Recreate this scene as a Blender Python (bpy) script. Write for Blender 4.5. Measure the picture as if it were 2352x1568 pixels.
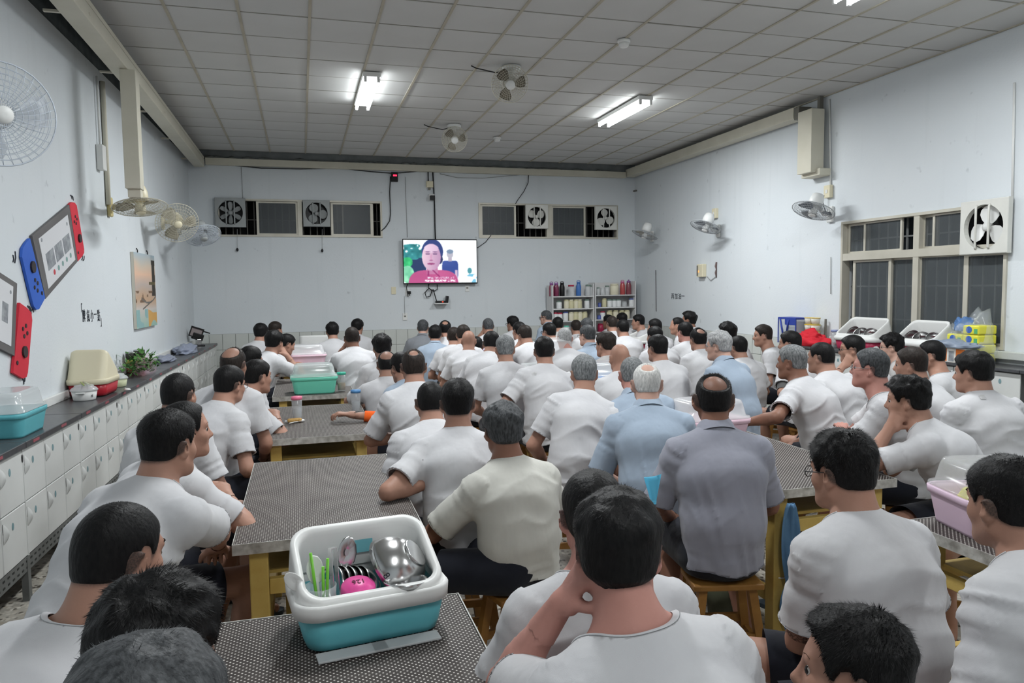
import bpy, bmesh, math, random, sys
import numpy as np
from mathutils import Matrix, Vector
PI = math.pi
scn = bpy.context.scene
C = scn.collection
for o in list(bpy.data.objects): bpy.data.objects.remove(o)
random.seed(7); RNG = np.random.default_rng(7)

# ------------------------------------------------------------------ camera
CX, CY, FPX, CAMH = 1176.0, 784.0, 1690.0, 1.65
_vp1 = np.array([692.0, 666.0]); _vy = 591.0
_vp2 = np.array([CX - (FPX*FPX + (_vp1[1]-CY)*(_vy-CY))/(_vp1[0]-CX), _vy])
def _ray(p):
    v = np.array([p[0]-CX, -(p[1]-CY), -FPX]); return v/np.linalg.norm(v)
_ya = _ray(_vp1); _xa = _ray(_vp2); _xa = _xa-_ya*(_xa@_ya); _xa /= np.linalg.norm(_xa); _za = np.cross(_xa, _ya)
ROT = np.array([_xa, _ya, _za])
EYE = np.array([0.0, 0.0, CAMH])
def on(px, py, axis, val):
    r = ROT@np.array([px-CX, -(py-CY), -FPX]); t = (val-EYE[axis])/r[axis]
    return EYE+t*r
cam = bpy.data.cameras.new('camera'); camo = bpy.data.objects.new('camera', cam); C.objects.link(camo)
M4 = Matrix.Identity(4)
for i in range(3):
    for j in range(3): M4[i][j] = float(ROT[i, j])
M4[2][3] = CAMH
camo.matrix_world = M4
cam.sensor_width = 36; cam.lens = FPX/2352*36; cam.clip_start = 0.02
scn.camera = camo

# ------------------------------------------------------------------ world, exposure
w = bpy.data.worlds.new('night'); scn.world = w; w.use_nodes = True
w.node_tree.nodes['Background'].inputs[0].default_value = (0.01, 0.012, 0.016, 1)
w.node_tree.nodes['Background'].inputs[1].default_value = 1.0
vs = scn.view_settings
vs.view_transform = 'Standard'; vs.look = 'None'; vs.gamma = 1; vs.exposure = 0.0; vs.use_curve_mapping = False

# ------------------------------------------------------------------ lamps: twin tube fittings on the ceiling (two in view, the rest of the grid behind and above the camera)
CEIL = 3.75
LAMPS = [(0.72, 7.95), (3.72, 8.15), (3.80, 4.0), (0.72, 3.6), (0.72, -0.2), (3.80, 0.0)]
LAMP_W = [38, 38, 29, 29, 13, 15]
for (lx, ly), pw in zip(LAMPS, LAMP_W):
    L = bpy.data.lights.new('tube_light', 'AREA'); L.shape = 'RECTANGLE'; L.size = 0.20; L.size_y = 1.10
    L.energy = pw*2.3; L.color = (0.955, 0.985, 1.0)
    lo = bpy.data.objects.new('tube_light', L); C.objects.link(lo); lo.location = (lx, ly, CEIL-0.155)
def srgb(r, g=None, b=None):
    if g is None: g = b = r
    f = lambda c: (c/255/12.92) if c/255 <= 0.04045 else ((c/255+0.055)/1.055)**2.4
    return (f(r), f(g), f(b), 1)
# ------------------------------------------------------------------ materials
def mat(name, col, rough=0.6, metal=0.0, spec=0.4, trans=0.0, alpha=1.0, emit=None, es=1.0, ior=1.45):
    m = bpy.data.materials.new(name); m.use_nodes = True
    b = m.node_tree.nodes['Principled BSDF']
    b.inputs['Base Color'].default_value = col; b.inputs['Roughness'].default_value = rough
    b.inputs['Metallic'].default_value = metal; b.inputs['Specular IOR Level'].default_value = spec
    b.inputs['Transmission Weight'].default_value = trans; b.inputs['Alpha'].default_value = alpha
    b.inputs['IOR'].default_value = ior
    if emit: b.inputs['Emission Color'].default_value = emit; b.inputs['Emission Strength'].default_value = es
    return m
def nd(m, t, **kw):
    n = m.node_tree.nodes.new(t)
    for k, v in kw.items():
        if k.startswith('i_'): n.inputs[int(k[2:])].default_value = v
        else: setattr(n, k, v)
    return n
def lk(m, a, b): m.node_tree.links.new(a, b)
def bsdf(m): return m.node_tree.nodes['Principled BSDF']
def coords(m, kind='Object', scale=(1, 1, 1)):
    tc = nd(m, 'ShaderNodeTexCoord'); mp = nd(m, 'ShaderNodeMapping'); mp.inputs['Scale'].default_value = scale
    lk(m, tc.outputs[kind], mp.inputs[0]); return mp.outputs[0]
def noise(m, vec, scale, detail=3, rough=0.5):
    n = nd(m, 'ShaderNodeTexNoise'); n.inputs['Scale'].default_value = scale; n.inputs['Detail'].default_value = detail
    n.inputs['Roughness'].default_value = rough; lk(m, vec, n.inputs['Vector']); return n.outputs[0]
def ramp(m, fac, stops):
    r = nd(m, 'ShaderNodeValToRGB'); e = r.color_ramp.elements
    while len(e) < len(stops): e.new(0.5)
    for k, (p, c) in enumerate(stops): e[k].position = p; e[k].color = c
    lk(m, fac, r.inputs[0]); return r.outputs[0]
def mixc(m, fac, a, b, bt='MIX'):
    n = nd(m, 'ShaderNodeMix', data_type='RGBA', blend_type=bt)
    for s, v in ((n.inputs[0], fac), (n.inputs[6], a), (n.inputs[7], b)):
        if hasattr(v, 'links') or hasattr(v, 'is_linked'): lk(m, v, s)
        else: s.default_value = v
    return n.outputs[2]
def bump(m, h, strength=0.2, dist=0.01):
    n = nd(m, 'ShaderNodeBump'); n.inputs['Strength'].default_value = strength; n.inputs['Distance'].default_value = dist
    lk(m, h, n.inputs['Height']); lk(m, n.outputs[0], bsdf(m).inputs['Normal'])
def mottled(name, c1, c2, scale=3, rough=0.6, bs=0.0, bscale=60, **kw):
    m = mat(name, c1, rough, **kw); v = coords(m)
    lk(m, ramp(m, noise(m, v, scale, 4), [(0.3, c1), (0.7, c2)]), bsdf(m).inputs['Base Color'])
    if bs: bump(m, noise(m, v, bscale, 3), bs, 0.004)
    return m

def skin_mat(name, c, c2):
    m = mat(name, c, 0.52, spec=0.35); v = coords(m)
    base = ramp(m, noise(m, v, 9, 4), [(0.3, c), (0.75, c2)])
    at = nd(m, 'ShaderNodeAttribute', attribute_name='stub')
    n2 = noise(m, v, 260, 2)
    f = nd(m, 'ShaderNodeMath', operation='MULTIPLY'); lk(m, at.outputs['Fac'], f.inputs[0])
    r = ramp(m, n2, [(0.35, (0.82, 0.82, 0.82, 1)), (0.6, (1, 1, 1, 1))]); lk(m, r, f.inputs[1])
    col = mixc(m, f.outputs[0], base, srgb(38, 36, 36))
    lk(m, col, bsdf(m).inputs['Base Color'])
    bsdf(m).inputs['Subsurface Weight'].default_value = 0.0
    bump(m, noise(m, v, 120, 3), 0.12, 0.003)
    return m
SKIN = {'l': skin_mat('skin_fair', srgb(186, 150, 134), srgb(196, 156, 140)),
        'm': skin_mat('skin_tan', srgb(160, 122, 104), srgb(170, 128, 110)),
        'd': skin_mat('skin_brown', srgb(128, 92, 76), srgb(140, 98, 80)),
        'p': skin_mat('skin_flushed', srgb(184, 132, 120), srgb(194, 142, 130))}
def hair_mat(name, c, c2, rough=0.5):
    m = mat(name, c, rough, spec=0.18); v = coords(m, scale=(1, 1, 0.35))
    n = noise(m, v, 130, 3)
    lk(m, ramp(m, n, [(0.35, c), (0.7, c2)]), bsdf(m).inputs['Base Color'])
    bump(m, n, 0.6, 0.004); return m
HAIR = {'black': hair_mat('hair_black', srgb(17, 17, 18), srgb(27, 26, 26)),
        'brown': hair_mat('hair_brown', srgb(34, 30, 28), srgb(50, 43, 39)),
        'darkgrey': hair_mat('hair_dark_grey', srgb(50, 52, 54), srgb(84, 86, 88)),
        'grey': hair_mat('hair_grey', srgb(84, 87, 88), srgb(138, 140, 141)),
        'silver': hair_mat('hair_silver', srgb(125, 127, 128), srgb(178, 178, 178)),
        'white': hair_mat('hair_white', srgb(172, 172, 170), srgb(212, 211, 208))}
def cloth_mat(name, c, c2, fine=900):
    m = mat(name, c, 0.85, spec=0.15); v = coords(m)
    lk(m, ramp(m, noise(m, v, 5, 3), [(0.3, c), (0.7, c2)]), bsdf(m).inputs['Base Color'])
    n1 = noise(m, v, fine, 1); n2 = noise(m, coords(m, scale=(1, 1, 0.45)), 16, 2)
    a = nd(m, 'ShaderNodeMath', operation='MULTIPLY_ADD'); lk(m, n1, a.inputs[0]); a.inputs[1].default_value = 0.06; lk(m, n2, a.inputs[2])
    bump(m, a.outputs[0], 0.28, 0.016)
    bsdf(m).inputs['Sheen Weight'].default_value = 0.12
    return m
SHIRT = {'white': cloth_mat('cotton_white', srgb(190, 190, 193), srgb(198, 198, 200)),
         'cream': cloth_mat('cotton_offwhite', srgb(188, 187, 180), srgb(196, 195, 188)),
         'warm': cloth_mat('cotton_greyed_white', srgb(180, 178, 177), srgb(190, 188, 186)),
         'blue': cloth_mat('shirt_pale_blue', srgb(146, 160, 176), srgb(154, 168, 184)),
         'grey': cloth_mat('shirt_lavender_grey', srgb(138, 140, 152), srgb(147, 148, 159)),
         'dgrey': cloth_mat('shirt_grey', srgb(120, 124, 130), srgb(130, 133, 138)),
         'purple': cloth_mat('shirt_purple', srgb(78, 64, 130), srgb(90, 74, 140))}
NAVY = cloth_mat('shorts_navy', srgb(26, 28, 36), srgb(34, 36, 44))
RUBBER = mat('slipper_rubber', srgb(48, 58, 66), 0.7)
GLASSES = mat('spectacle_frame', srgb(28, 28, 30), 0.35)
GLASSES_METAL = mat('spectacle_metal', srgb(150, 150, 150), 0.3, 0.9)
EYEW = mat('eye_dark', srgb(30, 24, 22), 0.2); EYES = mat('eye_white', srgb(190, 182, 176), 0.25)
# ------------------------------------------------------------------ signed distance engine (numpy) and surface nets
f32 = np.float32
class Field:
    def __init__(s, lo, hi, h):
        s.h = h; s.lo = np.array(lo, float)
        n = np.ceil((np.array(hi, float)-s.lo)/h).astype(int)+1
        s.n = n; s.F = np.full(tuple(n), 0.3, f32)
        s.ax = [(s.lo[i]+h*np.arange(n[i])).astype(f32) for i in range(3)]
    def block(s, lo, hi, pad):
        sl = []
        for i in range(3):
            a = int(math.floor((lo[i]-pad-s.lo[i])/s.h)); b = int(math.ceil((hi[i]+pad-s.lo[i])/s.h))+1
            a = max(a, 0); b = min(b, s.n[i])
            if b-a < 1: return None
            sl.append(slice(a, b))
        return tuple(sl)
    def add(s, pr):
        lo, hi = pr['bb']; k = pr['k']
        sl = s.block(lo, hi, k+2.5*s.h+0.01)
        if sl is None: return
        X = s.ax[0][sl[0]][:, None, None]; Y = s.ax[1][sl[1]][None, :, None]; Z = s.ax[2][sl[2]][None, None, :]
        d = pr['f'](X, Y, Z); a = s.F[sl]
        if pr.get('sub'):
            d = -d
            if k > 0:
                hh = np.maximum(k-np.abs(a-d), 0)/k; s.F[sl] = np.maximum(a, d)+hh*hh*(k*0.25)
            else: s.F[sl] = np.maximum(a, d)
        elif k > 0:
            hh = np.maximum(k-np.abs(a-d), 0)/k; s.F[sl] = np.minimum(a, d)-hh*hh*(k*0.25)
        else: s.F[sl] = np.minimum(a, d)
def p_cone(a, b, ra, rb, k=0.02, sub=False):
    a = np.array(a, float); b = np.array(b, float); ab = b-a; L2 = max(float(ab@ab), 1e-9)
    A = a.astype(f32); B = ab.astype(f32); rm = max(ra, rb)
    def f(X, Y, Z):
        x = X-A[0]; y = Y-A[1]; z = Z-A[2]
        t = np.clip((x*B[0]+y*B[1]+z*B[2])*f32(1/L2), 0, 1)
        return np.sqrt((x-t*B[0])**2+(y-t*B[1])**2+(z-t*B[2])**2)-(ra+(rb-ra)*t)
    return dict(f=f, bb=(np.minimum(a, b)-rm, np.maximum(a, b)+rm), k=k, sub=sub)
def p_ell(c, r, R=None, k=0.02, sub=False):
    c = np.array(c, float); r = np.array(r, float); R = np.eye(3) if R is None else np.array(R, float)  # columns = local axes
    e = np.sqrt(((R*r[None, :])**2).sum(1)); Rt = R.T.astype(f32); cc = c.astype(f32)
    def f(X, Y, Z):
        x = X-cc[0]; y = Y-cc[1]; z = Z-cc[2]
        u = [(Rt[i, 0]*x+Rt[i, 1]*y+Rt[i, 2]*z) for i in range(3)]
        k0 = np.sqrt((u[0]/r[0])**2+(u[1]/r[1])**2+(u[2]/r[2])**2)
        k1 = np.sqrt((u[0]/r[0]**2)**2+(u[1]/r[1]**2)**2+(u[2]/r[2]**2)**2)+1e-6
        return (k0*(k0-1)/k1).astype(f32)
    return dict(f=f, bb=(c-e, c+e), k=k, sub=sub)
def p_slab(a, b, xa, ya, a0, b0, a1, b1, k=0.04, pw=2.0):
    """elliptic limb from a to b; xa, ya = unit axes; half widths (a0,b0)->(a1,b1)"""
    a = np.array(a, float); b = np.array(b, float); ab = b-a; L = np.linalg.norm(ab); u = (ab/L).astype(f32)
    xa = np.array(xa, float); xa = xa-u*(xa@u); xa /= np.linalg.norm(xa); ya = np.cross(u, xa)
    A = a.astype(f32); xa = xa.astype(f32); ya = ya.astype(f32); rm = max(a0, a1, b0, b1)
    def f(X, Y, Z):
        x = X-A[0]; y = Y-A[1]; z = Z-A[2]
        tt = x*u[0]+y*u[1]+z*u[2]; t = np.clip(tt/f32(L), 0, 1); ex = tt-t*f32(L)
        wa = a0+(a1-a0)*t; wb = b0+(b1-b0)*t; m = np.minimum(wa, wb)
        px = (x*xa[0]+y*xa[1]+z*xa[2])/wa; py = (x*ya[0]+y*ya[1]+z*ya[2])/wb
        if pw == 2.0: q = np.sqrt(px*px+py*py+(ex/m)**2)
        else: q = (np.abs(px)**pw+np.abs(py)**pw+np.abs(ex/m)**pw)**(1/pw)
        return ((q-1)*m).astype(f32)
    return dict(f=f, bb=(np.minimum(a, b)-rm, np.maximum(a, b)+rm), k=k, sub=False)
_CORN = np.array([[i, j, k] for i in (0, 1) for j in (0, 1) for k in (0, 1)])
_EDG = [(a, b) for a in range(8) for b in range(a+1, 8) if np.abs(_CORN[a]-_CORN[b]).sum() == 1]
def surfnet(fl):
    F = fl.F; s = F < 0
    c = s[:-1, :-1, :-1].astype(np.int8)
    cnt = sum(s[i:s.shape[0]-1+i, j:s.shape[1]-1+j, k:s.shape[2]-1+k].astype(np.int8) for i, j, k in _CORN)
    mix = (cnt > 0) & (cnt < 8)
    ii, jj, kk = np.nonzero(mix); N = len(ii)
    if N == 0: return np.zeros((0, 3)), np.zeros((0, 4), int)
    idx = np.full(mix.shape, -1, np.int32); idx[ii, jj, kk] = np.arange(N)
    v = [F[ii+a, jj+b, kk+c_] for a, b, c_ in _CORN]
    acc = np.zeros((N, 3)); n = np.zeros(N)
    for a, b in _EDG:
        m = (v[a] < 0) != (v[b] < 0); den = np.where(m, v[a]-v[b], 1); t = np.where(m, v[a]/den, 0)
        for q in range(3): acc[:, q] += np.where(m, _CORN[a, q]+t*(_CORN[b, q]-_CORN[a, q]), 0)
        n += m
    V = np.stack([ii, jj, kk], 1)+acc/n[:, None]
    V = fl.lo+V*fl.h
    Q = []
    for ax in range(3):
        sa = [slice(None)]*3; sb = [slice(None)]*3; sa[ax] = slice(0, -1); sb[ax] = slice(1, None)
        e = s[tuple(sa)] != s[tuple(sb)]
        o1, o2 = [q for q in range(3) if q != ax]
        cut = [slice(None)]*3
        cut[o1] = slice(1, -1); cut[o2] = slice(1, -1)
        P = np.array(np.nonzero(e[tuple(cut)])).T
        if len(P) == 0: continue
        P[:, o1] += 1; P[:, o2] += 1
        ins = s[P[:, 0], P[:, 1], P[:, 2]]
        def cell(d1, d2):
            q = P.copy(); q[:, o1] += d1; q[:, o2] += d2; return idx[q[:, 0], q[:, 1], q[:, 2]]
        quad = np.stack([cell(-1, -1), cell(0, -1), cell(0, 0), cell(-1, 0)], 1)
        flip = ins if ax != 1 else ~ins
        quad[~flip] = quad[~flip][:, ::-1]
        Q.append(quad)
    Q = np.concatenate(Q); Q = Q[(Q >= 0).all(1)]
    return V, Q
def tri(Q): return np.concatenate([Q[:, [0, 1, 2]], Q[:, [0, 2, 3]]]) if Q.shape[1] == 4 else Q
def compact(V, T):
    u, inv = np.unique(T, return_inverse=True); return V[u], inv.reshape(T.shape), u
def clip(V, T, c):
    """keep the part of a triangle mesh where c < 0; returns V, T and the boundary edges made by the cut"""
    ins = (c < 0)[T]; n = ins.sum(1)
    keep = T[n == 3]; out = [keep]; bd = []
    newV = [V]; base = len(V); cache = {}
    M = T[(n == 1) | (n == 2)]
    if len(M):
        im = (c < 0)[M]; nn = im.sum(1)
        odd = np.where(nn == 1, np.argmax(im, 1), np.argmin(im, 1))
        r = np.arange(len(M)); a = M[r, odd]; b = M[r, (odd+1) % 3]; d = M[r, (odd+2) % 3]
        E = np.concatenate([np.stack([a, b], 1), np.stack([a, d], 1)]); Es = np.sort(E, 1)
        key = Es[:, 0].astype(np.int64)*len(V)+Es[:, 1]
        uk, inv = np.unique(key, return_inverse=True)
        u0 = (uk//len(V)).astype(int); u1 = (uk % len(V)).astype(int)
        t = c[u0]/(c[u0]-c[u1]); newV.append(V[u0]+t[:, None]*(V[u1]-V[u0]))
        inv = inv.reshape(-1)+base; ab = inv[:len(M)]; ad = inv[len(M):]
        one = nn == 1
        out.append(np.stack([a, ab, ad], 1)[one])
        two = ~one
        out.append(np.stack([ab, b, d], 1)[two]); out.append(np.stack([ab, d, ad], 1)[two])
        bd = np.concatenate([np.stack([ad, ab], 1)[one], np.stack([ab, ad], 1)[two]])
    V2 = np.concatenate(newV); T2 = np.concatenate(out)
    V3, T3, u = compact(V2, T2)
    rm = np.full(len(V2), -1); rm[u] = np.arange(len(u))
    bd = rm[bd] if len(bd) else np.zeros((0, 2), int)
    return V3, T3, bd[(bd >= 0).all(1)] if len(bd) else bd
def vnormals(V, T):
    fn = np.cross(V[T[:, 1]]-V[T[:, 0]], V[T[:, 2]]-V[T[:, 0]]); N = np.zeros_like(V)
    for q in range(3): np.add.at(N, T[:, q], fn)
    return N/(np.linalg.norm(N, axis=1)[:, None]+1e-12)
def _hash(i, j, k):
    h = (i.astype(np.int64)*73856093) ^ (j.astype(np.int64)*19349663) ^ (k.astype(np.int64)*83492791)
    h = (h ^ (h >> 13))*1274126177; return ((h ^ (h >> 16)) & 0xffff)/65535.0
def vnoise(P):
    i = np.floor(P).astype(np.int64); f = P-i; f = f*f*(3-2*f); r = 0
    for a, b, c in _CORN:
        wgt = (f[:, 0] if a else 1-f[:, 0])*(f[:, 1] if b else 1-f[:, 1])*(f[:, 2] if c else 1-f[:, 2])
        r = r+wgt*_hash(i[:, 0]+a, i[:, 1]+b, i[:, 2]+c)
    return r
def sstep(a, b, x):
    t = np.clip((x-a)/(b-a), 0, 1); return t*t*(3-2*t)
def mesh_np(name, V, T, smooth=True):
    me = bpy.data.meshes.new(name); nv, nf, m = len(V), len(T), T.shape[1]
    me.vertices.add(nv); me.vertices.foreach_set('co', np.asarray(V, f32).ravel())
    me.loops.add(nf*m); me.loops.foreach_set('vertex_index', np.asarray(T, np.int32).ravel())
    me.polygons.add(nf); me.polygons.foreach_set('loop_start', np.arange(0, nf*m, m, dtype=np.int32))
    me.polygons.foreach_set('loop_total', np.full(nf, m, np.int32))
    me.polygons.foreach_set('use_smooth', np.full(nf, smooth)); me.update(calc_edges=True); me.validate()
    return me
def link(name, me, m=None, parent=None):
    o = bpy.data.objects.new(name, me); C.objects.link(o)
    if m is not None and me is not None:
        for q in (m if isinstance(m, (list, tuple)) else [m]): me.materials.append(q)
    if parent is not None: o.parent = parent
    return o
def thing(name, label, cat, loc=(0, 0, 0), rz=0.0, group=None):
    o = bpy.data.objects.new(name, None); C.objects.link(o); o.empty_display_size = 0.1
    o.location = loc; o.rotation_euler = (0, 0, rz); o['label'] = label; o['category'] = cat
    if group: o['group'] = group
    return o
def tag(o, label, cat, group=None):
    o['label'] = label; o['category'] = cat
    if group: o['group'] = group
    return o
# ------------------------------------------------------------------ people
def rotx(a): c, s = math.cos(a), math.sin(a); return np.array([[1, 0, 0], [0, c, -s], [0, s, c]])
def roty(a): c, s = math.cos(a), math.sin(a); return np.array([[c, 0, s], [0, 1, 0], [-s, 0, c]])
def rotz(a): c, s = math.cos(a), math.sin(a); return np.array([[c, -s, 0], [s, c, 0], [0, 0, 1]])
def unit(v): v = np.asarray(v, float); return v/(np.linalg.norm(v)+1e-12)
rad = math.radians
SEAT = 0.40
TVP = np.array([2.22, 12.1])
HAIRT = {'short': (.006, .017), 'buzz': (.003, .007), 'thick': (.013, .028), 'spiky': (.007, .026), 'thin': (.004, .009), 'fluffy': (.013, .031), 'crew': (.004, .020)}
QUAL = {3: (.020, .0058, .0070, .0122, .020), 2: (.029, .0090, .0110, .0185, .027), 1: (.037, .0125, .0145, .0240, .036)}
_ZLY = np.array([-.12, -.085, -.06, -.035, -.016, .0, .02, .032, .045, .055, .075, .11])
_ZLZ = np.array([-.052, -.052, -.050, -.040, -.008, .030, .024, -.004, .012, .046, .074, .082])
def hairline(x, y, z, rec, bald):
    zl = np.interp(y, _ZLY, _ZLZ+np.where(_ZLY > .05, rec, 0)).astype(f32)
    h = z-zl
    if bald > 0:
        hb = np.sqrt(x*x+(y+.062)**2+(z-.098)**2)-bald*1.22
        h = np.minimum(h, hb)
    return h
def skull(x, y, z):
    def e(cx, cy, cz, a, b, c):
        u = (x-cx)/a; v = (y-cy)/b; t = (z-cz)/c; k0 = np.sqrt(u*u+v*v+t*t)
        k1 = np.sqrt((u/a)**2+(v/b)**2+(t/c)**2)+1e-6; return k0*(k0-1)/k1
    t = np.clip((-.01-z)/.10, 0, 1); nk = np.sqrt(x*x+(y+.046+.012*t)**2+np.maximum(z+.01, 0)**2)-(.0505+.006*t)
    def sm(a, b, k): hh = np.maximum(k-np.abs(a-b), 0)/k; return np.minimum(a, b)-hh*hh*k*.25
    return sm(sm(e(0, -.012, .03, .077, .098, .093), e(0, .02, -.03, .063, .07, .085), .03), nk, .035)
def ik(S, W, E, l1, l2):
    S = np.array(S, float); W = np.array(W, float); v = W-S; d = np.linalg.norm(v); mx = (l1+l2)*.985
    if d > mx: W = S+v/d*mx; d = mx; v = W-S
    u = v/d; a = (l1*l1-l2*l2+d*d)/(2*d); h = math.sqrt(max(l1*l1-a*a, 0))
    pole = np.array(E, float)-S; pole = pole-u*(pole@u); pole = unit(pole) if np.linalg.norm(pole) > 1e-6 else np.array([0, 0, -1.])
    return S+u*a+pole*h, W
def person(px, py, label, z=1.25, by=None, hy=None, hp=4, hr=0, lean=8, hunch=24, side=0, tw=0, shirt='white', hair='short', hc='black',
           skin='m', gl=0, la='lap', ra='lap', q=2, rec=0.0, bald=0.0, fat=1.0, wide=1.0, collar=False, neck=1.0, ly=0, spread=.06,
           sleeve=.20, hem=.06, seed=None, hs=.90, tint=None, ears=1.0, fold=1.0, cover=None, foot=.34):
    wide *= .93; fat *= .94
    global _PN
    rs = np.random.default_rng(seed if seed is not None else int(px*7+py*13))
    T = on(px, py, 2, z)
    tvy = math.degrees(math.atan2(TVP[0]-T[0], TVP[1]-T[1]))
    if by is None: by = tvy
    if hy is None: hy = tvy
    byr = rad(by); Rw = rotz(-byr); Ri = Rw.T
    lowq, headq, handq, shq, soq = QUAL[q]
    hyr = rad(hy-by)
    Rh = rotz(-hyr)@rotx(-rad(hp))@roty(rad(hr))
    th0, th1 = HAIRT.get(hair, (0, 0))
    def spine(sc):
        s = rad(side)
        def dr(a): a = rad(a); return np.array([math.sin(s)*math.cos(a), math.sin(a), math.cos(a)*math.cos(s)])
        d0, d1, d2 = dr(lean-8), dr(lean+hunch*.35), dr(lean+hunch)
        p0 = np.array([0, 0, SEAT+.105]); p1 = p0+.14*sc*d0; p2 = p1+.19*sc*d1; p3 = p2+.165*sc*d2
        dn = unit(dr((lean+hunch)*.62+10)+np.array([0, 0, .15])); p4 = p3+.090*dn
        hcn = p4+Rh@np.array([0, .022, .078])*hs
        top = hcn+Rh@np.array([0, -.012, .123])*hs
        return p0, p1, p2, p3, p4, hcn, top[2]+th1*.9, d0, d2, dn
    lo_, hi_ = .70, 1.22
    for _ in range(30):
        mid = (lo_+hi_)/2
        if spine(mid)[6] < z: lo_ = mid
        else: hi_ = mid
    p0, p1, p2, p3, p4, hcn, zt, d0, d2, dn = spine((lo_+hi_)/2)
    r = unit(rotz(-rad(tw))@np.array([math.cos(rad(side)), 0, -math.sin(rad(side))])); r = unit(r-d2*(r@d2)); f = np.cross(d2, r)
    hoff = Rw@(hcn+Rh@np.array([0, -.012, 0])); root = np.array([T[0]-hoff[0], T[1]-hoff[1], 0.0])
    dz = z-zt
    if abs(dz) > .02: print('HEIGHT', label, round(dz, 3))
    loc = lambda W: Ri@(np.asarray(W, float)-root)
    hw = lambda v: hcn+Rh@(np.asarray(v, float)*hs)
    # shoulders and arms
    SH = {}; AR = {}
    for s, spec in ((1, ra), (-1, la)):
        S = p3-.060*d2+s*.172*wide*r+.012*f
        n = np.array([0, 0, -1.]); curl = .5
        if isinstance(spec, str):
            P = {'lap': ((s*.13, .31, .555), (s*.40, .02, .62)), 'knee': ((s*.17, .40, .58), (s*.42, .1, .6)), 'table': ((s*.10, .40, .775), (s*.42, .16, .72)),
                 'fold': ((-s*.02, .34, .78), (s*.42, .22, .72)), 'hip': ((s*.17, .10, .60), (s*.6, -.12, .75)), 'hang': ((s*.25, .06, .50), (s*.45, -.2, .6)),
                 'clasp': ((s*.045, .36, .60), (s*.38, .08, .6))}
            if spec in P: Wt, E = P[spec]
            elif spec == 'chin': Wt = hw((s*.055, .125, -.165)); E = np.array([s*.24, .42, .70]); n = -f; curl = 1.0
            elif spec == 'cheek': Wt = hw((s*.105, .085, -.135)); E = np.array([s*.28, .45, .70]); n = Rh@np.array([-s, 0, 0.]); curl = .9
            elif spec == 'ear': Wt = hw((s*.125, .03, -.115)); E = np.array([s*.30, .42, .60]); n = Rh@np.array([-s, .2, 0.]); curl = 1.2
            if spec in ('clasp',): n = np.array([-s, 0, -.4]); curl = .9
        else:
            (ex, ey, ez), (wx, wy, wz) = spec[0], spec[1]
            E = loc(on(ex, ey, 2, ez)); Wt = loc(on(wx, wy, 2, wz)); curl = spec[2] if len(spec) > 2 else .6
        E_, W_ = ik(S, Wt, E, .285, .245)
        SH[s] = S; AR[s] = (E_, W_, unit(n), curl)
    lyr = rotz(-rad(ly))
    HIP = {s: p0+lyr@np.array([s*.09, .02, -.02]) for s in (1, -1)}
    KN = {s: lyr@np.array([s*(.09+spread), .42, .475])+np.array([0, 0, 0]) for s in (1, -1)}
    AN = {s: lyr@np.array([s*(.10+spread*.8), foot+.05*s*rs.uniform(-1, 1), .085]) for s in (1, -1)}
    TO = {s: AN[s]+lyr@np.array([s*.02, .15, -.05]) for s in (1, -1)}
    # ---- body primitives
    B = []
    B += [p_ell(p0, (.155*fat, .115*fat, .115), k=.04), p_slab(p0, p2, r, f, .14*fat, .105*fat, .155, .105, k=.05), p_ell(p2+.03*d2, (.155*wide, .10, .15), np.stack([r, f, d2], 1), k=.05)]
    B += [p_cone(SH[-1], SH[1], .045, .045, .05)]
    for s in (1, -1):
        E_, W_, n, curl = AR[s]
        B += [p_cone(p3+.035*dn, SH[s]+.0*d2, .046, .040, .04), p_cone(SH[s], E_, .050, .040, .03), p_cone(E_, E_+(W_-E_)*.35, .041, .041, .015), p_cone(E_+(W_-E_)*.3, W_, .041, .026, .012)]
        B += [p_cone(HIP[s], KN[s], .083, .058, .04), p_cone(KN[s], KN[s]+(AN[s]-KN[s])*.4, .055, .052, .02), p_cone(KN[s]+(AN[s]-KN[s])*.35, AN[s], .052, .034, .02),
              p_cone(AN[s]+np.array([0, 0, -.035]), TO[s], .036, .026, .02)]
    B += [p_cone(p3-.02*d2, p4+Rh@np.array([0, .005, .03]), .057, .050, .035), p_cone(p3+.01*dn-.01*f, hw((0, -.05, -.02)), .046, .047, .03)]
    # ---- head primitives
    H = []
    e = lambda c, rr, k=.02, R=None, sub=False: H.append(p_ell(hw(c), np.array(rr)*hs, Rh if R is None else Rh@R, k, sub))
    cn = lambda a, b, ra_, rb_, k=.01, sub=False: H.append(p_cone(hw(a), hw(b), ra_*hs, rb_*hs, k, sub))
    e((0, -.012, .03), (.077, .098, .093), .02); e((0, .02, -.03), (.063, .07, .085), .03)
    e((0, .045, -.07), (.045, .045, .045), .03); cn((-.012, .075, -.098), (.012, .075, -.098), .018, .018, .02)
    cn((-.05, .0, -.06), (-.02, .065, -.092), .022, .02, .02); cn((.05, .0, -.06), (.02, .065, -.092), .022, .02, .02)
    e((-.04, .058, -.022), (.024, .024, .024), .02); e((.04, .058, -.022), (.024, .024, .024), .02)
    if q >= 2: cn((-.036, .073, .03), (.036, .073, .03), .013, .013, .015)
    cn((0, .083, .012), (0, .104, -.024), .009, .013, .012); cn((-.012, .094, -.03), (.012, .094, -.03), .009, .009, .008)
    if q >= 2:
        e((-.031, .090, .008), (.016, .012, .009), .012, sub=True); e((.031, .090, .008), (.016, .012, .009), .012, sub=True)
        cn((-.018, .082, -.058), (.018, .082, -.058), .0075, .0075, .008); cn((-.016, .081, -.069), (.016, .081, -.069), .0075, .0075, .008)
        cn((-.022, .094, -.0635), (.022, .094, -.0635), .0032, .0032, .003, sub=True)
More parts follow.
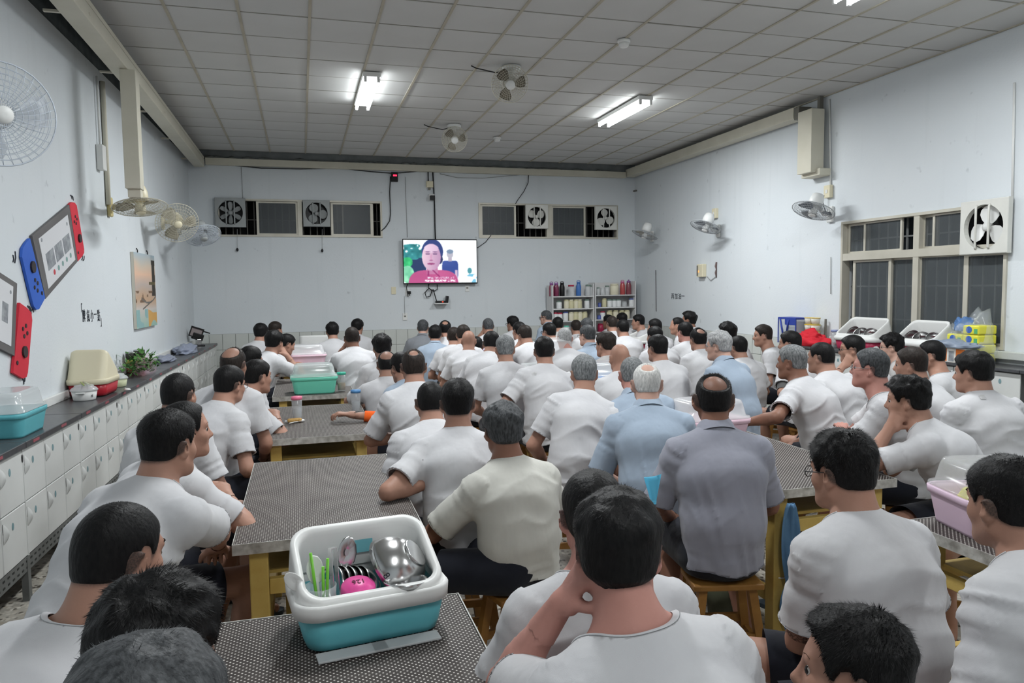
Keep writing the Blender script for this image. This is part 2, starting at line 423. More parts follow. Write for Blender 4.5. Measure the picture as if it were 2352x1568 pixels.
    for s in (1, -1):
        RE = rotz(-s*.62)@roty(s*.16)
        e((s*.0855, -.016, -.004), (.010*ears, .023*ears, .034*ears), .010, RE)
        e((s*.078, -.002, -.028), (.009, .012, .014), .010)
        if q >= 2: e((s*.098, -.008, .002), (.007, .013, .020), .004, RE, sub=True)
    # ---- hands
    HD = {1: [], -1: []}
    for s in (1, -1):
        E_, W_, n, curl = AR[s]; d = unit(W_-E_)
        n = unit(n-d*(n@d)) if abs(n@d) < .95 else unit(np.cross(d, r))
        t = np.cross(d, n) if s == 1 else np.cross(n, d)
        g = HD[s]
        g.append(p_slab(W_, W_+.085*d, t, n, .028, .017, .040, .014, k=.012))
        for i, (ot, ob, ln) in enumerate(((.031, .088, .070), (.0105, .094, .079), (-.0105, .090, .072), (-.031, .080, .056))):
            P = W_+d*ob+t*ot; ang = .12*curl; dd = d
            for j, fr in enumerate((.46, .30, .24)):
                ang += curl*(.42, .85, .6)[j]
                dd = unit(d*math.cos(ang)+n*math.sin(ang)+t*ot*1.2)
                Q_ = P+dd*ln*fr; g.append(p_cone(P, Q_, .0098-.0009*j-.001*(i == 3), .0090-.0009*j-.001*(i == 3), .004)); P = Q_
        P = W_+d*.028+t*.026+n*.006; Q_ = P+unit(t*.75+d*.65+n*.35)*.042; R_ = Q_+unit(t*.25+d*.85+n*.35)*.034
        g += [p_cone(P-.01*d, P, .016, .015, .012), p_cone(P, Q_, .0145, .011, .006), p_cone(Q_, R_, .011, .0085, .004)]
    handc = {s: AR[s][1]+unit(AR[s][1]-AR[s][0])*.085 for s in (1, -1)}
    def in_hand(V):
        m = np.zeros(len(V), bool)
        for s in (1, -1):
            E_, W_ = AR[s][0], AR[s][1]; d = unit(W_-E_)
            m |= (np.linalg.norm(V-handc[s], axis=1) < .135) & ((V-W_)@d > -.02)
        return m
    nb = p3-.03*d2
    def in_head(V): return ((V-nb)@dn > .0) & (np.linalg.norm(V-hcn, axis=1) < .235)
    allp = B+H+HD[1]+HD[-1]
    def region(lo, hi, h):
        fl = Field(lo, hi, h)
        for p in allp: fl.add(p)
        V, Q_ = surfnet(fl); return V, Q_
    VV, QQ, nV = [], [], 0
    def push(V, Q_, m):
        nonlocal nV
        Q_ = Q_[m]
        if len(Q_) == 0: return
        u, inv = np.unique(Q_, return_inverse=True); VV.append(V[u]); QQ.append(inv.reshape(Q_.shape)+nV); nV += len(u)
    pts = np.array([p0, p1, p2, p3, hcn]+[x for s in (1, -1) for x in (SH[s], AR[s][0], AR[s][1], KN[s], AN[s], TO[s], HIP[s])]+list(handc.values()))
    V, Q_ = region(pts.min(0)-.16, pts.max(0)+.16, lowq); a = in_hand(V) | in_head(V); push(V, Q_, ~a[Q_].all(1))
    V, Q_ = region(np.minimum(hcn-.155, nb-.13), np.maximum(hcn+.155, nb+.13), headq); a = in_head(V) & ~in_hand(V); push(V, Q_, a[Q_].any(1))
    for s in (1, -1):
        V, Q_ = region(handc[s]-.15, handc[s]+.15, handq); a = in_hand(V) & (np.linalg.norm(V-handc[s], axis=1) < .14); push(V, Q_, a[Q_].any(1))
    BV = np.concatenate(VV); BQ = np.concatenate(QQ)
    # ---- objects
    rt = thing('person', label, 'person', root, -byr)
    me = mesh_np('body', BV, BQ)
    L = (BV-hcn)@Rh/hs; near = np.linalg.norm(L, axis=1) < .16
    st = np.zeros(len(BV))
    if hair != 'bald':
        hl = hairline(L[:, 0], L[:, 1], L[:, 2], rec, bald); st = np.where(near, sstep(-.004, .014, hl)*.9, 0)
        if bald > 0: st = np.maximum(st, np.where(near, sstep(-.01, .01, hairline(L[:, 0], L[:, 1], L[:, 2], rec, 0))*.28, 0))
    else: st = np.where(near, sstep(-.004, .014, hairline(L[:, 0], L[:, 1], L[:, 2], 0, 0))*.10, 0)
    if hc in ('white', 'silver', 'grey'): st = st*.45
    me.attributes.new('stub', 'FLOAT', 'POINT').data.foreach_set('value', st.astype(f32))
    link('body', me, SKIN[skin], rt)
    # hair
    if hair != 'bald':
        rough = {'spiky': .35, 'fluffy': .40, 'thick': .22}.get(hair, .12)
        RT = Rh.T.astype(f32)
        def hf(X, Y, Z):
            x = (X-f32(hcn[0])); y = (Y-f32(hcn[1])); zz = (Z-f32(hcn[2]))
            l = [(RT[i, 0]*x+RT[i, 1]*y+RT[i, 2]*zz)/f32(hs) for i in range(3)]
            h = hairline(l[0], l[1], l[2], rec, bald); S = sstep(-.006, .02, h)
            t = th0+(th1-th0)*sstep(.0, .095, l[2]+.25*np.maximum(l[1]-.03, 0))
            sh = l[0].shape; N = (vnoise(np.stack([l[0].ravel()*38+px, l[1].ravel()*38, l[2].ravel()*30], 1)).reshape(sh)-.45) if rough else 0
            return ((skull(l[0], l[1], l[2])-(t*(1+rough*2*N))*S+.006*(1-S))*hs).astype(f32)
        fl = Field(hcn-.155*hs, hcn+.165*hs, headq)
        fl.add(dict(f=hf, bb=(hcn-.15*hs, hcn+.16*hs), k=0))
        V, Q_ = surfnet(fl); L = (V-hcn)@Rh/hs
        keep = hairline(L[:, 0], L[:, 1], L[:, 2], rec, bald) > -.012
        Q_ = Q_[keep[Q_].all(1)]; u, inv = np.unique(Q_, return_inverse=True); V = V[u]; Q_ = inv.reshape(Q_.shape); L = L[u]
        Tt = tri(Q_); N = vnormals(V, Tt)
        ns = {3: 7500, 2: 1500, 1: 420}[q]
        lenf = {'spiky': .013, 'fluffy': .017, 'thick': .012, 'short': .009, 'crew': .008, 'buzz': .003, 'thin': .010}[hair]
        pick = rs.integers(0, len(Tt), ns); bc = rs.dirichlet((1, 1, 1), ns)
        P = (V[Tt[pick]]*bc[:, :, None]).sum(1); n = unit_rows(N[Tt[pick, 0]]); LL = (P-hcn)@Rh/hs
        hl = hairline(LL[:, 0], LL[:, 1], LL[:, 2], rec, bald); ok = hl > -.004
        P, n, LL = P[ok], n[ok], LL[ok]
        crown = LL-np.array([0.01, -.05, .12]); flow = crown@Rh.T; flow = flow-n*(flow*n).sum(1)[:, None]; flow = unit_rows(flow)
        up = {'spiky': .75, 'fluffy': .22, 'buzz': 1.2, 'crew': .8, 'thick': .12}.get(hair, .15)
        dirv = unit_rows(n*up+flow+rs.normal(0, .15, P.shape)+.35*(np.stack([vnoise(P*30+o_) for o_ in (1.5, 9.2, 17.7)], 1)-.5))
        ln = lenf*rs.uniform(.5, 1.2, len(P))*np.clip(.55+LL[:, 2]*6, .35, 1.15)*hs
        wd = {3: .0009, 2: .0020, 1: .004}[q]
        sd = unit_rows(np.cross(n, dirv))*wd
        base = P-n*.003
        SV = np.stack([base-sd, base+sd, base+dirv*(ln+.003)[:, None]], 1).reshape(-1, 3)
        ST = np.arange(len(SV)).reshape(-1, 3)+len(V)
        AV = np.concatenate([V, SV]); AT = np.concatenate([Tt, ST])
        if q >= 2:   # eyebrows
            for s in (1, -1):
                k = 24; bx = np.stack([s*np.linspace(.014, .047, k), .0905-.35*(np.linspace(.014, .047, k))**1.5*4, .031+.004*np.sin(np.linspace(0, 2.6, k))], 1)
                b0 = hcn+(bx@Rh.T)*hs; tp = b0+(np.array([s*.006, .002, .006])@Rh.T); s2 = (np.array([0, .001, .003])@Rh.T)
                sv = np.stack([b0-s2, b0+s2, tp], 1).reshape(-1, 3); st_ = np.arange(len(sv)).reshape(-1, 3)+len(AV)
                AV = np.concatenate([AV, sv]); AT = np.concatenate([AT, st_])
        link('hair', mesh_np('hair', AV, AT), HAIR[hc], rt)
    # shirt
    TS = []
    hipz = p0-.03*d0
    TS += [p_slab(hipz, p1, r, f, .183*fat, .150*fat, .172*fat, .140*fat, k=.05), p_slab(p1, p2, r, f, .172*fat, .140*fat, .183*wide, .128, k=.06), p_slab(p2, p3-.075*d2, r, f, .183*wide, .128, .158*wide, .098, k=.06)]
    TS += [p_cone(SH[-1]-.010*d2, SH[1]-.010*d2, .060, .060, .06)]
    for s in (1, -1): TS += [p_cone(p3-.004*d2, SH[s]-.002*d2, .069, .054, .05)]
    SL = {}
    for s in (1, -1):
        u = unit(AR[s][0]-SH[s]); SL[s] = (p_cone(SH[s]-.01*d2, SH[s]+u*(sleeve+.07), .062, .072, .03), u)
    fl = Field(np.minimum.reduce([pts[:5].min(0), SH[1], SH[-1], SH[1]+SL[1][1]*.3, SH[-1]+SL[-1][1]*.3])-.20*max(fat, 1), np.maximum.reduce([pts[:5].max(0), SH[1], SH[-1], SH[1]+SL[1][1]*.3, SH[-1]+SL[-1][1]*.3])+.20*max(fat, 1), shq)
    for p in TS+[SL[1][0], SL[-1][0]]: fl.add(p)
    V, Q_ = surfnet(fl); Tt = tri(Q_); N = vnormals(V, Tt)
    LV = V-p0; tl = np.clip((LV@d0)/.45, 0, 1); lx = LV@r; lz = LV@d0; se = rs.uniform(0, 50)
    low = (1-sstep(.0, .55, tl))
    n1 = vnoise(np.stack([np.abs(lx+.05*math.sin(se))*7+lx*(3 if se > 25 else -3)+lz*15+se, lx*4-lz*4, V[:, 1]*7], 1)); n2 = vnoise(np.stack([lx*7+se, V[:, 1]*7, lz*26+3*np.abs(lx)], 1)); n3 = vnoise(np.stack([lx*5, V[:, 1]*5, lz*5+se], 1))
    rg = lambda a: 1-np.abs(2*a-1)
    disp = fold*(.011*(rg(n1)**2-.35)*(.35+.65*sstep(.1, .7, tl)*(1-sstep(.75, 1, tl)))+.012*(rg(n2)**1.5-.4)*low+.009*(n3-.5))
    if collar: n4 = vnoise(np.stack([lx*24+lz*5+se, V[:, 1]*9, lz*4], 1)); disp = disp*.30+fold*.012*(rg(n4)**1.5-.4)*(1-sstep(.55, .95, tl))
    dts = np.min(np.stack([p['f'](*(V.astype(f32).T)) for p in TS]), 0)
    csl = {}
    for s in (1, -1):
        ds = SL[s][0]['f'](*(V.astype(f32).T)); own = ds < dts
        u = SL[s][1]; tt = (V-SH[s])@u
        csl[s] = np.where(own, tt-sleeve, -1.0)
        a_ = vnoise(np.stack([tt*34+se, lx*3, V[:, 1]*3+lz*3], 1)); disp = np.where(own, fold*.009*(rg(a_)**1.5-.4)*(1-sstep(.1, .22, tt)*.6), disp)
    disp *= 1-sstep(.86, 1.0, 1-np.clip(np.linalg.norm(V-p3, axis=1)-.08, 0, .3)/.3)*.8
    V = V+N*disp[:, None]
    nc = p3+dn*.030+f*.030
    A_ = np.stack([(V-nc)@r/(.088*neck), (V-nc)@np.cross(dn, r)/(.090*neck+.02*(neck-1)), (V-nc)@dn/.075], 1)
    cnk = (1-np.linalg.norm(A_, axis=1))*.07
    chem = (SEAT+hem-V[:, 2])+.010*np.sin(V[:, 0]*24+se)+.05*np.clip(V[:, 1], 0, .2)
    c = np.maximum.reduce([cnk, chem, csl[1], csl[-1]])
    V, Tt, bd = clip(V, Tt, c)
    if len(bd):
        N = vnormals(V, Tt); b0, inv = np.unique(bd, return_inverse=True); inv = inv.reshape(bd.shape)
        isn = np.linalg.norm(V[b0]-nc, axis=1) < .15
        off = np.where(isn[:, None], N[b0]*.0035+unit_rows(nc+dn*.03-V[b0])*.004, N[b0]*.0025)
        off2 = np.where(isn[:, None], N[b0]*.001+unit_rows(nc+dn*.02-V[b0])*.015, -N[b0]*.008)
        k = len(V); V = np.concatenate([V, V[b0]+off, V[b0]+off2]); m = len(b0)
        i0, i1 = bd[:, 0], bd[:, 1]; j0, j1 = inv[:, 0]+k, inv[:, 1]+k
        Tt = np.concatenate([Tt, np.stack([i1, i0, j0], 1), np.stack([i1, j0, j1], 1), np.stack([j1, j0, j0+m], 1), np.stack([j1, j0+m, j1+m], 1)])
    link('shirt', mesh_np('shirt', V, Tt), SHIRT[shirt], rt)
    # shorts
    fl = Field(np.minimum.reduce([p0, KN[1], KN[-1]])-.24, np.maximum.reduce([p0, KN[1], KN[-1]])+.24, soq)
    fl.add(p_ell(p0-.012*d0, (.178*fat, .140*fat, .122), k=0))
    for s in (1, -1): fl.add(p_cone(HIP[s]+np.array([0, 0, .004]), HIP[s]+(KN[s]-HIP[s])*.85+np.array([0, 0, .004]), .098, .088, .035))
    V, Q_ = surfnet(fl); Tt = tri(Q_)
    c = np.maximum.reduce([np.where((V-HIP[s])@unit(KN[s]-HIP[s]) > 0, (V-HIP[s])@unit(KN[s]-HIP[s])-.30-.0*s, -1.) if False else (V@unit((KN[1]+KN[-1])/2-p0)-p0@unit((KN[1]+KN[-1])/2-p0)-.30) for s in (1, -1)]+[V[:, 2]-p0[2]-.085])
    V, Tt, _ = clip(V, Tt, c); V = V.copy(); V[:, 2] = np.maximum(V[:, 2], SEAT+.002)
    link('shorts', mesh_np('shorts', V, Tt), NAVY, rt)
    # slippers
    for s in (1, -1):
        link('slipper', SLIPPER, None, rt); o = C.objects[-1]
        o.location = AN[s]+lyr@np.array([0, .06, 0]); o.location.z = 0; o.rotation_euler = (0, 0, -rad(ly))
    if q >= 2:
        for s in (1, -1):
            o = link('eye', EYEBALL, None, rt); o.location = hw((s*.031, .0745, .007)); o.rotation_euler = Matrix(Rh.tolist()).to_euler()
    if gl:
        bm = bmesh.new()
        rr = .0016 if q >= 2 else .003
        for s in (1, -1):
            ring = [hw((s*.033+.024*math.cos(a), .104-.004*abs(math.cos(a)), .004+.018*math.sin(a))) for a in np.linspace(0, 2*PI, 17)[:-1]]
            tube(bm, ring, rr, 5, True)
            tube(bm, [hw((s*.057, .10, .008)), hw((s*.074, .085, .010)), hw((s*.083, -.0, .012)), hw((s*.084, -.02, .004))], rr, 5)
        tube(bm, [hw((-.010, .107, .008)), hw((0, .110, .011)), hw((.010, .107, .008))], rr, 5)
        me = bpy.data.meshes.new('glasses'); bm.to_mesh(me); bm.free(); link('glasses', me, GLASSES if gl == 1 else GLASSES_METAL, rt)
    if collar:
        bm = bmesh.new(); rows = []
        fw = np.cross(dn, r); cb = p3+dn*.034+f*.016
        for rr_, up_, ext in ((.060, .0, 0), (.061, .046, 0), (.067, .055, 0), (.076, .046, .004), (.093, .006, .012), (.096, .000, .014)):
            row = []
            for a in np.linspace(rad(28), rad(332), 40):
                drop = .5*(1+math.cos(a)); rx = rr_*(1.02); v = cb+r*math.sin(a)*rx+fw*math.cos(a)*(rr_*1.08)+dn*(up_-.045*drop)
                row.append(bm.verts.new(v))
            rows.append(row)
        for a_, b_ in zip(rows, rows[1:]):
            for i in range(len(a_)-1): bm.faces.new((a_[i], a_[i+1], b_[i+1], b_[i]))
        for fc in bm.faces: fc.smooth = True
        me = bpy.data.meshes.new('collar'); bm.to_mesh(me); bm.free(); link('collar', me, SHIRT[shirt], rt)
    if cover:
        s, nm, cm, t0, t1, on_fore = cover
        a, b = (AR[s][0], AR[s][1]) if on_fore else (SH[s], AR[s][0])
        bm = bmesh.new(); A_, B_ = a+(b-a)*t0, a+(b-a)*t1; r0, r1 = (.047-.014*t0, .047-.014*t1) if on_fore else (.0505, .0445)
        tube(bm, [A_, A_*.6+B_*.4, B_], [r0, (r0+r1)/2+.002, r1], 14, False, False); me = bpy.data.meshes.new(nm); bm.to_mesh(me); bm.free(); link(nm, me, cm, rt)
    PEOPLE.append((rt, label))
    return rt
PEOPLE = []
_b = bmesh.new(); bmesh.ops.create_icosphere(_b, subdivisions=2, radius=.0118); EYEBALL = bpy.data.meshes.new('eye'); _b.to_mesh(EYEBALL); _b.free(); EYEBALL.materials.append(EYES); EYEBALL.materials.append(EYEW)
for _f in EYEBALL.polygons:
    _f.use_smooth = True
    if _f.center.y > .0045: _f.material_index = 1
def decal(rt, part, px, py, w_, h_, m, name, rot=0.0):
    """a small cloth patch laid on a garment where it shows in the photograph"""
    from mathutils.bvhtree import BVHTree
    bpy.context.view_layer.update()
    o = [c for c in rt.children if c.name.split('.')[0] == part][0]; me = o.data
    bvh = BVHTree.FromPolygons([o.matrix_world@v.co for v in me.vertices], [tuple(q.vertices) for q in me.polygons])
    d0 = Vector(ROT@np.array([px-CX, -(py-CY), -FPX])).normalized(); hit, nr, _, dist = bvh.ray_cast(Vector(EYE), d0)
    if hit is None: print('DECAL MISS', name, px, py); return
    if nr.dot(d0) > 0: nr = -nr
    u = Vector((0, 0, 1)).cross(nr).normalized(); v = nr.cross(u); c, s = math.cos(rot), math.sin(rot); u, v = u*c+v*s, v*c-u*s
    bm = bmesh.new(); n = 5; rows = []
    for j in range(n):
        row = []
        for i in range(n):
            P = hit+u*(w_*(i/(n-1)-.5))+v*(h_*(j/(n-1)-.5)); q = bvh.find_nearest(P); row.append(bm.verts.new(rt.matrix_world.inverted()@(q[0]+nr*.003)))
        rows.append(row)
    for a, b in zip(rows, rows[1:]):
        for i in range(n-1): bm.faces.new((a[i], a[i+1], b[i+1], b[i]))
    bmesh.ops.solidify(bm, geom=bm.faces[:], thickness=.0012)
    return finish(name, bm, m, rt, True)
def unit_rows(A): return A/(np.linalg.norm(A, axis=1)[:, None]+1e-12)
def tube(bm, pts, r, n=6, closed=False, cap=True):
    pts = [Vector(p) for p in pts]; m = len(pts); rings = []
    prev = None
    for i, p in enumerate(pts):
        if closed: t = (pts[(i+1) % m]-pts[i-1]).normalized()
        else: t = (pts[min(i+1, m-1)]-pts[max(i-1, 0)]).normalized()
        if prev is None:
            a = Vector((0, 0, 1)) if abs(t.z) < .9 else Vector((1, 0, 0)); u = t.cross(a).normalized()
        else: u = (prev-t*prev.dot(t)).normalized()
        prev = u; v = t.cross(u); rr = r[i] if isinstance(r, (list, tuple)) else r
        rings.append([bm.verts.new(p+u*rr*math.cos(2*PI*k/n)+v*rr*math.sin(2*PI*k/n)) for k in range(n)])
    for i in range(m if closed else m-1):
        a, b = rings[i], rings[(i+1) % m]
        for k in range(n):
            f = bm.faces.new((a[k], a[(k+1) % n], b[(k+1) % n], b[k])); f.smooth = True
    if not closed and cap:
        bm.faces.new(rings[0][::-1]); bm.faces.new(rings[-1])
def finish(name, bm, m, parent=None, smooth=None):
    bmesh.ops.recalc_face_normals(bm, faces=bm.faces)
    if smooth is not None:
        for f in bm.faces: f.smooth = smooth
    me = bpy.data.meshes.new(name); bm.to_mesh(me); bm.free(); return link(name, me, m, parent)
def _slipper():
    bm = bmesh.new(); outl = [(-.035, -.12), (.035, -.12), (.04, -.04), (.046, .06), (.035, .12), (0, .14), (-.035, .12), (-.044, .06), (-.038, -.04)]
    lo = [bm.verts.new((x, y, 0)) for x, y in outl]; hi = [bm.verts.new((x, y, .022)) for x, y in outl]
    bm.faces.new(hi); bm.faces.new(lo[::-1])
    for i in range(len(outl)): j = (i+1) % len(outl); bm.faces.new((lo[i], lo[j], hi[j], hi[i]))
    for y0, y1 in ((.02, .08),):
        a = [bm.verts.new((.05*math.cos(t), y0, .012+.062*math.sin(t))) for t in np.linspace(0, PI, 9)]; b = [bm.verts.new((.05*math.cos(t), y1, .012+.052*math.sin(t))) for t in np.linspace(0, PI, 9)]
        for i in range(8): bm.faces.new((a[i], a[i+1], b[i+1], b[i]))
    me = bpy.data.meshes.new('slipper'); bm.to_mesh(me); bm.free(); me.materials.append(RUBBER); return me
SLIPPER = _slipper()
# ------------------------------------------------------------------ mesh helpers
def box(bm, lo, hi, mtx=None):
    vs_ = [bm.verts.new((x, y, z)) for x in (lo[0], hi[0]) for y in (lo[1], hi[1]) for z in (lo[2], hi[2])]
    if mtx is not None:
        for v in vs_: v.co = mtx@v.co
    for q in ((0, 1, 3, 2), (4, 6, 7, 5), (0, 4, 5, 1), (2, 3, 7, 6), (0, 2, 6, 4), (1, 5, 7, 3)): bm.faces.new([vs_[i] for i in q])
    return vs_
def bev(bm, w=.004, seg=2): bmesh.ops.bevel(bm, geom=bm.edges[:], offset=w, segments=seg, affect='EDGES', profile=.5)
def boxo(name, lo, hi, m, parent=None, bw=0, mtx=None, seg=2):
    bm = bmesh.new(); box(bm, lo, hi, mtx)
    if bw: bev(bm, bw, seg)
    return finish(name, bm, m, parent)
def struct(o): o['kind'] = 'structure'; return o
def rr_pts(w, d, r, n=5):
    P = []
    for cx_, cy_, a0 in ((w/2-r, d/2-r, 0), (-w/2+r, d/2-r, 90), (-w/2+r, -d/2+r, 180), (w/2-r, -d/2+r, 270)):
        for k in range(n+1): a = rad(a0+90*k/n); P.append((cx_+r*math.cos(a), cy_+r*math.sin(a)))
    return P
def loft(bm, secs, cap0=True, cap1=True, n=5, smooth=True):
    rows = []
    for s in secs:
        w_, d_, z_, r_ = s[:4]; zf = s[4] if len(s) > 4 else None
        rows.append([bm.verts.new((x, y, z_+(zf*y if zf else 0))) for x, y in rr_pts(w_, d_, min(r_, w_/2-1e-4, d_/2-1e-4), n)])
    for a, b in zip(rows, rows[1:]):
        for i in range(len(a)):
            f = bm.faces.new((a[i], a[(i+1) % len(a)], b[(i+1) % len(a)], b[i])); f.smooth = smooth
    if cap0: bm.faces.new(rows[0][::-1])
    if cap1: bm.faces.new(rows[-1])
    return rows
def lathe(bm, prof, n=20, cap0=True, cap1=True, mtx=None):
    rows = [[bm.verts.new((r*math.cos(2*PI*k/n), r*math.sin(2*PI*k/n), z)) for k in range(n)] for r, z in prof]
    if mtx is not None:
        for row in rows:
            for v in row: v.co = mtx@v.co
    for a, b in zip(rows, rows[1:]):
        for i in range(n): f = bm.faces.new((a[i], a[(i+1) % n], b[(i+1) % n], b[i])); f.smooth = True
    if cap0: bm.faces.new(rows[0][::-1])
    if cap1: bm.faces.new(rows[-1])
def prism(bm, poly, z0, z1, mtx=None):
    lo = [bm.verts.new((x, y, z0)) for x, y in poly]; hi = [bm.verts.new((x, y, z1)) for x, y in poly]
    if mtx is not None:
        for v in lo+hi: v.co = mtx@v.co
    bm.faces.new(hi); bm.faces.new(lo[::-1])
    for i in range(len(poly)): j = (i+1) % len(poly); bm.faces.new((lo[i], lo[j], hi[j], hi[i]))
def axis_m(p, z, xh=(1, 0, 0)):
    z = Vector(z).normalized(); x = Vector(xh); x = (x-z*x.dot(z)).normalized(); y = z.cross(x)
    return Matrix(((x.x, y.x, z.x, p[0]), (x.y, y.y, z.y, p[1]), (x.z, y.z, z.z, p[2]), (0, 0, 0, 1)))
def lathe_o(name, prof, m, parent=None, n=20, mtx=None, **kw):
    bm = bmesh.new(); lathe(bm, prof, n, mtx=mtx, **kw); return finish(name, bm, m, parent)
def tube_o(name, pts, r, m, parent=None, n=6, closed=False):
    bm = bmesh.new(); tube(bm, pts, r, n, closed); return finish(name, bm, m, parent)
def dup(o, parent=None, name=None):
    c = o.copy(); C.objects.link(c)
    if parent is not None: c.parent = parent
    for ch in list(o.children): dup(ch, c)
    return c
def text_o(name, body, size, m, parent=None, depth=.0008):
    cu = bpy.data.curves.new(name, 'FONT'); cu.body = body; cu.size = size; cu.align_x = 'CENTER'; cu.align_y = 'CENTER'; cu.extrude = depth
    o = bpy.data.objects.new(name, cu); C.objects.link(o); bpy.context.view_layer.update()
    me = bpy.data.meshes.new_from_object(o.evaluated_get(bpy.context.evaluated_depsgraph_get())); bpy.data.objects.remove(o)
    me.materials.clear(); return link(name, me, m, parent)
def wallgrid(name, us, vs_, holes, mk, m):
    """slab wall from rectangles; mk(u0,u1,v0,v1)->(lo,hi)"""
    U = sorted(set(us+[h[0] for h in holes]+[h[1] for h in holes])); Vv = sorted(set(vs_+[h[2] for h in holes]+[h[3] for h in holes]))
    bm = bmesh.new()
    for u0, u1 in zip(U, U[1:]):
        for v0, v1 in zip(Vv, Vv[1:]):
            if any(h[0]-1e-6 <= u0 and u1 <= h[1]+1e-6 and h[2]-1e-6 <= v0 and v1 <= h[3]+1e-6 for h in holes): continue
            box(bm, *mk(u0, u1, v0, v1))
    bmesh.ops.remove_doubles(bm, verts=bm.verts, dist=1e-5)
    return struct(finish(name, bm, m))

# ------------------------------------------------------------------ room materials
def wall_mat(name, c1, c2):
    m = mat(name, c1, 0.75, spec=0.2); v = coords(m)
    a = noise(m, v, 0.9, 4); st = noise(m, coords(m, scale=(5, 5, 0.3)), 1.6, 4)
    col = ramp(m, a, [(0.3, c1), (0.7, c2)])
    col = mixc(m, ramp(m, st, [(0.58, (0, 0, 0, 1)), (0.85, (.22, .22, .22, 1))]), col, srgb(182, 189, 192))
    sp = noise(m, v, 9, 2); col = mixc(m, ramp(m, sp, [(0.70, (0, 0, 0, 1)), (0.78, (.35, .35, .35, 1))]), col, srgb(150, 156, 160))
    lk(m, col, bsdf(m).inputs['Base Color']); bump(m, noise(m, v, 55, 4), 0.25, 0.004); return m
WALL = wall_mat('wall_paint_pale_blue', srgb(212, 218, 222), srgb(218, 223, 226))
def terrazzo():
    m = mat('terrazzo', srgb(150), 0.45, spec=0.4); v = coords(m)
    vo = nd(m, 'ShaderNodeTexVoronoi'); vo.inputs['Scale'].default_value = 42; lk(m, v, vo.inputs['Vector'])
    sep = nd(m, 'ShaderNodeSeparateColor'); lk(m, vo.outputs['Color'], sep.inputs[0])
    col = ramp(m, sep.outputs[0], [(0.0, srgb(58, 55, 50)), (0.22, srgb(92, 86, 78)), (0.3, srgb(176, 170, 158)), (0.65, srgb(204, 200, 190)), (1.0, srgb(160, 152, 138))])
    d = ramp(m, vo.outputs['Distance'], [(0.40, (0, 0, 0, 1)), (0.62, (1, 1, 1, 1))])
    n = noise(m, v, 3, 3); col = mixc(m, d, col, srgb(168, 164, 154)); col = mixc(m, ramp(m, n, [(0.3, (0, 0, 0, 1)), (0.8, (.5, .5, .5, 1))]), col, srgb(120, 116, 108))
    lk(m, col, bsdf(m).inputs['Base Color']); return m
FLOOR = terrazzo()
TILEM = mottled('ceiling_board', srgb(196, 196, 194), srgb(204, 204, 202), 1.2, 0.9, 0.25, 140, spec=0.1)
TBAR = mottled('ceiling_bar_cream', srgb(170, 163, 146), srgb(184, 177, 160), 5, 0.6)
CREAM = mottled('trunking_cream', srgb(203, 199, 182), srgb(214, 210, 194), 3, 0.5)
DARKVOID = mat('ceiling_void', srgb(40, 41, 40), 0.9)
DARKGAP = mottled('gap_shade_dark', srgb(56, 60, 60), srgb(84, 90, 90), 8, 0.9)  # shade of the recess over the left wall, put into the colour
GLAZE = mottled('glazed_tile', srgb(196, 200, 196), srgb(208, 211, 207), 2, 0.3, spec=0.4)
ALU = mottled('aluminium_frame', srgb(190, 186, 172), srgb(204, 200, 188), 4, 0.45, metal=0.2)
ALUD = mat('aluminium_dark', srgb(122, 120, 112), 0.5, 0.2)  # darker aluminium tone for small fittings
NIGHT = mat('night_dark', srgb(92, 100, 106), 0.9)
NIGHTB = mat('night_darker', srgb(30, 30, 30), 0.9); BARSD = mat('grille_steel_shaded', srgb(84, 82, 78), 0.6)  # back window bars coloured darker, as if lost in the night outside
BARS = mat('grille_steel', srgb(150, 152, 152), 0.5, 0.3)
def frost(name, c, a):
    m = mat(name, c, 0.35, spec=0.5, alpha=a); return m
GLASS = frost('window_glass_hazy', srgb(96, 102, 105), 0.42)
FANGREY = mottled('fan_grey_metal', srgb(150, 154, 154), srgb(164, 168, 168), 6, 0.5)
FANWHITE = mottled('fan_white_metal', srgb(208, 208, 202), srgb(218, 218, 212), 6, 0.5)
WHITEP = mat('white_plastic', srgb(226, 227, 225), 0.4)
CREAMP = mat('cream_plastic', srgb(222, 214, 186), 0.4)
YELP = mat('yellowed_plastic', srgb(204, 190, 138), 0.45)
BLACKP = mat('black_plastic', srgb(20, 20, 22), 0.4)
CABLE = mat('cable_black', srgb(34, 34, 36), 0.6)
CABLEW = mat('cable_grey', srgb(160, 162, 162), 0.6)
STEEL = mat('stainless_steel', srgb(205, 205, 205), 0.22, 1.0)
ALUFOIL = mottled('aluminium_edge', srgb(214, 214, 210), srgb(150, 148, 142), 26, 0.35, .5, 40, metal=0.25)
def clearp(name, c=srgb(225, 228, 230), a=0.30): return mat(name, c, 0.15, spec=0.6, alpha=a)
CLEAR = clearp('clear_plastic'); CLEARF = clearp('frosted_plastic', srgb(222, 225, 226), 0.55); CLEARB = clearp('clear_film', srgb(220, 226, 230), 0.22)

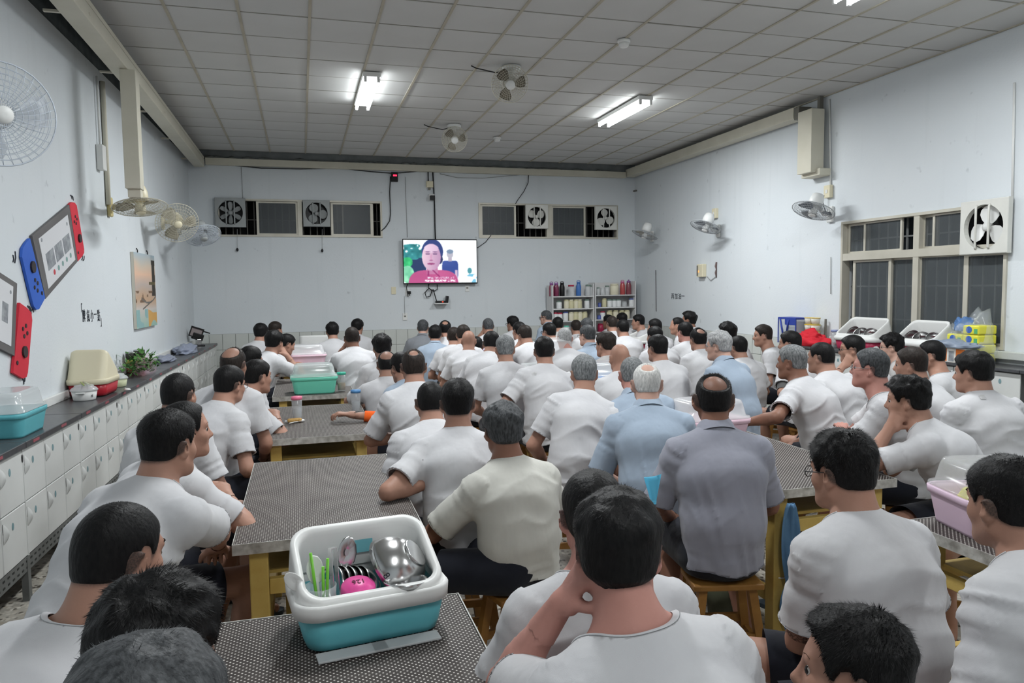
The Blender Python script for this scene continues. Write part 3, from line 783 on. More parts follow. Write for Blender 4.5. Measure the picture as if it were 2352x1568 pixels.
# ------------------------------------------------------------------ room shell
XR, YB, YF = 5.74, 12.1, -2.6
LANG = math.atan(.2/8.1); LT = np.array([math.sin(LANG), math.cos(LANG), 0]); LN = np.array([math.cos(LANG), -math.sin(LANG), 0]); LB = np.array([-1.78, 4.0, 0])
def LW(s, d, z): return LB+LT*(s-4)+LN*d+np.array([0, 0, z])
def onL(px, py, d=0.0):
    r = ROT@np.array([px-CX, -(py-CY), -FPX]); t = ((LB+LN*d-EYE)@LN)/(r@LN); P = EYE+t*r
    return float((P-LB)@LT+4), float(P[2]), P
LM = Matrix(((LN[0], LT[0], 0, LB[0]-LT[0]*4), (LN[1], LT[1], 0, LB[1]-LT[1]*4), (0, 0, 1, 0), (0, 0, 0, 1)))   # (d, s, z) -> world
bm = bmesh.new(); box(bm, (-2.4, YF-.2, -.12), (XR+.3, YB+.3, 0)); struct(finish('floor', bm, FLOOR))
bm = bmesh.new(); box(bm, (-.2, YF-.4, 0), (0, YB+.5, 3.645), LM); struct(finish('wall_left', bm, WALL))
bm = bmesh.new(); box(bm, (-.2, YF-.4, 3.645), (-.03, YB+.5, 3.95), LM); struct(finish('gap_shade_left', bm, DARKGAP))  # dark panel standing in for the shaded gap behind the trunking
W1 = (-1.19, 1.29, 2.48, 3.055); W2 = (2.89, 5.41, 2.485, 3.07); WR = (4.85, 6.84, 1.07, 2.325)
wallgrid('wall_back', [-2.2, XR+.2], [0, 3.95], [W1, W2], lambda a, b, c, d: ((a, YB, c), (b, YB+.2, d)), WALL)
wallgrid('wall_right', [YF-.2, YB], [0, 3.95], [WR], lambda a, b, c, d: ((XR, a, c), (XR+.2, b, d)), WALL)
bm = bmesh.new(); box(bm, (-2.4, YF-.2, 0), (XR+.3, YF, 3.95)); struct(finish('wall_front', bm, WALL))
bm = bmesh.new(); box(bm, (-1.6, YB-.014, 3.652), (XR, YB-.001, 3.90)); struct(finish('gap_shade_back', bm, mottled('gap_shade_grey', srgb(120, 124, 124), srgb(140, 144, 144), 6, .9)))  # strip coloured as the shade in the gap above the back trunking
# ceiling: dark void slab, boards on bars
bm = bmesh.new(); box(bm, (-2.4, YF-.2, 3.86), (XR+.3, YB+.3, 3.98)); ceil = struct(finish('ceiling', bm, DARKVOID))
g0 = on(701.5, 354, 2, CEIL)[0]; gx = (g0-on(538, 347, 2, CEIL)[0])/2; gx = round(gx, 4)
y0_, y1_ = on(706, 40.3, 2, CEIL)[1], on(706, 206, 2, CEIL)[1]; gy = (y1_-y0_)/4
CX0, CX1, CY0, CY1 = -1.42, XR-.02, YF, 11.93
xs = [CX0]+[g0+gx*k for k in range(-12, 20) if CX0+.05 < g0+gx*k < CX1-.05]+[CX1]
ys = [CY0]+[y0_+gy*k for k in range(-40, 40) if CY0+.05 < y0_+gy*k < CY1-.05]+[CY1]
cells = []
for i in range(len(xs)-1):
    for j in range(len(ys)-1):
        cells.append(((xs[i]+xs[i+1])/2, (ys[j]+ys[j+1])/2, xs[i+1]-xs[i], ys[j+1]-ys[j]))
def visible(P):
    v = ROT.T@(np.array(P)-EYE)
    if v[2] > -.3: return False
    x, y = CX+FPX*v[0]/-v[2], CY-FPX*v[1]/-v[2]; return -80 < x < 2432 and -80 < y < 1648
cells.sort(key=lambda c: (0 if visible((c[0], c[1], CEIL)) else 1, c[1]))
_tm = {}
rest = bmesh.new()
for k, (x, y, w_, d_) in enumerate(cells):
    tilt = random.uniform(-.003, .003)
    if k < 299:
        key = (round(w_, 3), round(d_, 3))
        if key not in _tm:
            b2 = bmesh.new(); box(b2, (-w_/2+.010, -d_/2+.010, 0), (w_/2-.010, d_/2-.010, .012)); me = bpy.data.meshes.new('ceiling_tile'); b2.to_mesh(me); b2.free(); me.materials.append(TILEM); _tm[key] = me
        o = link('ceiling_tile', _tm[key], None, ceil); o.location = (x, y, CEIL+abs(tilt)); o.rotation_euler = (tilt, tilt*.5, 0)
    else: box(rest, (x-w_/2+.01, y-d_/2+.01, CEIL), (x+w_/2-.01, y+d_/2-.01, CEIL+.012))
o = finish('ceiling_tiles_beyond', rest, TILEM, ceil); o['kind'] = 'stuff'
for x in xs: boxo('ceiling_bar', (x-.011, CY0, CEIL-.006), (x+.011, CY1, CEIL+.004), TBAR, ceil)
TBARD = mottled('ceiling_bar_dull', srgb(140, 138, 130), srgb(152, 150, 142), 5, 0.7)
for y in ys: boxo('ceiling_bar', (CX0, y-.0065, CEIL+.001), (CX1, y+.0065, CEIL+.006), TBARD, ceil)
# trunking round the top of the walls
bz = 3.50; xb1 = on(112, 0, 2, bz)[0]; xb2 = on(168, 0, 2, bz)[0]; zt = on(194, 0, 0, xb2)[2]
t = thing('cable_trunking', 'cream box trunking running along the top of the left wall', 'trunking', (xb1, YF+.1, bz))
L_ = YB-.12-(YF+.1)
boxo('trunk', (0, 0, 0), (xb2-xb1, L_, .11), CREAM, t, .004)
boxo('side_lip', (xb2-xb1-.012, 0, .112), (xb2-xb1, L_, max(zt-bz, .15)), CREAM, t)
for yy in np.arange(1.0, L_-.2, 1.45): boxo('bracket', (-.13, yy, .04), (xb2-xb1+.004, yy+.03, .055), CREAM, t)
t = thing('cable_trunking', 'cream trunking along the top of the back wall above the television', 'trunking', (xb2+.01, YB-.10, 3.545))
boxo('trunk', (0, 0, 0), (XR-.21-(xb2+.01), .095, .10), CREAM, t, .004)
b2 = bmesh.new()
for k in range(60):
    xx = random.uniform(.05, XR-.4-xb2); s_ = random.uniform(.05, .13); bmesh.ops.create_icosphere(b2, subdivisions=1, radius=1, matrix=Matrix.Translation((xx, .06, .105))@Matrix.Diagonal((s_, .04, random.uniform(.015, .045), 1)))
o = finish('filler_foam', b2, mottled('filler_grey', srgb(150, 152, 148), srgb(120, 122, 118), 10, .9), t, True); o['kind'] = 'stuff'
t = thing('cable_trunking', 'cream trunking along the top of the right wall ending in a drop box', 'trunking', (XR-.20, 7.45, 3.56))
boxo('trunk', (0, 0, 0), (.16, YB-.05-7.45, .13), CREAM, t, .004)
boxo('drop_box', (-.03, -.36, -.66), (.14, -.12, .04), CREAM, t, .006)
bm = bmesh.new(); box(bm, (.04, -.42, -.70), (.197, -.10, -.62)); bev(bm, .01); finish('drop_outlet', bm, CREAM, t)
boxo('hanger', (.12, -.30, .02), (.17, -.26, .30), ALUD, t)
boxo('trunk_end', (.0, -.10, -.02), (.17, -.01, .12), ALUD, t, .004)
boxo('bracket', (.16, .9, .05), (.2, .93, .07), CREAM, t); boxo('bracket', (.16, 2.6, .05), (.2, 2.63, .07), CREAM, t)
# vertical trunking and conduit on the left wall
s1, z1, _ = onL(290, 180, .22); s2, z2, _ = onL(305, 440, .22)
p = on(303, 300, 0, -1.335)
t = thing('drop_trunking', 'cream square trunking dropping from the ceiling to the yellowed wall fan', 'trunking', (-1.335, p[1], 2.52))
boxo('trunk', (-.06, -.075, 0), (.06, .075, bz-2.52-.002), CREAM, t, .004)
boxo('foot', (-.05, -.03, -.07), (.05, .07, 0), CREAM, t, .004)
s2, z2, _ = onL(250, 440, .03)
t = thing('conduit', 'grey plastic conduit on the left wall beside the square trunking', 'conduit', tuple(LW(s2, .022, 2.45)), -LANG)
tube_o('pipe', [(0, 0, 0), (0, 0, 1.1)], .022, CREAM, t, 8)
boxo('junction_box', (-.02, -.24, .28), (.035, -.13, .50), WHITEP, t, .006)
tube_o('thin_pipe', [(0, -.18, .5), (0, -.18, 1.1)], .009, WHITEP, t, 6)
# glazed dado tiles
def tiles(name, prefix, n, mk, m, base, par_name):
    st_ = struct(finish(par_name, base, mat(par_name+'_grout', srgb(150, 152, 148), .9)))
    me = None
    for P, rz in mk:
        if me is None:
            b2 = bmesh.new(); box(b2, (.003, -.006, .003), (.187, 0, .243)); bev(b2, .002, 1); me = bpy.data.meshes.new('wall_tile'); b2.to_mesh(me); b2.free(); me.materials.append(GLAZE)
        o = link('wall_tile', me, None, st_); o.location = P; o.rotation_euler = (random.uniform(-.004, .004), 0, rz+random.uniform(-.004, .004))
bm = bmesh.new(); box(bm, (-1.58, YB-.02, 0), (XR, YB-.001, .99))
tiles('d', 'd', 0, [((-1.57+.19*i, YB-.021, .99-.246*(j+1)), 0) for i in range(38) for j in range(4)], GLAZE, bm, 'baseboard_back')
bm = bmesh.new(); box(bm, (XR-.02, 6.9, 0), (XR-.001, YB-.03, .99))
tiles('d', 'd', 0, [((XR-.021, 12.07-.19*i, .99-.246*(j+1)), -PI/2) for i in range(27) for j in range(4)], GLAZE, bm, 'baseboard_right')

# ------------------------------------------------------------------ windows
def win_part(name, par, u0, u1, z0, z1, d0, d1, m, ax):
    lo, hi = ((u0, d0, z0), (u1, d1, z1)) if ax == 'x' else ((d0, u0, z0), (d1, u1, z1))
    return boxo(name, lo, hi, m, par)
def window(name, ax, W, D, frames, sashes, openings, bars):
    """D = coordinate of the wall face; positive depth goes outwards. sashes: (u0,u1,z0,z1,depth, glass?)"""
    u0, u1, z0, z1 = W
    fr = bmesh.new(); f_ = .028
    for a in ((u0, u1, z0, z0+f_), (u0, u1, z1-f_, z1), (u0, u0+f_, z0+f_, z1-f_), (u1-f_, u1, z0+f_, z1-f_)):
        box(fr, *(((a[0], D-.02, a[2]), (a[1], D+.08, a[3])) if ax == 'x' else ((D-.02, a[0], a[2]), (D+.08, a[1], a[3]))))
    root = struct(finish(name, fr, ALU))
    for k, a in enumerate(frames): win_part('window_frame', root, a[0], a[1], a[2], a[3], D-.012-.004*k, D+.07-.004*k, ALU, ax)
    for a in sashes:
        dd = D+a[4]; w_ = a[5] if len(a) > 5 else .03
        s_ = bmesh.new()
        for q in ((a[0], a[1], a[2], a[2]+w_*.7), (a[0], a[1], a[3]-w_*.7, a[3]), (a[0], a[0]+w_, a[2]+w_*.7, a[3]-w_*.7), (a[1]-w_, a[1], a[2]+w_*.7, a[3]-w_*.7)):
            box(s_, *(((q[0], dd, q[2]), (q[1], dd+.022, q[3])) if ax == 'x' else ((dd, q[0], q[2]), (dd+.022, q[1], q[3]))))
        so = finish('sash', s_, ALU, root)
        win_part('pane', so, a[0]+w_, a[1]-w_, a[2]+w_*.7, a[3]-w_*.7, dd+.008, dd+.012, GLASS, ax)
    for kind, u, za, zb in bars:
        if kind == 'v': win_part('grille_bar', root, u-.008, u+.008, za, zb, D+.13, D+.146, BARS if ax == 'y' else BARSD, ax)
        else: win_part('grille_bar', root, za, zb, u-.008, u+.008, D+.127, D+.143, BARS if ax == 'y' else BARSD, ax)
    win_part('night_panel', root, u0-.3, u1+.3, z0-.3, z1+.3, D+.6, D+.62, NIGHT if ax == 'y' else NIGHTB, ax)
    return root
bx = lambda px, py=500: float(on(px, py, 1, YB)[0])
zz = lambda z: z
wb = [('v', x, W1[2], W1[3]) for x in np.arange(W1[0]+.1, W1[1], .105)]+[('h', W1[2]+.27, W1[0], W1[1])]
window('window_1', 'x', W1, YB, [(bx(684), bx(694), W1[2], W1[3])], [(bx(589), bx(685), W1[2]+.03, W1[3]-.03, .02, .035), (bx(760), bx(856), W1[2]+.03, W1[3]-.03, .02, .035), (bx(786), bx(858), W1[2]+.03, W1[3]-.03, .046, .025)], [], wb)
wb = [('v', x, W2[2], W2[3]) for x in np.arange(W2[0]+.1, W2[1], .105)]+[('h', W2[2]+.27, W2[0], W2[1])]
window('window_2', 'x', W2, YB, [(bx(1255), bx(1268), W2[2], W2[3])], [(bx(1104), bx(1186), W2[2]+.03, W2[3]-.03, .02, .035), (bx(1267), bx(1346), W2[2]+.03, W2[3]-.03, .02, .035)], [], wb)
ry = lambda px, py=650: float(on(px, py, 0, XR)[1])
rzv = lambda px, py: float(on(px, py, 0, XR)[2])
zt0, zt1 = rzv(2100, 590), rzv(2100, 572)
wy0, wy1, wz0, wz1 = WR
vb = [('v', y, wz0, wz1) for y in np.arange(wy0+.1, wy1, .125)]+[('h', z, wy0, wy1) for z in (1.28, 1.62, 2.12)]
Y = ry
window('window_3', 'y', WR, XR, [(Y(2110), Y(2097), wz0, wz1), (wy0, wy1, zt0, zt1)],
       [(Y(1985), Y(1940, 540), zt1, wz1-.03, .046), (Y(2068, 530), Y(1980, 540), zt1, wz1-.03, .02, .024), (Y(2145, 520), Y(2110, 520), zt1, wz1-.03, .046), (Y(2222, 520), Y(2138, 520), zt1, wz1-.03, .02, .024),
        (Y(2042), Y(1955), wz0+.03, zt0, .02, .035), (Y(2108), Y(2036), wz0+.03, zt0, .046, .03), (Y(2212), Y(2108), wz0+.03, zt0, .02, .018), (Y(2316), Y(2212), wz0+.03, zt0, .02, .03)], [], vb)
# white sill
boxo('trim_2', (XR-.07, WR[0]-.25, 1.0), (XR+.02, WR[1]+.1, 1.065), GLAZE, None, .006)['kind'] = 'structure'

# ------------------------------------------------------------------ exhaust fans
def exhaust_fan(label, ctr, sz, ax, nb, m, hubm, rot=0., bars=2, group=None):
    """square fan frame with round opening, local +Z points into the room"""
    zdir = (0, -1, 0) if ax == 'x' else (-1, 0, 0)
    M = axis_m(ctr, zdir, (1, 0, 0) if ax == 'x' else (0, 1, 0))
    t = thing('exhaust_fan', label, 'exhaust fan', group=group); t.matrix_world = M
    h = sz/2; R_ = h*.82; n = 40
    bm = bmesh.new()
    def sq(a):
        c, s = math.cos(a), math.sin(a); k = h/max(abs(c), abs(s)); return (c*k, s*k)
    rings = []
    for z_, inner in ((0, 0), (.045, 0), (.05, .012), (.05, 1), (.0, 1)):
        row = []
        for k in range(n):
            a = 2*PI*k/n+PI/4
            if inner == 1: p = (R_*math.cos(a), R_*math.sin(a))
            else: q = sq(a); p = (q[0]*(1-inner*2), q[1]*(1-inner*2))
            row.append(bm.verts.new((p[0], p[1], z_)))
        rings.append(row)
    for a, b in zip(rings, rings[1:]):
        for k in range(n): bm.faces.new((a[k], a[(k+1) % n], b[(k+1) % n], b[k]))
    finish('frame', bm, m, t)
    lathe_o('shroud', [(R_-.002, -.10), (R_-.002, .0)], BLACKP, t, 32, cap0=True, cap1=False)
    for k in range(nb):
        a0 = rot+2*PI*k/nb; bm = bmesh.new(); w_ = R_*(.30 if nb > 4 else .46)
        P = []
        for (rr_, ww, tw_) in (((R_*.16, w_*.35, .012), (R_*.45, w_*.85, .016), (R_*.75, w_*1.0, .014), (R_*.92, w_*.6, .01)) if nb > 4 else ((R_*.16, w_*.5, .012), (R_*.30, w_*1.0, .014), (R_*.52, w_*1.42, .016), (R_*.72, w_*1.36, .014), (R_*.88, w_*.9, .012), (R_*.95, w_*.4, .01))):
            P.append([(rr_, -ww/1.6, -tw_), (rr_, ww/1.6, tw_)])
        top = [[bm.verts.new((x, y, z_-.005)) for x, y, z_ in row] for row in P]; bot = [[bm.verts.new((x, y, z_-.009)) for x, y, z_ in row] for row in P]
        for a, b in zip(top, top[1:]): bm.faces.new((a[0], a[1], b[1], b[0]))
        for a, b in zip(bot, bot[1:]): bm.faces.new((a[0], b[0], b[1], a[1]))
        bmesh.ops.rotate(bm, verts=bm.verts, cent=(0, 0, 0), matrix=Matrix.Rotation(a0, 3, 'Z'))
        finish('blade', bm, hubm, t, True)
    lathe_o('motor_hub', [(R_*.20, -.03), (R_*.20, .02), (R_*.13, .035), (R_*.03, .04)], hubm, t, 16)
    for s in ((-1, 1) if bars == 2 else ()):
        tube_o('guard_bar', [(s*R_*.33, -R_*.98, .05), (s*R_*.33, -R_*.9, .062), (s*R_*.33, R_*.9, .062), (s*R_*.33, R_*.98, .05)], .010, m, t, 6)
    return t
def bp(px, py, d=0.0): return tuple(on(px, py, 1, YB-d))
exhaust_fan('grey six-bladed exhaust fan at the far left end of the left window', bp(529.5, 488.5, .03), .44, 'x', 6, FANGREY, FANGREY, 0.52, group='exhaust fans in the high windows')
exhaust_fan('grey three-bladed exhaust fan in the middle of the left window', bp(727, 490.5, .03), .41, 'x', 3, FANGREY, FANGREY, 2.0, group='exhaust fans in the high windows')
exhaust_fan('white three-bladed exhaust fan in the middle of the right high window', bp(1231.5, 498, .03), .40, 'x', 3, FANWHITE, FANWHITE, 0.5, group='exhaust fans in the high windows')
exhaust_fan('white exhaust fan at the right end of the right high window', bp(1390, 501, .03), .41, 'x', 3, FANWHITE, FANWHITE, 1.7, group='exhaust fans in the high windows')
P = on(2268, 521, 0, XR-.03); exhaust_fan('large white exhaust fan in the top corner of the right wall window', tuple(P), .465, 'y', 3, FANWHITE, WHITEP, 0.4)
for px, y0, y1, lab in ((545, 520, 572, 'thin pull cord hanging under the leftmost exhaust fan'), (740, 520, 574, 'thin pull cord hanging under the second exhaust fan from left')):
    a = np.array(bp(px, y0+6, .045)); b = np.array(bp(px, y1, .045)); t = thing('pull_cord', lab, 'cord', tuple(b))
    tube_o('cord', [(0, 0, 0), tuple(a-b)], .003, CABLEW, t, 5); lathe_o('knob', [(.006, .02), (.018, .0), (.018, -.02), (.006, -.035)], CABLE, t, 8)

# ------------------------------------------------------------------ round fans
def fan(name, label, c, ax, R_, base, basedir, gm, bmz, wire, hub=None, mount=True, arm_m=None, nring=8, group=None, housing=True, dense=40):
    t = thing(name, label, 'fan', tuple(c), group=group)
    M = axis_m((0, 0, 0), ax, (0, 0, 1) if abs(Vector(ax).normalized().z) < .9 else (1, 0, 0))
    bm = bmesh.new()
    def prof(u): return .055*(1-u*u)     # dome
    for k in range(1, nring+1):
        u = k/nring
        for sgn in (1, -1):
            if k == nring and sgn == -1: continue
            tube(bm, [M@Vector((R_*u*math.cos(a), R_*u*math.sin(a), sgn*prof(u))) for a in np.linspace(0, 2*PI, 33)[:-1]], .004 if k == nring else .0016, 4, True)
    for k in range(dense):
        a = 2*PI*k/dense
        for sgn in (1, -1): tube(bm, [M@Vector((R_*u*math.cos(a+u*.25), R_*u*math.sin(a+u*.25), sgn*prof(u))) for u in np.linspace(.15, 1, 5)], .0014, 4)
    o = finish('wire_guard', bm, wire, t); o['kind'] = 'stuff'
    for k in range(3):
        bm = bmesh.new(); a0 = 2*PI*k/3+.6; rows = []
        for rr_, w0, w1 in ((.16, -.25, .3), (.4, -.42, .5), (.65, -.40, .62), (.86, -.22, .5)):
            rows.append([bm.verts.new(M@Vector((R_*rr_*math.cos(a0+w), R_*rr_*math.sin(a0+w), .03*(w-.1)))) for w in np.linspace(w0, w1, 5)])
        for a, b in zip(rows, rows[1:]):
            for i in range(4): bm.faces.new((a[i], a[i+1], b[i+1], b[i]))
        bmesh.ops.solidify(bm, geom=bm.faces[:], thickness=.003)
        finish('blade', bm, bmz, t, True)
    lathe_o('hub_cap', [(.045, -.02), (.045, .05), (.035, .064), (.01, .068)], hub or gm, t, 16, mtx=M)
    if housing: lathe_o('motor_housing', [(.03, -.20), (.06, -.19), (.075, -.14), (.078, -.07), (.06, -.05)], gm, t, 18, mtx=M)
    if mount:
        b = Vector(base)-Vector(c); back = M@Vector((0, 0, -.15)); nrm = Vector(basedir)
        bmx = axis_m(tuple(b), basedir, (0, 0, 1))
        bm = bmesh.new(); box(bm, (-.09, -.045, 0), (.09, .045, .035), bmx); bev(bm, .012, 2); finish('base_plate', bm, arm_m or gm, t)
        tube_o('arm', [tuple(b+nrm*.02), tuple(b+nrm*.10), tuple(back*.5+(b+nrm*.16)*.5), tuple(back)], .024, arm_m or gm, t, 8)
    return t
def wl(px, py, d): return onL(px, py, d)[2]
WIREG = mat('wire_grey', srgb(176, 180, 184), 0.4); WIREC = mat('wire_cream', srgb(204, 200, 184), 0.4); WIREB = mat('wire_blue', srgb(196, 204, 214), 0.4)
BLADEB = mat('fan_blade_translucent', srgb(208, 214, 222), 0.3, alpha=.6); BLADEC = mat('fan_blade_cream', srgb(196, 190, 172), 0.4); BLADET = mat('fan_blade_tan', srgb(150, 142, 128), 0.4)
BLADEG = mat('fan_blade_grey', srgb(150, 156, 162), 0.35)
Ln = (LN[0], LN[1], 0)
c = wl(0, 262, .42); fan('wall_fan', 'large wall fan with pale blades cut off by the left picture edge', c, (.55, -.80, -.2), .242, tuple(LW(float((c-LB)@LT+4)+.1, 0, c[2]-.16)), Ln, WHITEP, BLADEB, WIREB, hub=WHITEP, nring=9, dense=36)
c = wl(322, 476, .36); fan('wall_fan', 'yellowed wall fan tilted down below the square trunking', c, (.12, -.24, -.96), .225, tuple(LW(onL(248, 475)[0], 0, onL(248, 475)[1])), Ln, CREAMP, BLADEC, WIREC, arm_m=YELP)
c = wl(407, 512, .36); fan('wall_fan', 'cream wall fan between the yellowed fan and the small blue fan', c, (.30, -.80, -.42), .225, tuple(LW(onL(371, 510)[0], 0, onL(371, 510)[1])), Ln, CREAMP, BLADEC, WIREC)
c = wl(467, 541, .52); fan('wall_fan', 'pale blue wall fan nearest the back left corner', c, (.25, -.50, -.80), .205, tuple(LW(11.1, 0, 2.52)), Ln, FANGREY, BLADEB, WIREB)
for (px, py), (bx_, by_), rr_, lab, mm, ax_ in (((1868, 484), (1910, 492), .225, 'blue-grey wall fan beside the right wall window', BLADEG, (-.40, -.10, -.91)), ((1621, 521), (1652, 530), .215, 'violet-grey wall fan in the middle of the right wall', BLADEG, (-.40, -.10, -.91)), ((1481, 539), (1500, 543), .215, 'pale green-grey wall fan nearest the back right corner', BLADEC, (-.34, .02, -.94))):
    c = on(px, py, 0, XR-.33); b = on(bx_, by_, 0, XR-.001)
    fan('wall_fan', lab, c, ax_, rr_, tuple(b), (-1, 0, 0), WHITEP, mm, WIREG)
for (px, py), pr, (mx, my), lab in (((1171, 193), 42, (1175, 157), 'ceiling orbit fan with tan blades nearer the camera'), ((1044, 320), 29, (1043, 290), 'ceiling orbit fan with tan blades nearer the back wall')):
    mp_ = on(mx, my, 2, CEIL-.02); c = on(px, py, 1, mp_[1]-.10); zc = -(ROT.T@(c-EYE))[2]
    t = fan('ceiling_fan', lab, c, (-.12, -.86, -.42), pr*zc/FPX, None, None, WHITEP, BLADET, WIREC, mount=False, nring=9, dense=36)
    up = Vector((mp_[0]-c[0], mp_[1]-c[1], CEIL-c[2]-.004)); bk = Vector((.02, .10, .06))
    bm = bmesh.new(); lathe(bm, [(.085, up.z-.035), (.09, up.z-.02), (.09, up.z)], 16); bmesh.ops.translate(bm, verts=bm.verts, vec=(up.x, up.y, 0)); finish('ceiling_mount', bm, WHITEP, t)
    tube_o('neck', [tuple(bk), (up.x, up.y, (up.z+bk.z)/2), (up.x, up.y, up.z-.03)], .026, WHITEP, t, 8)
    tube_o('supply_cord', [(up.x, up.y, up.z-.02), (up.x-.15, up.y+.02, up.z-.06), (up.x-.33, up.y+.06, up.z-.02), (up.x-.38, up.y+.06, up.z)], .006, CABLE, t, 5)
# smoke detectors
for px, py, lab in ((1433, 99, 'white round smoke detector on the ceiling near the camera'), (1142, 319, 'small white smoke detector on the ceiling near the back')):
    p = on(px, py, 2, CEIL-.03); t = thing('smoke_detector', lab, 'smoke detector', (p[0], p[1], CEIL-.005))
    lathe_o('base', [(.055, 0), (.055, -.02), (.05, -.026)], WHITEP, t, 20); lathe_o('sensor', [(.045, -.024), (.042, -.05), (.03, -.06), (.005, -.062)], WHITEP, t, 20)

# ------------------------------------------------------------------ tube lights
TUBE = mat('lit_tube', srgb(255), 0.5, emit=(0.93, 0.98, 1, 1), es=22)
for i, (lx, ly) in enumerate(LAMPS):
    lab = ['twin tube light above the left tables', 'twin tube light above the right-hand tables', 'twin tube light above the picture at right', 'twin tube light above the near left tables', 'twin tube light over the left rear of the room', 'twin tube light over the right rear of the room'][i]
    t = thing('ceiling_light', lab, 'light', (lx, ly, CEIL-.008))
    boxo('housing', (-.085, -.6, -.045), (.085, .6, 0), WHITEP, t, .006)
    for s in (-1, 1):
        bm = bmesh.new(); tube(bm, [(s*.062, -.57, -.075), (s*.062, .57, -.075)], .016, 10); finish('tube', bm, TUBE, t)
        for e_ in (-1, 1): boxo('lamp_holder', (s*.062-.014, e_*.585-.012, -.095), (s*.062+.014, e_*.585+.012, -.044), WHITEP, t, .003)

# ------------------------------------------------------------------ television and the things round it
def tv_picture():
    W_, H_ = 220, 124; y, x = np.mgrid[0:H_, 0:W_]; u = (x+.5)/W_; v = (y+.5)/H_     # v down
    rng = np.random.default_rng(3)
    def nz(sx, sy, s=0): return vnoise(np.stack([(u*sx).ravel()+s, (v*sy).ravel(), np.full(u.size, s+.5)], 1)).reshape(u.shape)
    img = np.zeros((H_, W_, 3)); img[:] = (246, 250, 252)
    img += ((nz(4, 3, 1)-.5)*10)[..., None]
    def put(m, c): img[:] = np.where(m[..., None], np.array(c, float) if not isinstance(c, np.ndarray) else c, img)
    fol = nz(26, 15, 4); tree = (((u-.12)/.17)**2+((v-.38)/.27)**2 < 1.0+1.4*(nz(14, 9, 2)-.5)); put(tree & (fol < .70), np.stack([20+60*fol, 90+90*fol, 95+90*fol], -1))
    put((u < .30) & (v > .42) & (u > .08) & (v < .88) & (nz(7, 7, 9) > .3), (38, 58, 98))
    put((((u-.05)/.07)**2+((v-.52)/.12)**2 < 1), np.stack([30+50*fol, 150+70*fol, 90+50*fol], -1)); put((((u-.05)/.09)**2+((v-.80)/.2)**2 < 1), np.stack([90+80*fol, 180+60*fol, 140+60*fol], -1))
    body = (((u-.63)/.11)**6+((v-.70)/.22)**6 < 1); put(body, np.stack([50+30*(nz(8, 6, 41)-.5), 74+30*(nz(8, 6, 41)-.5), 146+30*(nz(8, 6, 41)-.5)], -1)); put(((u-.63)/.045)**2+((v-.33)/.09)**2 < 1, (178, 176, 190)); put((((u-.63)/.047)**2+((v-.27)/.05)**2 < 1), (120, 140, 165)); put((np.abs(u-.63) < .025) & (v > .41) & (v < .50), (178, 170, 186))
    put((np.abs(u-.715) < .018) & (v > .70), (200, 176, 200))
    put((((u-.90)/.03)**2+((v-.72)/.07)**2 < 1), (80, 150, 160)); put((u > .86) & (v > .80) & (nz(30, 18, 12) > .45), (120, 190, 220))
    put((((u-.39)/.145)**2+((v-.27)/.29)**2 < 1), (42, 60, 120)); put((((u-.47)/.06)**2+((v-.45)/.12)**2 < 1), (38, 46, 92))
    put((((u-.40)/.34)**4+((v-1.02)/.32)**2 < 1), np.stack([186+30*(nz(6, 5, 31)-.5), 84+30*(nz(6, 5, 31)-.5), 136+30*(nz(6, 5, 31)-.5)], -1)); put((np.abs(u-.385) < .075) & (v > .6) & (v < .80), (190, 120, 160))
    face = (((u-.375)/.128)**2+((v-.40)/.315)**2 < 1); sh = np.clip((u-.26)/.25, 0, 1)
    put(face, np.stack([226-44*sh-30*np.clip(v-.45, 0, .3), 196-56*sh-40*np.clip(v-.45, 0, .3), 212-36*sh-30*np.clip(v-.45, 0, .3)], -1))
    put((((u-.375)/.10)**2+((v-.20)/.10)**2 < 1), np.stack([232-26*sh, 208-36*sh, 224-22*sh], -1))
    for ex in (.325, .425): put((((u-ex)/.032)**2+((v-.325)/.014)**2 < 1), (96, 66, 110)); put((((u-ex)/.040)**2+((v-.265-.25*abs(ex-.375)+.0)/.010)**2 < 1), (120, 84, 130))
    put((((u-.372)/.012)**2+((v-.40)/.07)**2 < 1), (204, 150, 184)); put((((u-.37)/.026)**2+((v-.475)/.014)**2 < 1), (170, 110, 150)); put((((u-.37)/.052)**2+((v-.555)/.022)**2 < 1), (150, 70, 120))
    put((np.abs(u-.33) < .01) & (v > .72) & (v < .84), (150, 50, 110)); put(np.abs((u-.40)-(v-.72)*.6) < .012*(v > .70)*(v < .86), (150, 50, 110))
    gl_ = nz(95, 60, 21) > .48
    put((v > .925) & (v < .975) & (u > .28) & (u < .70) & gl_, (250, 250, 252)); put((v > .865) & (v < .90) & (u > .32) & (u < .68) & (nz(110, 70, 5) > .5), (232, 226, 240))
    for _ in range(2):
        P_ = np.pad(img, ((1, 1), (1, 1), (0, 0)), 'edge'); img = (P_[:-2, 1:-1]+P_[2:, 1:-1]+P_[1:-1, :-2]+P_[1:-1, 2:]+2*P_[1:-1, 1:-1])/6
    return np.clip(img, 0, 255)/255, W_, H_
img, W_, H_ = tv_picture()
tx0, tx1 = bx(923.5, 600), bx(1093, 600); tz0, tz1 = on(1008, 652, 1, YB)[2], on(1008, 550, 1, YB)[2]; TW, TH = tx1-tx0, tz1-tz0
tv = thing('television', 'flat television showing a crying woman in a pink blouse', 'television', ((tx0+tx1)/2, YB-.075, (tz0+tz1)/2))
bm = bmesh.new(); box(bm, (-TW/2, -.03, -TH/2), (TW/2, .0, TH/2)); bev(bm, .006); finish('casing', bm, BLACKP, tv)
boxo('wall_mount', (-.2, .0, -.15), (.2, .074, .15), BLACKP, tv)
sw, sh_ = TW-.024, TH-.034
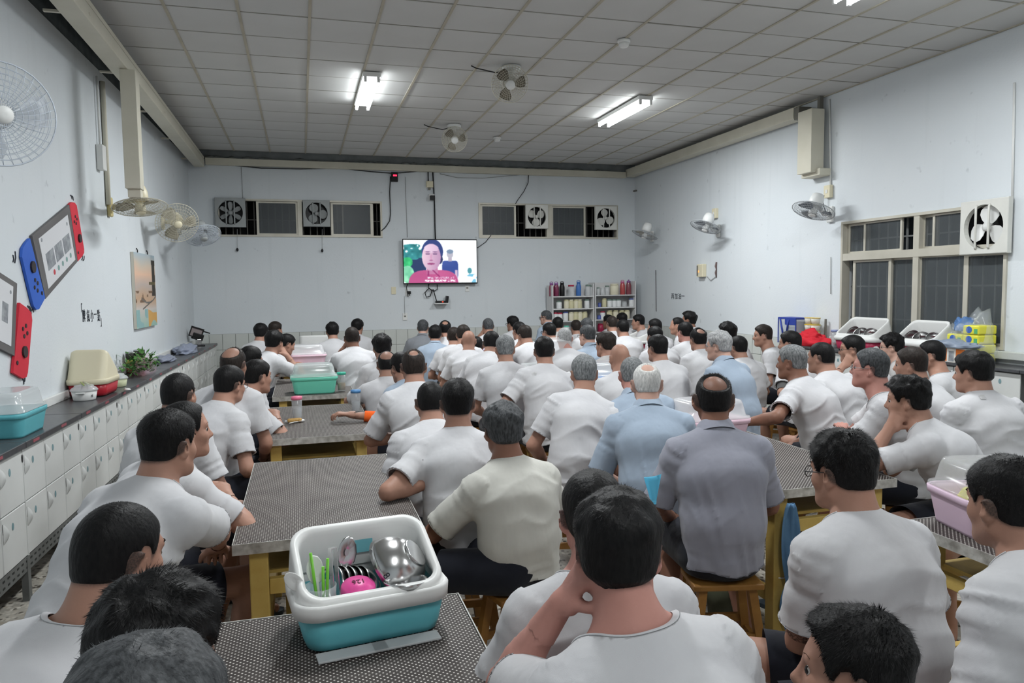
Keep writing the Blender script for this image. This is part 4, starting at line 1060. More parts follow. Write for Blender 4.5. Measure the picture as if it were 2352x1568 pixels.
gu, gv = np.meshgrid(np.linspace(-sw/2, sw/2, W_+1), np.linspace(sh_/2, -sh_/2, H_+1))
V = np.stack([gu.ravel(), np.full(gu.size, -.0312), gv.ravel()+.003], 1); ii = np.arange(H_)[:, None]*(W_+1)+np.arange(W_)[None, :]
Q = np.stack([ii, ii+W_+1, ii+W_+2, ii+1], -1).reshape(-1, 4)
me = mesh_np('screen', V, Q, False)
ca = me.color_attributes.new('picture', 'FLOAT_COLOR', 'CORNER'); lin = np.where(img <= .04045, img/12.92, ((img+.055)/1.055)**2.4).reshape(-1, 3)
ca.data.foreach_set('color', np.repeat(np.concatenate([lin, np.ones((len(lin), 1))], 1), 4, 0).astype(f32).ravel())
SCR = mat('screen_picture', srgb(0), 0.3); at = nd(SCR, 'ShaderNodeAttribute', attribute_name='picture'); lk(SCR, at.outputs['Color'], bsdf(SCR).inputs['Emission Color']); bsdf(SCR).inputs['Emission Strength'].default_value = 1.15
link('screen', me, SCR, tv)
def cable(name, lab, pts, r=.008, m=CABLE): return tag(tube_o(name, pts, r, m), lab, 'cable')
cable('power_cable', 'black cable dropping from the ceiling trunking to the television', [bp(994, 395, .02), bp(996, 430, .02), bp(998, 470, .02), bp(999, 520, .02), bp(1000, 549, .04)], .011)
cable('sagging_cable', 'black cable sagging along the trunking over the left window', [bp(520, 378, .02), bp(600, 386, .02), bp(690, 388, .02), bp(780, 386, .02), bp(850, 394, .02), bp(905, 398, .02), bp(975, 392, .02)], .008)
cable('window_cable', 'black cable from the red display to the end of the left window', [bp(897, 405, .02), bp(895, 440, .02), bp(897, 490, .02), bp(895, 507, .02), bp(885, 522, .02), bp(876, 530, .02)], .008)
cable('window_cable', 'dark cable curving down to the right high window', [bp(1214, 402, .02), bp(1213, 420, .02), bp(1203, 440, .02), bp(1190, 458, .02), bp(1184, 468, .02)], .006)
cable('window_cable', 'dark cable running from the right high window to the television', [bp(1128, 540, .02), bp(1115, 556, .02), bp(1098, 568, .02), bp(1090, 570, .04)], .006)
cable('thin_wire', 'thin pale wire on the back wall above the red display', [bp(1010, 399, .01), bp(1050, 408, .01), bp(1110, 409, .01), bp(1190, 402, .01), bp(1212, 400, .01)], .005, CABLEW)
cable('thin_wire', 'thin pale vertical wire on the back wall left of the television', [bp(931, 406, .01), bp(933, 470, .01), bp(936, 545, .01)], .004, CABLEW)
cable('thin_wire', 'thin pale wire from the left socket down to the low socket', [bp(929, 680, .01), bp(930, 722, .01)], .004, CABLEW)
cable('thin_wire', 'thin pale wire dropping from the trunking to the left window', [bp(554, 384, .01), bp(558, 457, .01)], .004, CABLEW)
p = bp(905, 407, .0); t = thing('led_display', 'small black box with a glowing red readout under the trunking', 'display', p)
boxo('case', (-.05, -.06, -.075), (.055, -.002, .075), BLACKP, t, .004); boxo('readout', (-.02, -.062, .008), (.038, -.0602, .034), mat('red_readout', srgb(200, 10, 30), .5, emit=(1, .02, .06, 1), es=3), t)
p = bp(986, 424, .0); t = thing('junction_box', 'cream junction box with a cable stub above the camera', 'junction box', p)
boxo('box', (-.055, -.06, -.05), (.055, -.001, .05), CREAMP, t, .006); boxo('stub', (-.025, -.04, -.09), (.015, -.015, -.05), ALUD, t); tube_o('riser', [(-.02, -.03, .05), (-.02, -.03, .20)], .010, CABLE, t, 6)
p = bp(990, 456, .0); t = thing('camera', 'small black security camera below the cream junction box', 'camera', p)
boxo('mount', (-.04, -.05, -.03), (.05, -.001, .07), WHITEP, t, .006); boxo('lens_box', (-.03, -.13, -.035), (.045, -.05, .038), BLACKP, t, .006)
def plate(lab, px, py, w_, h_, m, hole=True, plug=False):
    t = thing('wall_socket', lab, 'socket', bp(px, py, 0)); boxo('plate', (-w_/2, -.012, -h_/2), (w_/2, -.0005, h_/2), m, t, .003)
    if hole: boxo('socket_insert', (-.016, -.014, -.005), (.016, -.0118, .02), ALUD, t)
    if plug: boxo('plug', (-.01, -.05, -.03), (.05, -.012, .02), BLACKP, t, .006); tube_o('plug_cord', [(.02, -.05, 0), (.03, -.06, -.05), (.0, -.05, -.07), (-.02, -.03, .08), (.01, -.03, .16)], .007, CABLE, t, 6)
plate('cream blank switch plate below the left side of the television', 904, 667, .075, .12, CREAMP, False)
plate('socket with a black plug under the television', 936, 671, .075, .12, WHITEP, True, True)
plate('white socket plate under the right corner of the television', 1073, 662, .07, .11, WHITEP)
plate('white socket plate low on the back wall above the tiles', 930, 727, .075, .12, WHITEP)
p = bp(1012, 696, 0); t = thing('router_shelf', 'small bracket shelf under the television', 'shelf', p)
boxo('board', (-.12, -.16, -.01), (.11, -.001, .004), WHITEP, t, .002)
p2 = (p[0], p[1]-.09, p[2]+.006); t = thing('set_top_box', 'black set-top box with a red light on the small shelf', 'set-top box', p2)
boxo('case', (-.10, -.05, 0), (.06, .05, .035), BLACKP, t, .004); boxo('upright_box', (.06, -.05, 0), (.10, .05, .125), BLACKP, t, .004, Matrix.Rotation(.15, 4, 'Y')); boxo('lamp', (.0, -.052, .012), (.02, -.0502, .024), mat('red_lamp', srgb(220, 20, 10), .4, emit=(1, .05, .02, 1), es=3), t)
cable('cable_loop', 'looped black cables hanging between the television and the small shelf', [bp(985, 652, .03), bp(984, 660, .04), bp(992, 668, .05), bp(988, 680, .05), bp(979, 682, .05), bp(976, 672, .05), bp(985, 662, .05), bp(996, 668, .04), bp(1000, 682, .05), bp(1003, 692, .06)], .009)
cable('cable_loop', 'black cable from the television to the set-top box', [bp(1004, 653, .03), bp(1005, 664, .03), bp(998, 668, .03), bp(994, 664, .03)], .007)
p = bp(1462, 440, 0); t = thing('wall_bracket', 'bare metal bracket on the back wall near the right corner', 'bracket', p)
boxo('rail', (-.07, -.10, -.012), (.09, -.001, .012), ALUD, t, .003, Matrix.Rotation(.10, 4, 'Y'))
# right wall fittings
def rp(px, py, d=0.0): return tuple(on(px, py, 0, XR-d))
for px, py, lab in ((1646, 490, 'cream switch box above the violet-grey wall fan'), (1907, 440, 'cream switch box above the blue-grey wall fan')):
    t = thing('switch_box', lab, 'switch box', rp(px, py)); boxo('case', (-.05, -.05, -.07), (-.001, .05, .07), CREAMP, t, .006); boxo('rocker', (-.056, -.015, -.02), (-.05, .015, .02), WHITEP, t, .002)
    tube_o('lead', [(-.04, .03, -.02), (-.06, .05, -.08), (-.05, .04, -.16), (-.04, .02, -.22)], .006, CABLE, t, 5)
cable('conduit_line', 'thin conduit running down the right wall to the near switch box', [rp(1905, 228, .012), rp(1908, 432, .012)], .010, WHITEP)
cable('conduit_line', 'thin conduit on the right wall above the big exhaust fan', [rp(2330, 190, .012), rp(2325, 466, .012)], .010, WHITEP)
cable('pull_cord', 'thin cord hanging down the right wall left of the window', [rp(1908, 590, .01), rp(1908, 675, .01)], .004, CABLEW)
cable('thin_wire', 'thin dark wire hanging on the right wall by the back corner', [rp(1506, 620, .01), rp(1507, 715, .01)], .005, CABLE)
t = thing('emergency_light', 'white box with a small red lamp on the right wall', 'emergency light', rp(1617, 622)); boxo('case', (-.07, -.07, -.09), (-.001, .09, .10), CREAMP, t, .008); boxo('lamp', (-.072, .02, -.02), (-.0702, .045, .005), mat('orange_lamp', srgb(255, 90, 30), .4, emit=(1, .2, .05, 1), es=3), t)
boxo('face_panel', (-.074, .05, -.07), (-.0702, .085, .08), ALUD, t)
t = thing('coiled_lead', 'bundled brown lead hanging beside the white wall box', 'lead', rp(1647, 618)); tube_o('bundle', [(-.012, 0, .10), (-.016, .01, .04), (-.016, -.005, 0), (-.016, .008, -.05), (-.012, 0, -.12)], [.012, .016, .008, .016, .006], mat('lead_brown', srgb(110, 92, 90), .6), t, 7)
tube_o('lead_tail', [(-.012, 0, -.10), (-.012, .15, -.16), (-.012, .25, -.10)], .005, CABLEW, t, 5)
INK = mat('ink_black', srgb(38, 42, 52), .7)
P0 = rp(1556, 681, .002); t = thing('wall_slogan', 'short black slogan on the right wall near the back corner', 'lettering', P0, -PI/2)
for ch, px in zip('再加油一', (1545, 1553, 1561, 1568.5)):
    q = rp(px, 681, .002); o = text_o('character', ch, .105, INK, t); o.location = (-(q[1]-P0[1]), 0, q[2]-P0[2]); o.rotation_euler = (PI/2, 0, 0)
P0 = onL(211, 727, .002)[2]; t = thing('wall_slogan', 'dark slogan in corner brackets on the left wall below the fans', 'lettering', tuple(P0), PI/2-LANG)
for ch, px, py in zip('「脾氣小一點」', (186, 193, 203, 211.5, 219, 227, 234), (714, 727, 727, 727, 724, 726, 738)):
    q = onL(px, py, .002)[2]-P0; o = text_o('character', ch, .112, INK, t); o.location = (float(q@LT), 0, q[2]); o.rotation_euler = (PI/2, 0, 0); o.scale.x = .74
# ------------------------------------------------------------------ left counter: cabinets, worktop, base frame
CABW = mottled('cabinet_white', srgb(206, 208, 206), srgb(214, 216, 214), 3, 0.4, spec=0.35)
CABG = mat('cabinet_gap', srgb(96, 98, 98), .7)
STONE = mottled('worktop_stone', srgb(66, 67, 70), srgb(80, 81, 84), 30, 0.32, spec=0.5)
ANGLE = mottled('slotted_angle_grey', srgb(96, 98, 96), srgb(112, 114, 112), 10, 0.6)
STICK = mat('sticker_teal', srgb(120, 150, 156), .6); SHADOWSLOT = mat('handle_slot', srgb(92, 92, 90), .7); TAPE = mat('tape_red', srgb(150, 84, 92), .5)
def lm_thing(name, label, cat, s, d=0, z=0, group=None): return thing(name, label, cat, tuple(LW(s, d, z)), -LANG, group)
UN = .94; DW = UN/3
door_me = {}
def door_mesh(h):
    bm = bmesh.new(); box(bm, (-.012, .004, 0), (.0, DW-.004, h)); bev(bm, .003, 1); me = bpy.data.meshes.new('door'); bm.to_mesh(me); bm.free(); me.materials.append(CABW); return me
def pull_mesh():
    bm = bmesh.new()     # moulded curved pull: a leaf-shaped blade that stands proud of the door
    rows = []
    for t in np.linspace(0, 1, 9):
        w_ = .006+.022*math.sin(PI*t)**.8; rows.append([bm.verts.new((.001, -.004, -.10*t)), bm.verts.new((.003+.020*math.sin(PI*t), w_*.5, -.10*t)), bm.verts.new((.001, w_, -.10*t))])
    for a, b in zip(rows, rows[1:]):
        for i in range(2): f = bm.faces.new((a[i], a[i+1], b[i+1], b[i])); f.smooth = True
    me = bpy.data.meshes.new('handle'); bm.to_mesh(me); bm.free(); me.materials.append(CABW); return me
def oval_mesh(n, a, b, m):
    bm = bmesh.new(); prism(bm, [(a*math.cos(t), b*math.sin(t)) for t in np.linspace(0, 2*PI, 13)[:-1]], 0, .0012, Matrix.Rotation(PI/2, 4, 'Y')); me = bpy.data.meshes.new(n); bm.to_mesh(me); bm.free(); me.materials.append(m); return me
DM1, DM2, PM = door_mesh(.275), door_mesh(.285), pull_mesh()
OV, SL_ = oval_mesh('sticker', .020, .013, STICK), oval_mesh('slot', .028, .005, SHADOWSLOT); KO = oval_mesh('vent_hole', .022, .010, BLACKP)
def cabinet_row(n, mk, side, labels):
    for i in range(n):
        t = mk(i, labels[i])
        bm = bmesh.new(); box(bm, (-.30, 0.004, .245), (-.013, UN-.004, .825)); finish('carcass', bm, CABG, t)
        boxo('end_strip', (-.014, -.003, .245), (.002, .010, .825), CABW, t, .002)
        for c in range(3):
            for r_, (z0, me) in enumerate(((.54, DM1), (.25, DM2))):
                d = link('door', me, None, t); d.location = (0, c*DW, z0); h = .275 if r_ == 0 else .285
                for nm, m_, y_, z_ in (('handle', PM, .018, h-.03), ('slot', SL_, .014, h-.055), ('sticker', OV, .135, h-.075)):
                    q = link(nm, m_, None, d); q.location = (.0005, y_, z_)
        o = link('vent_hole', KO, None, t); o.location = (.001, -.03+.02, .775)
ords = ['nearest', 'second', 'third', 'fourth', 'fifth', 'sixth', 'seventh', 'eighth', 'ninth', 'tenth']
NL = 9; S0 = 4.44-UN
cabinet_row(NL, lambda i, lab: lm_thing('cabinet_unit', lab, 'cabinet', S0+i*UN, .315), 1, ['white six-door cabinet unit under the left counter, %s from the camera' % (ords[i] if i else 'nearest') for i in range(NL)])
t = lm_thing('worktop', 'long dark grey stone worktop along the left wall', 'worktop', S0, 0, .828)
for i in range(NL): boxo('slab', (.004, i*UN+.003, 0), (.335, (i+1)*UN-.003, .034), STONE, t, .003, seg=1)
for i in range(NL):
    for q in (.1, .55): boxo('tape', (.3345, i*UN+q, .010), (.3362, i*UN+q+.09, .026), TAPE, t)
boxo('upstand', (.002, 0, .034), (.028, NL*UN, .095), WHITEP, t, .004)
t = lm_thing('base_frame', 'slotted grey steel frame carrying the left cabinets', 'frame', S0, .0, 0)
boxo('rail', (.285, 0, .165), (.312, NL*UN, .243), ANGLE, t); boxo('back_rail', (.01, 0, .165), (.03, NL*UN, .243), ANGLE, t)
for i in range(NL+1): boxo('post', (.282, i*UN-.02, 0), (.315, i*UN+.02, .24), ANGLE, t)
bm = bmesh.new()
for k in range(int(NL*UN/.06)):
    for z_ in (.188, .222): box(bm, (.3118, k*.06+.01, z_-.005), (.3135, k*.06+.035, z_+.005))
o = finish('slots', bm, mat('slot_dark', srgb(48, 50, 48), .8), t); o['kind'] = 'stuff'
# right counter
RZ = .955
def mk_r(i, lab): return thing('cabinet_unit', lab, 'cabinet', (XR-.30, 4.45+UN*(i+1), .105), PI)
cabinet_row(3, mk_r, -1, ['white six-door cabinet unit under the right counter, %s from the camera' % ords[i] for i in range(3)])
t = thing('worktop', 'dark stone worktop under the right wall window', 'worktop', (XR, 3.5, RZ-.025))
for i in range(4): boxo('slab', (-.33, i*UN+.003, 0), (-.004, (i+1)*UN-.003, .025), STONE, t, .003, seg=1)
t = thing('base_frame', 'steel frame carrying the right cabinets', 'frame', (XR, 4.45, 0)); boxo('rail', (-.31, 0, .27), (-.03, 3*UN, .348), ANGLE, t)
for i in range(4): boxo('post', (-.31, i*UN-.02, 0), (-.28, i*UN+.02, .30), ANGLE, t)

# ------------------------------------------------------------------ tables
YEL = mottled('table_wood_yellow', srgb(205, 178, 104), srgb(186, 156, 82), 9, 0.55, .2, 60)
def dots():
    m = mat('vinyl_polka_brown', srgb(66, 58, 54), .55, spec=.22); tc = nd(m, 'ShaderNodeTexCoord'); sp = nd(m, 'ShaderNodeSeparateXYZ'); lk(m, tc.outputs['Object'], sp.inputs[0])
    def M(op, a, b=None, c=None):
        n = nd(m, 'ShaderNodeMath', operation=op)
        for i, v in enumerate((a, b, c)):
            if v is None: continue
            if isinstance(v, (int, float)): n.inputs[i].default_value = v
            else: lk(m, v, n.inputs[i])
        return n.outputs[0]
    def lat(ou, ov):
        fu = M('SUBTRACT', M('FRACT', M('MULTIPLY_ADD', sp.outputs[0], 1/.0165, ou)), .5); fv = M('SUBTRACT', M('FRACT', M('MULTIPLY_ADD', sp.outputs[1], 1/.0165, ov)), .5)
        return M('LESS_THAN', M('ADD', M('MULTIPLY', fu, fu), M('MULTIPLY', fv, fv)), .022)
    f = M('MAXIMUM', lat(10.0, 10.0), lat(10.5, 10.5))
    wear = noise(m, tc.outputs['Object'], 7, 3); base = ramp(m, wear, [(.3, srgb(54, 48, 46)), (.75, srgb(72, 66, 63))])
    lk(m, mixc(m, f, base, srgb(200, 196, 190)), bsdf(m).inputs['Base Color']); return m
VINYL = dots()
def table(lab, x0, x1, y0, y1, grp=None):
    t = thing('dining_table', lab, 'table', ((x0+x1)/2, (y0+y1)/2, 0)); w_, d_ = (x1-x0)/2, (y1-y0)/2
    boxo('tabletop', (-w_, -d_, .692), (w_, d_, .72), VINYL, t, .003, seg=1)
    for nm, lo, hi in (('edge_strip', (-w_-.004, -d_-.004, .680), (w_+.004, -d_-.0005, .7215)), ('edge_strip', (-w_-.004, d_+.0005, .680), (w_+.004, d_+.004, .7215)), ('edge_strip', (-w_-.004, -d_, .680), (-w_-.0005, d_, .7215)), ('edge_strip', (w_+.0005, -d_, .680), (w_+.004, d_, .7215))): boxo(nm, lo, hi, ALUFOIL, t)
    for sx in (-1, 1):
        for sy in (-1, 1): boxo('leg', (sx*(w_-.085)-.034, sy*(d_-.06)-.034, 0), (sx*(w_-.085)+.034, sy*(d_-.06)+.034, .691), YEL, t, .005)
        boxo('stretcher', (sx*(w_-.085)-.018, -d_+.095, .16), (sx*(w_-.085)+.018, d_-.095, .22), YEL, t, .003)
        boxo('apron', (sx*(w_-.085)-.016, -d_+.095, .50), (sx*(w_-.085)+.016, d_-.095, .55), YEL, t, .003)
    for sy in (-1, 1):
        boxo('apron', (-w_+.12, sy*(d_-.06)-.016, .50), (w_-.12, sy*(d_-.06)+.016, .56), YEL, t, .003); boxo('stretcher', (-w_+.12, sy*(d_-.06)-.016, .17), (w_-.12, sy*(d_-.06)+.016, .22), YEL, t, .003)
    boxo('shelf', (-w_+.10, -d_+.10, .562), (w_-.10, d_-.10, .575), YEL, t)
    return t
ROWS = [(.95, 2.15), (2.82, 4.15), (4.78, 6.10), (6.70, 8.02), (8.62, 9.92), (10.45, 11.6)]
onm = ['nearest', 'second', 'third', 'fourth', 'fifth', 'sixth']
for i, (a, b) in enumerate(ROWS): table('polka-dot table in the left column, %s from the camera' % onm[i], -.27, .43, a, b)
table('polka-dot table by the pink tub at the right edge', 2.24, 2.88, 1.35, 2.30)
for i, (a, b) in enumerate(ROWS[1:]): table('polka-dot table in the middle column, %s from the front' % ['first with the blue cloth', 'second', 'third', 'fourth', 'fifth'][i], 2.0, 2.7, a, b)
for i, (a, b) in enumerate(ROWS[2:]): table('polka-dot table in the right column, %s from the front' % onm[i].replace('nearest', 'first'), 4.55, 5.2, a, b)

# ------------------------------------------------------------------ tubs, dish boxes, bottles, bowls
def plast(n, c): return mat(n, c, .35, spec=.45)
TEAL = plast('plastic_teal', srgb(96, 178, 188)); AQUA = plast('plastic_aqua', srgb(116, 214, 188)); PINK = plast('plastic_pale_pink', srgb(232, 200, 214)); BLUE = plast('plastic_blue', srgb(160, 190, 232)); RED = plast('plastic_red', srgb(176, 34, 48)); MAGENTA = plast('plastic_magenta', srgb(158, 34, 70)); HOT = plast('plastic_hot_pink', srgb(232, 84, 160))
def shell(name, secs, th, m, parent, n=6):
    bm = bmesh.new(); inn = [(a-2*th, b-2*th, z+(th if i == 0 else 0), max(r-th, .004), *e) for i, (a, b, z, r, *e) in enumerate(secs)]
    loft(bm, secs+inn[::-1], True, True, n); return finish(name, bm, m, parent)
def tub(lab, loc, rz, w_, d_, h, m, lidm=CLEARF, lid='dome', handles=True):
    t = thing('storage_tub', lab, 'tub', loc, rz)
    shell('tub_body', [(w_*.84, d_*.84, 0, .04), (w_*.86, d_*.86, .012, .045), (w_*.95, d_*.95, h-.03, .05), (w_*.955, d_*.955, h, .05)], .004, m, t)
    bm = bmesh.new(); loft(bm, [(w_*.955, d_*.955, h-.025, .05), (w_, d_, h-.022, .055), (w_*1.01, d_*1.01, h+.002, .055), (w_*.97, d_*.97, h+.006, .05), (w_*.955, d_*.955, h+.001, .05)], False, False, 6); finish('rim', bm, m, t)
    if lid == 'dome':
        bm = bmesh.new(); loft(bm, [(w_*1.0, d_*1.0, h+.008, .055), (w_*.99, d_*.99, h+.018, .055), (w_*.90, d_*.90, h+.022, .05), (w_*.84, d_*.82, h+.09, .05), (w_*.80, d_*.78, h+.112, .05), (w_*.70, d_*.66, h+.118, .04)], False, True, 6); finish('lid', bm, lidm, t)
    return t
def dish_box(lab, loc, rz, w_, d_, base, hood, hb=.15, hh=.17, front=.02, back=.0):
    """dish storage box: tub, collar and a hood whose slanted opening faces local -Y"""
    t = thing('dish_box', lab, 'dish box', loc, rz)
    shell('tub_body', [(w_*.86, d_*.86, .008, .05), (w_*.90, d_*.90, .03, .055), (w_*.965, d_*.965, hb, .06)], .004, base, t)
    bm = bmesh.new(); loft(bm, [(w_*.955, d_*.955, hb-.006, .06), (w_*1.02, d_*1.03, hb-.004, .07), (w_*1.03, d_*1.04, hb+.028, .07), (w_*1.0, d_*1.0, hb+.036, .065), (w_*.955, d_*.955, hb+.034, .06), (w_*.94, d_*.94, hb+.0, .055)], False, False, 7); finish('collar', bm, hood, t)
    zf = (hh-front)/(d_*.9); zm = hb+.036+(hh+front)/2
    bm = bmesh.new(); th = .012
    secs = [(w_*.985, d_*.985, hb+.034, .065, 0), (w_*.955, d_*.95, zm-.02, .062, zf), (w_*.945, d_*.935, zm, .06, zf), (w_*.945-.012, d_*.935-.012, zm+.006, .055, zf), (w_*.945-2*th-.012, d_*.935-2*th-.012, zm+.004, .05, zf), (w_*.945-2*th-.02, d_*.935-2*th-.02, zm-.012, .05, zf), (w_*.90, d_*.90, hb+.03, .055, 0)]
    loft(bm, secs, False, False, 7)
    for v in bm.verts:
        if v.co.y > 0: v.co.y -= back*d_*min(max((v.co.z-hb-.04)/(hh+.02), 0), 1)*(v.co.y/(d_/2))**.5
    finish('hood', bm, hood, t)
    return t
def bowl(lab, loc, r=.085, tilt=(0, 0, 0), group=None, m=STEEL, name='steel_bowl', num=None):
    t = thing(name, lab, 'bowl', loc, group=group); t.rotation_euler = tilt
    lathe_o('bowl', [(r*.42, 0), (r*.66, .012*r/.085), (r*.88, .035*r/.085), (r*.97, .058*r/.085), (r*.99, .07*r/.085), (r*1.02, .071*r/.085), (r*.96, .058*r/.085), (r*.86, .036*r/.085), (r*.64, .015*r/.085), (r*.40, .004)], m, t, 32)
    lathe_o('foot_ring', [(r*.40, -.006), (r*.43, -.006), (r*.44, .002), (r*.40, .002)], m, t, 24)
    if num:
        bmx = text_o('number', num, .022, INK, t); a = rad(180); bmx.matrix_local = axis_m((r*1.004*math.cos(-.55), r*1.004*math.sin(-.55), r*.76), (math.cos(-.55), math.sin(-.55), -.1), (math.sin(-.55), -math.cos(-.55), 0))
    return t
CLEARC = clearp('clear_cup_plastic', srgb(214, 218, 220), .26)
def tumbler(lab, loc, r, h, lidm, fill=None, name='tumbler'):
    t = thing(name, lab, 'cup', loc)
    lathe_o('cup', [(r*.8, 0), (r*.84, .004), (r, h), (r*.96, h), (r*.8, .01)], CLEARC, t, 20, cap1=False)
    if fill: lathe_o('drink', [(r*.78, .012), (r*.78+(r*.15)*fill[0], h*fill[0])], fill[1], t, 20)
    lathe_o('lid', [(r*1.03, h-.012), (r*1.05, h), (r*1.02, h+.010), (r*.3, h+.011)], lidm, t, 20)
    return t
TT = .7215
# near open dish box on the first table, with its contents
BY, BR = 2.02, 7.5
db = dish_box('large open teal dish box with white slanted hood on the nearest table', (.148, BY, TT), rad(BR), .405, .285, TEAL, WHITEP, hb=.098, hh=.118, front=.002)
for k in (-1, 1): boxo('clip_tab', (k*.07-.09, -.175, .002), (k*.07+.09, -.125, .008), CLEARF, db, .002)
boxo('inner_sticker', (-.045, .116, .165), (.045, .1175, .225), mat('label_teal', srgb(120, 190, 200), .5), db)
pt = lambda px, py, dy: tuple(on(px, py, 1, BY+dy))
def bowl_at(lab, p, op, r, group=None, num=None, spin=(0, 1, 0)):
    t = bowl(lab, (0, 0, 0), r, group=group); M = axis_m(p, op, spin); t.matrix_world = M
    if num:
        a = math.radians(num[1]); rr = r*.975; z_ = r*.66; o = text_o('number', num[0], .026, INK, t); rad_ = Vector((math.cos(a), math.sin(a), -.30)).normalized(); zl = Vector((0, 0, 1)); up = (zl-rad_*zl.dot(rad_)).normalized()*-1; x_ = up.cross(rad_)
        o.matrix_local = Matrix(((x_.x, up.x, rad_.x, rr*math.cos(a)), (x_.y, up.y, rad_.y, rr*math.sin(a)), (x_.z, up.z, rad_.z, z_), (0, 0, 0, 1)))
    return t
bowl_at('big shiny steel bowl marked 8 tipped over in the near dish box', pt(952, 1270, -.005), (-.74, .28, -.61), .096, num=('8', -160))
for k in range(5): bowl_at('steel bowls standing on edge in the near dish box', pt(800+15*k, 1352, .045), (-.85, -.35, .25), .062, group='steel bowls on edge in the near dish box')
bowl_at('shallow steel dish lying at the front of the near dish box', pt(930, 1372, -.07), (.05, .1, 1), .060)
P = pt(820, 1340, -.075); t = thing('jar', 'round jar with a hot pink lid numbered 126 in the near dish box', 'jar', (P[0], P[1]+.02, P[2]-.100)); t.rotation_euler = (rad(12), 0, rad(10))
lathe_o('jar_body', [(.038, 0), (.042, .01), (.042, .075)], WHITEP, t, 28); lathe_o('lid', [(.0445, .07), (.046, .074), (.046, .093), (.042, .100), (.034, .103), (.030, .108), (.004, .109)], HOT, t, 32)
o = text_o('number', '126', .024, mat('ink_plum', srgb(96, 20, 60), .6), t); o.location = (.0, .0, .1097); o.rotation_euler = (0, 0, PI)
P = pt(736, 1348, -.06); CB = (P[0], P[1], P[2]-.085)
t = thing('clear_cup', 'clear plastic cup holding spoons and straws in the near dish box', 'cup', CB); lathe_o('cup', [(.034, 0), (.042, .09), (.039, .09), (.032, .006)], CLEAR, t, 24)
def spoon(name, lab, loc, rot, m, L=.17, group=None, b=1.0):
    bm = bmesh.new(); tube(bm, [(0, 0, 0), (0, .003, L*.35), (0, 0, L*.7)], [.004, .0035, .005], 6)
    lathe(bm, [(.001, -.012), (.012, -.008), (.018, 0), (.0165, .001), (.004, -.007)], 12, mtx=Matrix.Translation((0, .004, L*.85))@Matrix.Rotation(PI/2, 4, 'X')@Matrix.Diagonal((b, 1.7*b, 1, 1)))
    bmesh.ops.remove_doubles(bm, verts=bm.verts, dist=1e-5)
    o = finish(name, bm, m); o.location = loc; o.rotation_euler = rot; return tag(o, lab, 'spoon', group)
cb = lambda dx, dy, dz: (CB[0]+dx, CB[1]+dy, CB[2]+dz)
spoon('spoon', 'white plastic spoon leaning left out of the clear cup', cb(.0, -.01, .03), (rad(6), rad(-38), 0), WHITEP, .125, b=1.1)
spoon('spoon', 'white plastic spoon standing upright in the clear cup', cb(.0, .012, .01), (rad(-6), rad(-4), .3), WHITEP, .135, b=1.3)
spoon('spoon', 'large steel ladle spoon standing at the back of the near dish box', pt(785, 1420, .03), (rad(-8), rad(8), .1), STEEL, .21, b=1.5)
GREEN = plast('straw_green', srgb(120, 200, 60))
for k, (dx, L_, r_) in enumerate(((-.006, .165, -.10), (.006, .125, .02), (.014, .145, .05))):
    o = tube_o('straw', [(0, 0, 0), (0, 0, L_)], .0040, GREEN, None, 8); o.location = cb(dx, .0, .012); o.rotation_euler = (rad(-4), r_, 0); tag(o, ['thin green straw tallest in the clear cup', 'green straw in the middle of the clear cup', 'green straw beside the steel tongs'][k], 'straw')
bm = bmesh.new()
box(bm, (0, 0, 0), (.002, .018, .185)); box(bm, (.016, 0, 0), (.018, .018, .185)); box(bm, (0, 0, .185), (.018, .018, .188)); bmesh.ops.remove_doubles(bm, verts=bm.verts, dist=1e-6); o = finish('tongs', bm, STEEL); o.location = cb(.038, .0, -.01); o.rotation_euler = (rad(-8), rad(2), .5); tag(o, 'steel tongs standing beside the green straws', 'tongs')
# closed tubs along the left column
tub('aqua tub with a clear domed lid on the fourth left table', (.085, 6.90, TT), rad(2), .41, .30, .145, AQUA, CLEARF)
tub('pale pink tub with clear lid behind the aqua tub', (.03, 9.02, TT), rad(2), .46, .32, .17, PINK, CLEARF)
dish_box('white-hooded red dish box at the far end of the left column', (.17, 11.0, TT), rad(180), .46, .32, MAGENTA, WHITEP, hb=.10, hh=.14, front=.10)
TAN = mat('drink_tan', srgb(172, 146, 92), .5); WATER = mat('drink_water', srgb(196, 200, 204), .2, alpha=.4)
tumbler('tall clear tumbler with a pink lid on the third left table', tuple(on(683, 966, 2, TT)), .037, .165, plast('lid_pink', srgb(226, 120, 150)), (.55, WATER))
tumbler('clear tumbler with a blue lid by the orange sleeve', tuple(on(818, 944, 2, TT)), .037, .155, plast('lid_blue', srgb(84, 138, 190)), (.5, WATER))
tumbler('tumbler of tan drink with a teal lid beside the aqua tub', tuple(on(785, 898, 2, TT)), .040, .165, plast('lid_teal', srgb(60, 176, 150)), (.45, TAN))
p = on(677, 970, 2, TT); t = thing('biscuit_pack', 'small clear pack of golden biscuits below the pink-lidded tumbler', 'snack', tuple(p), .1)
bm = bmesh.new(); box(bm, (-.05, -.02, .001), (.05, .02, .03)); bev(bm, .012, 3); finish('biscuit', bm, mottled('biscuit', srgb(196, 160, 96), srgb(170, 130, 70), 60, .6), t)
bm = bmesh.new(); box(bm, (-.066, -.022, .014), (-.05, .022, .017)); finish('wrapper_end', bm, CLEARF, t)
spoon('spoon', 'white spoon lying left of the biscuit pack', tuple(on(664, 972, 2, TT+.006)), (rad(90), 0, 2.2), WHITEP, .12)
spoon('spoon', 'white spoon lying behind the teal-lidded tumbler', (.37, 7.35, TT+.006), (rad(90), 0, .9), WHITEP, .13)
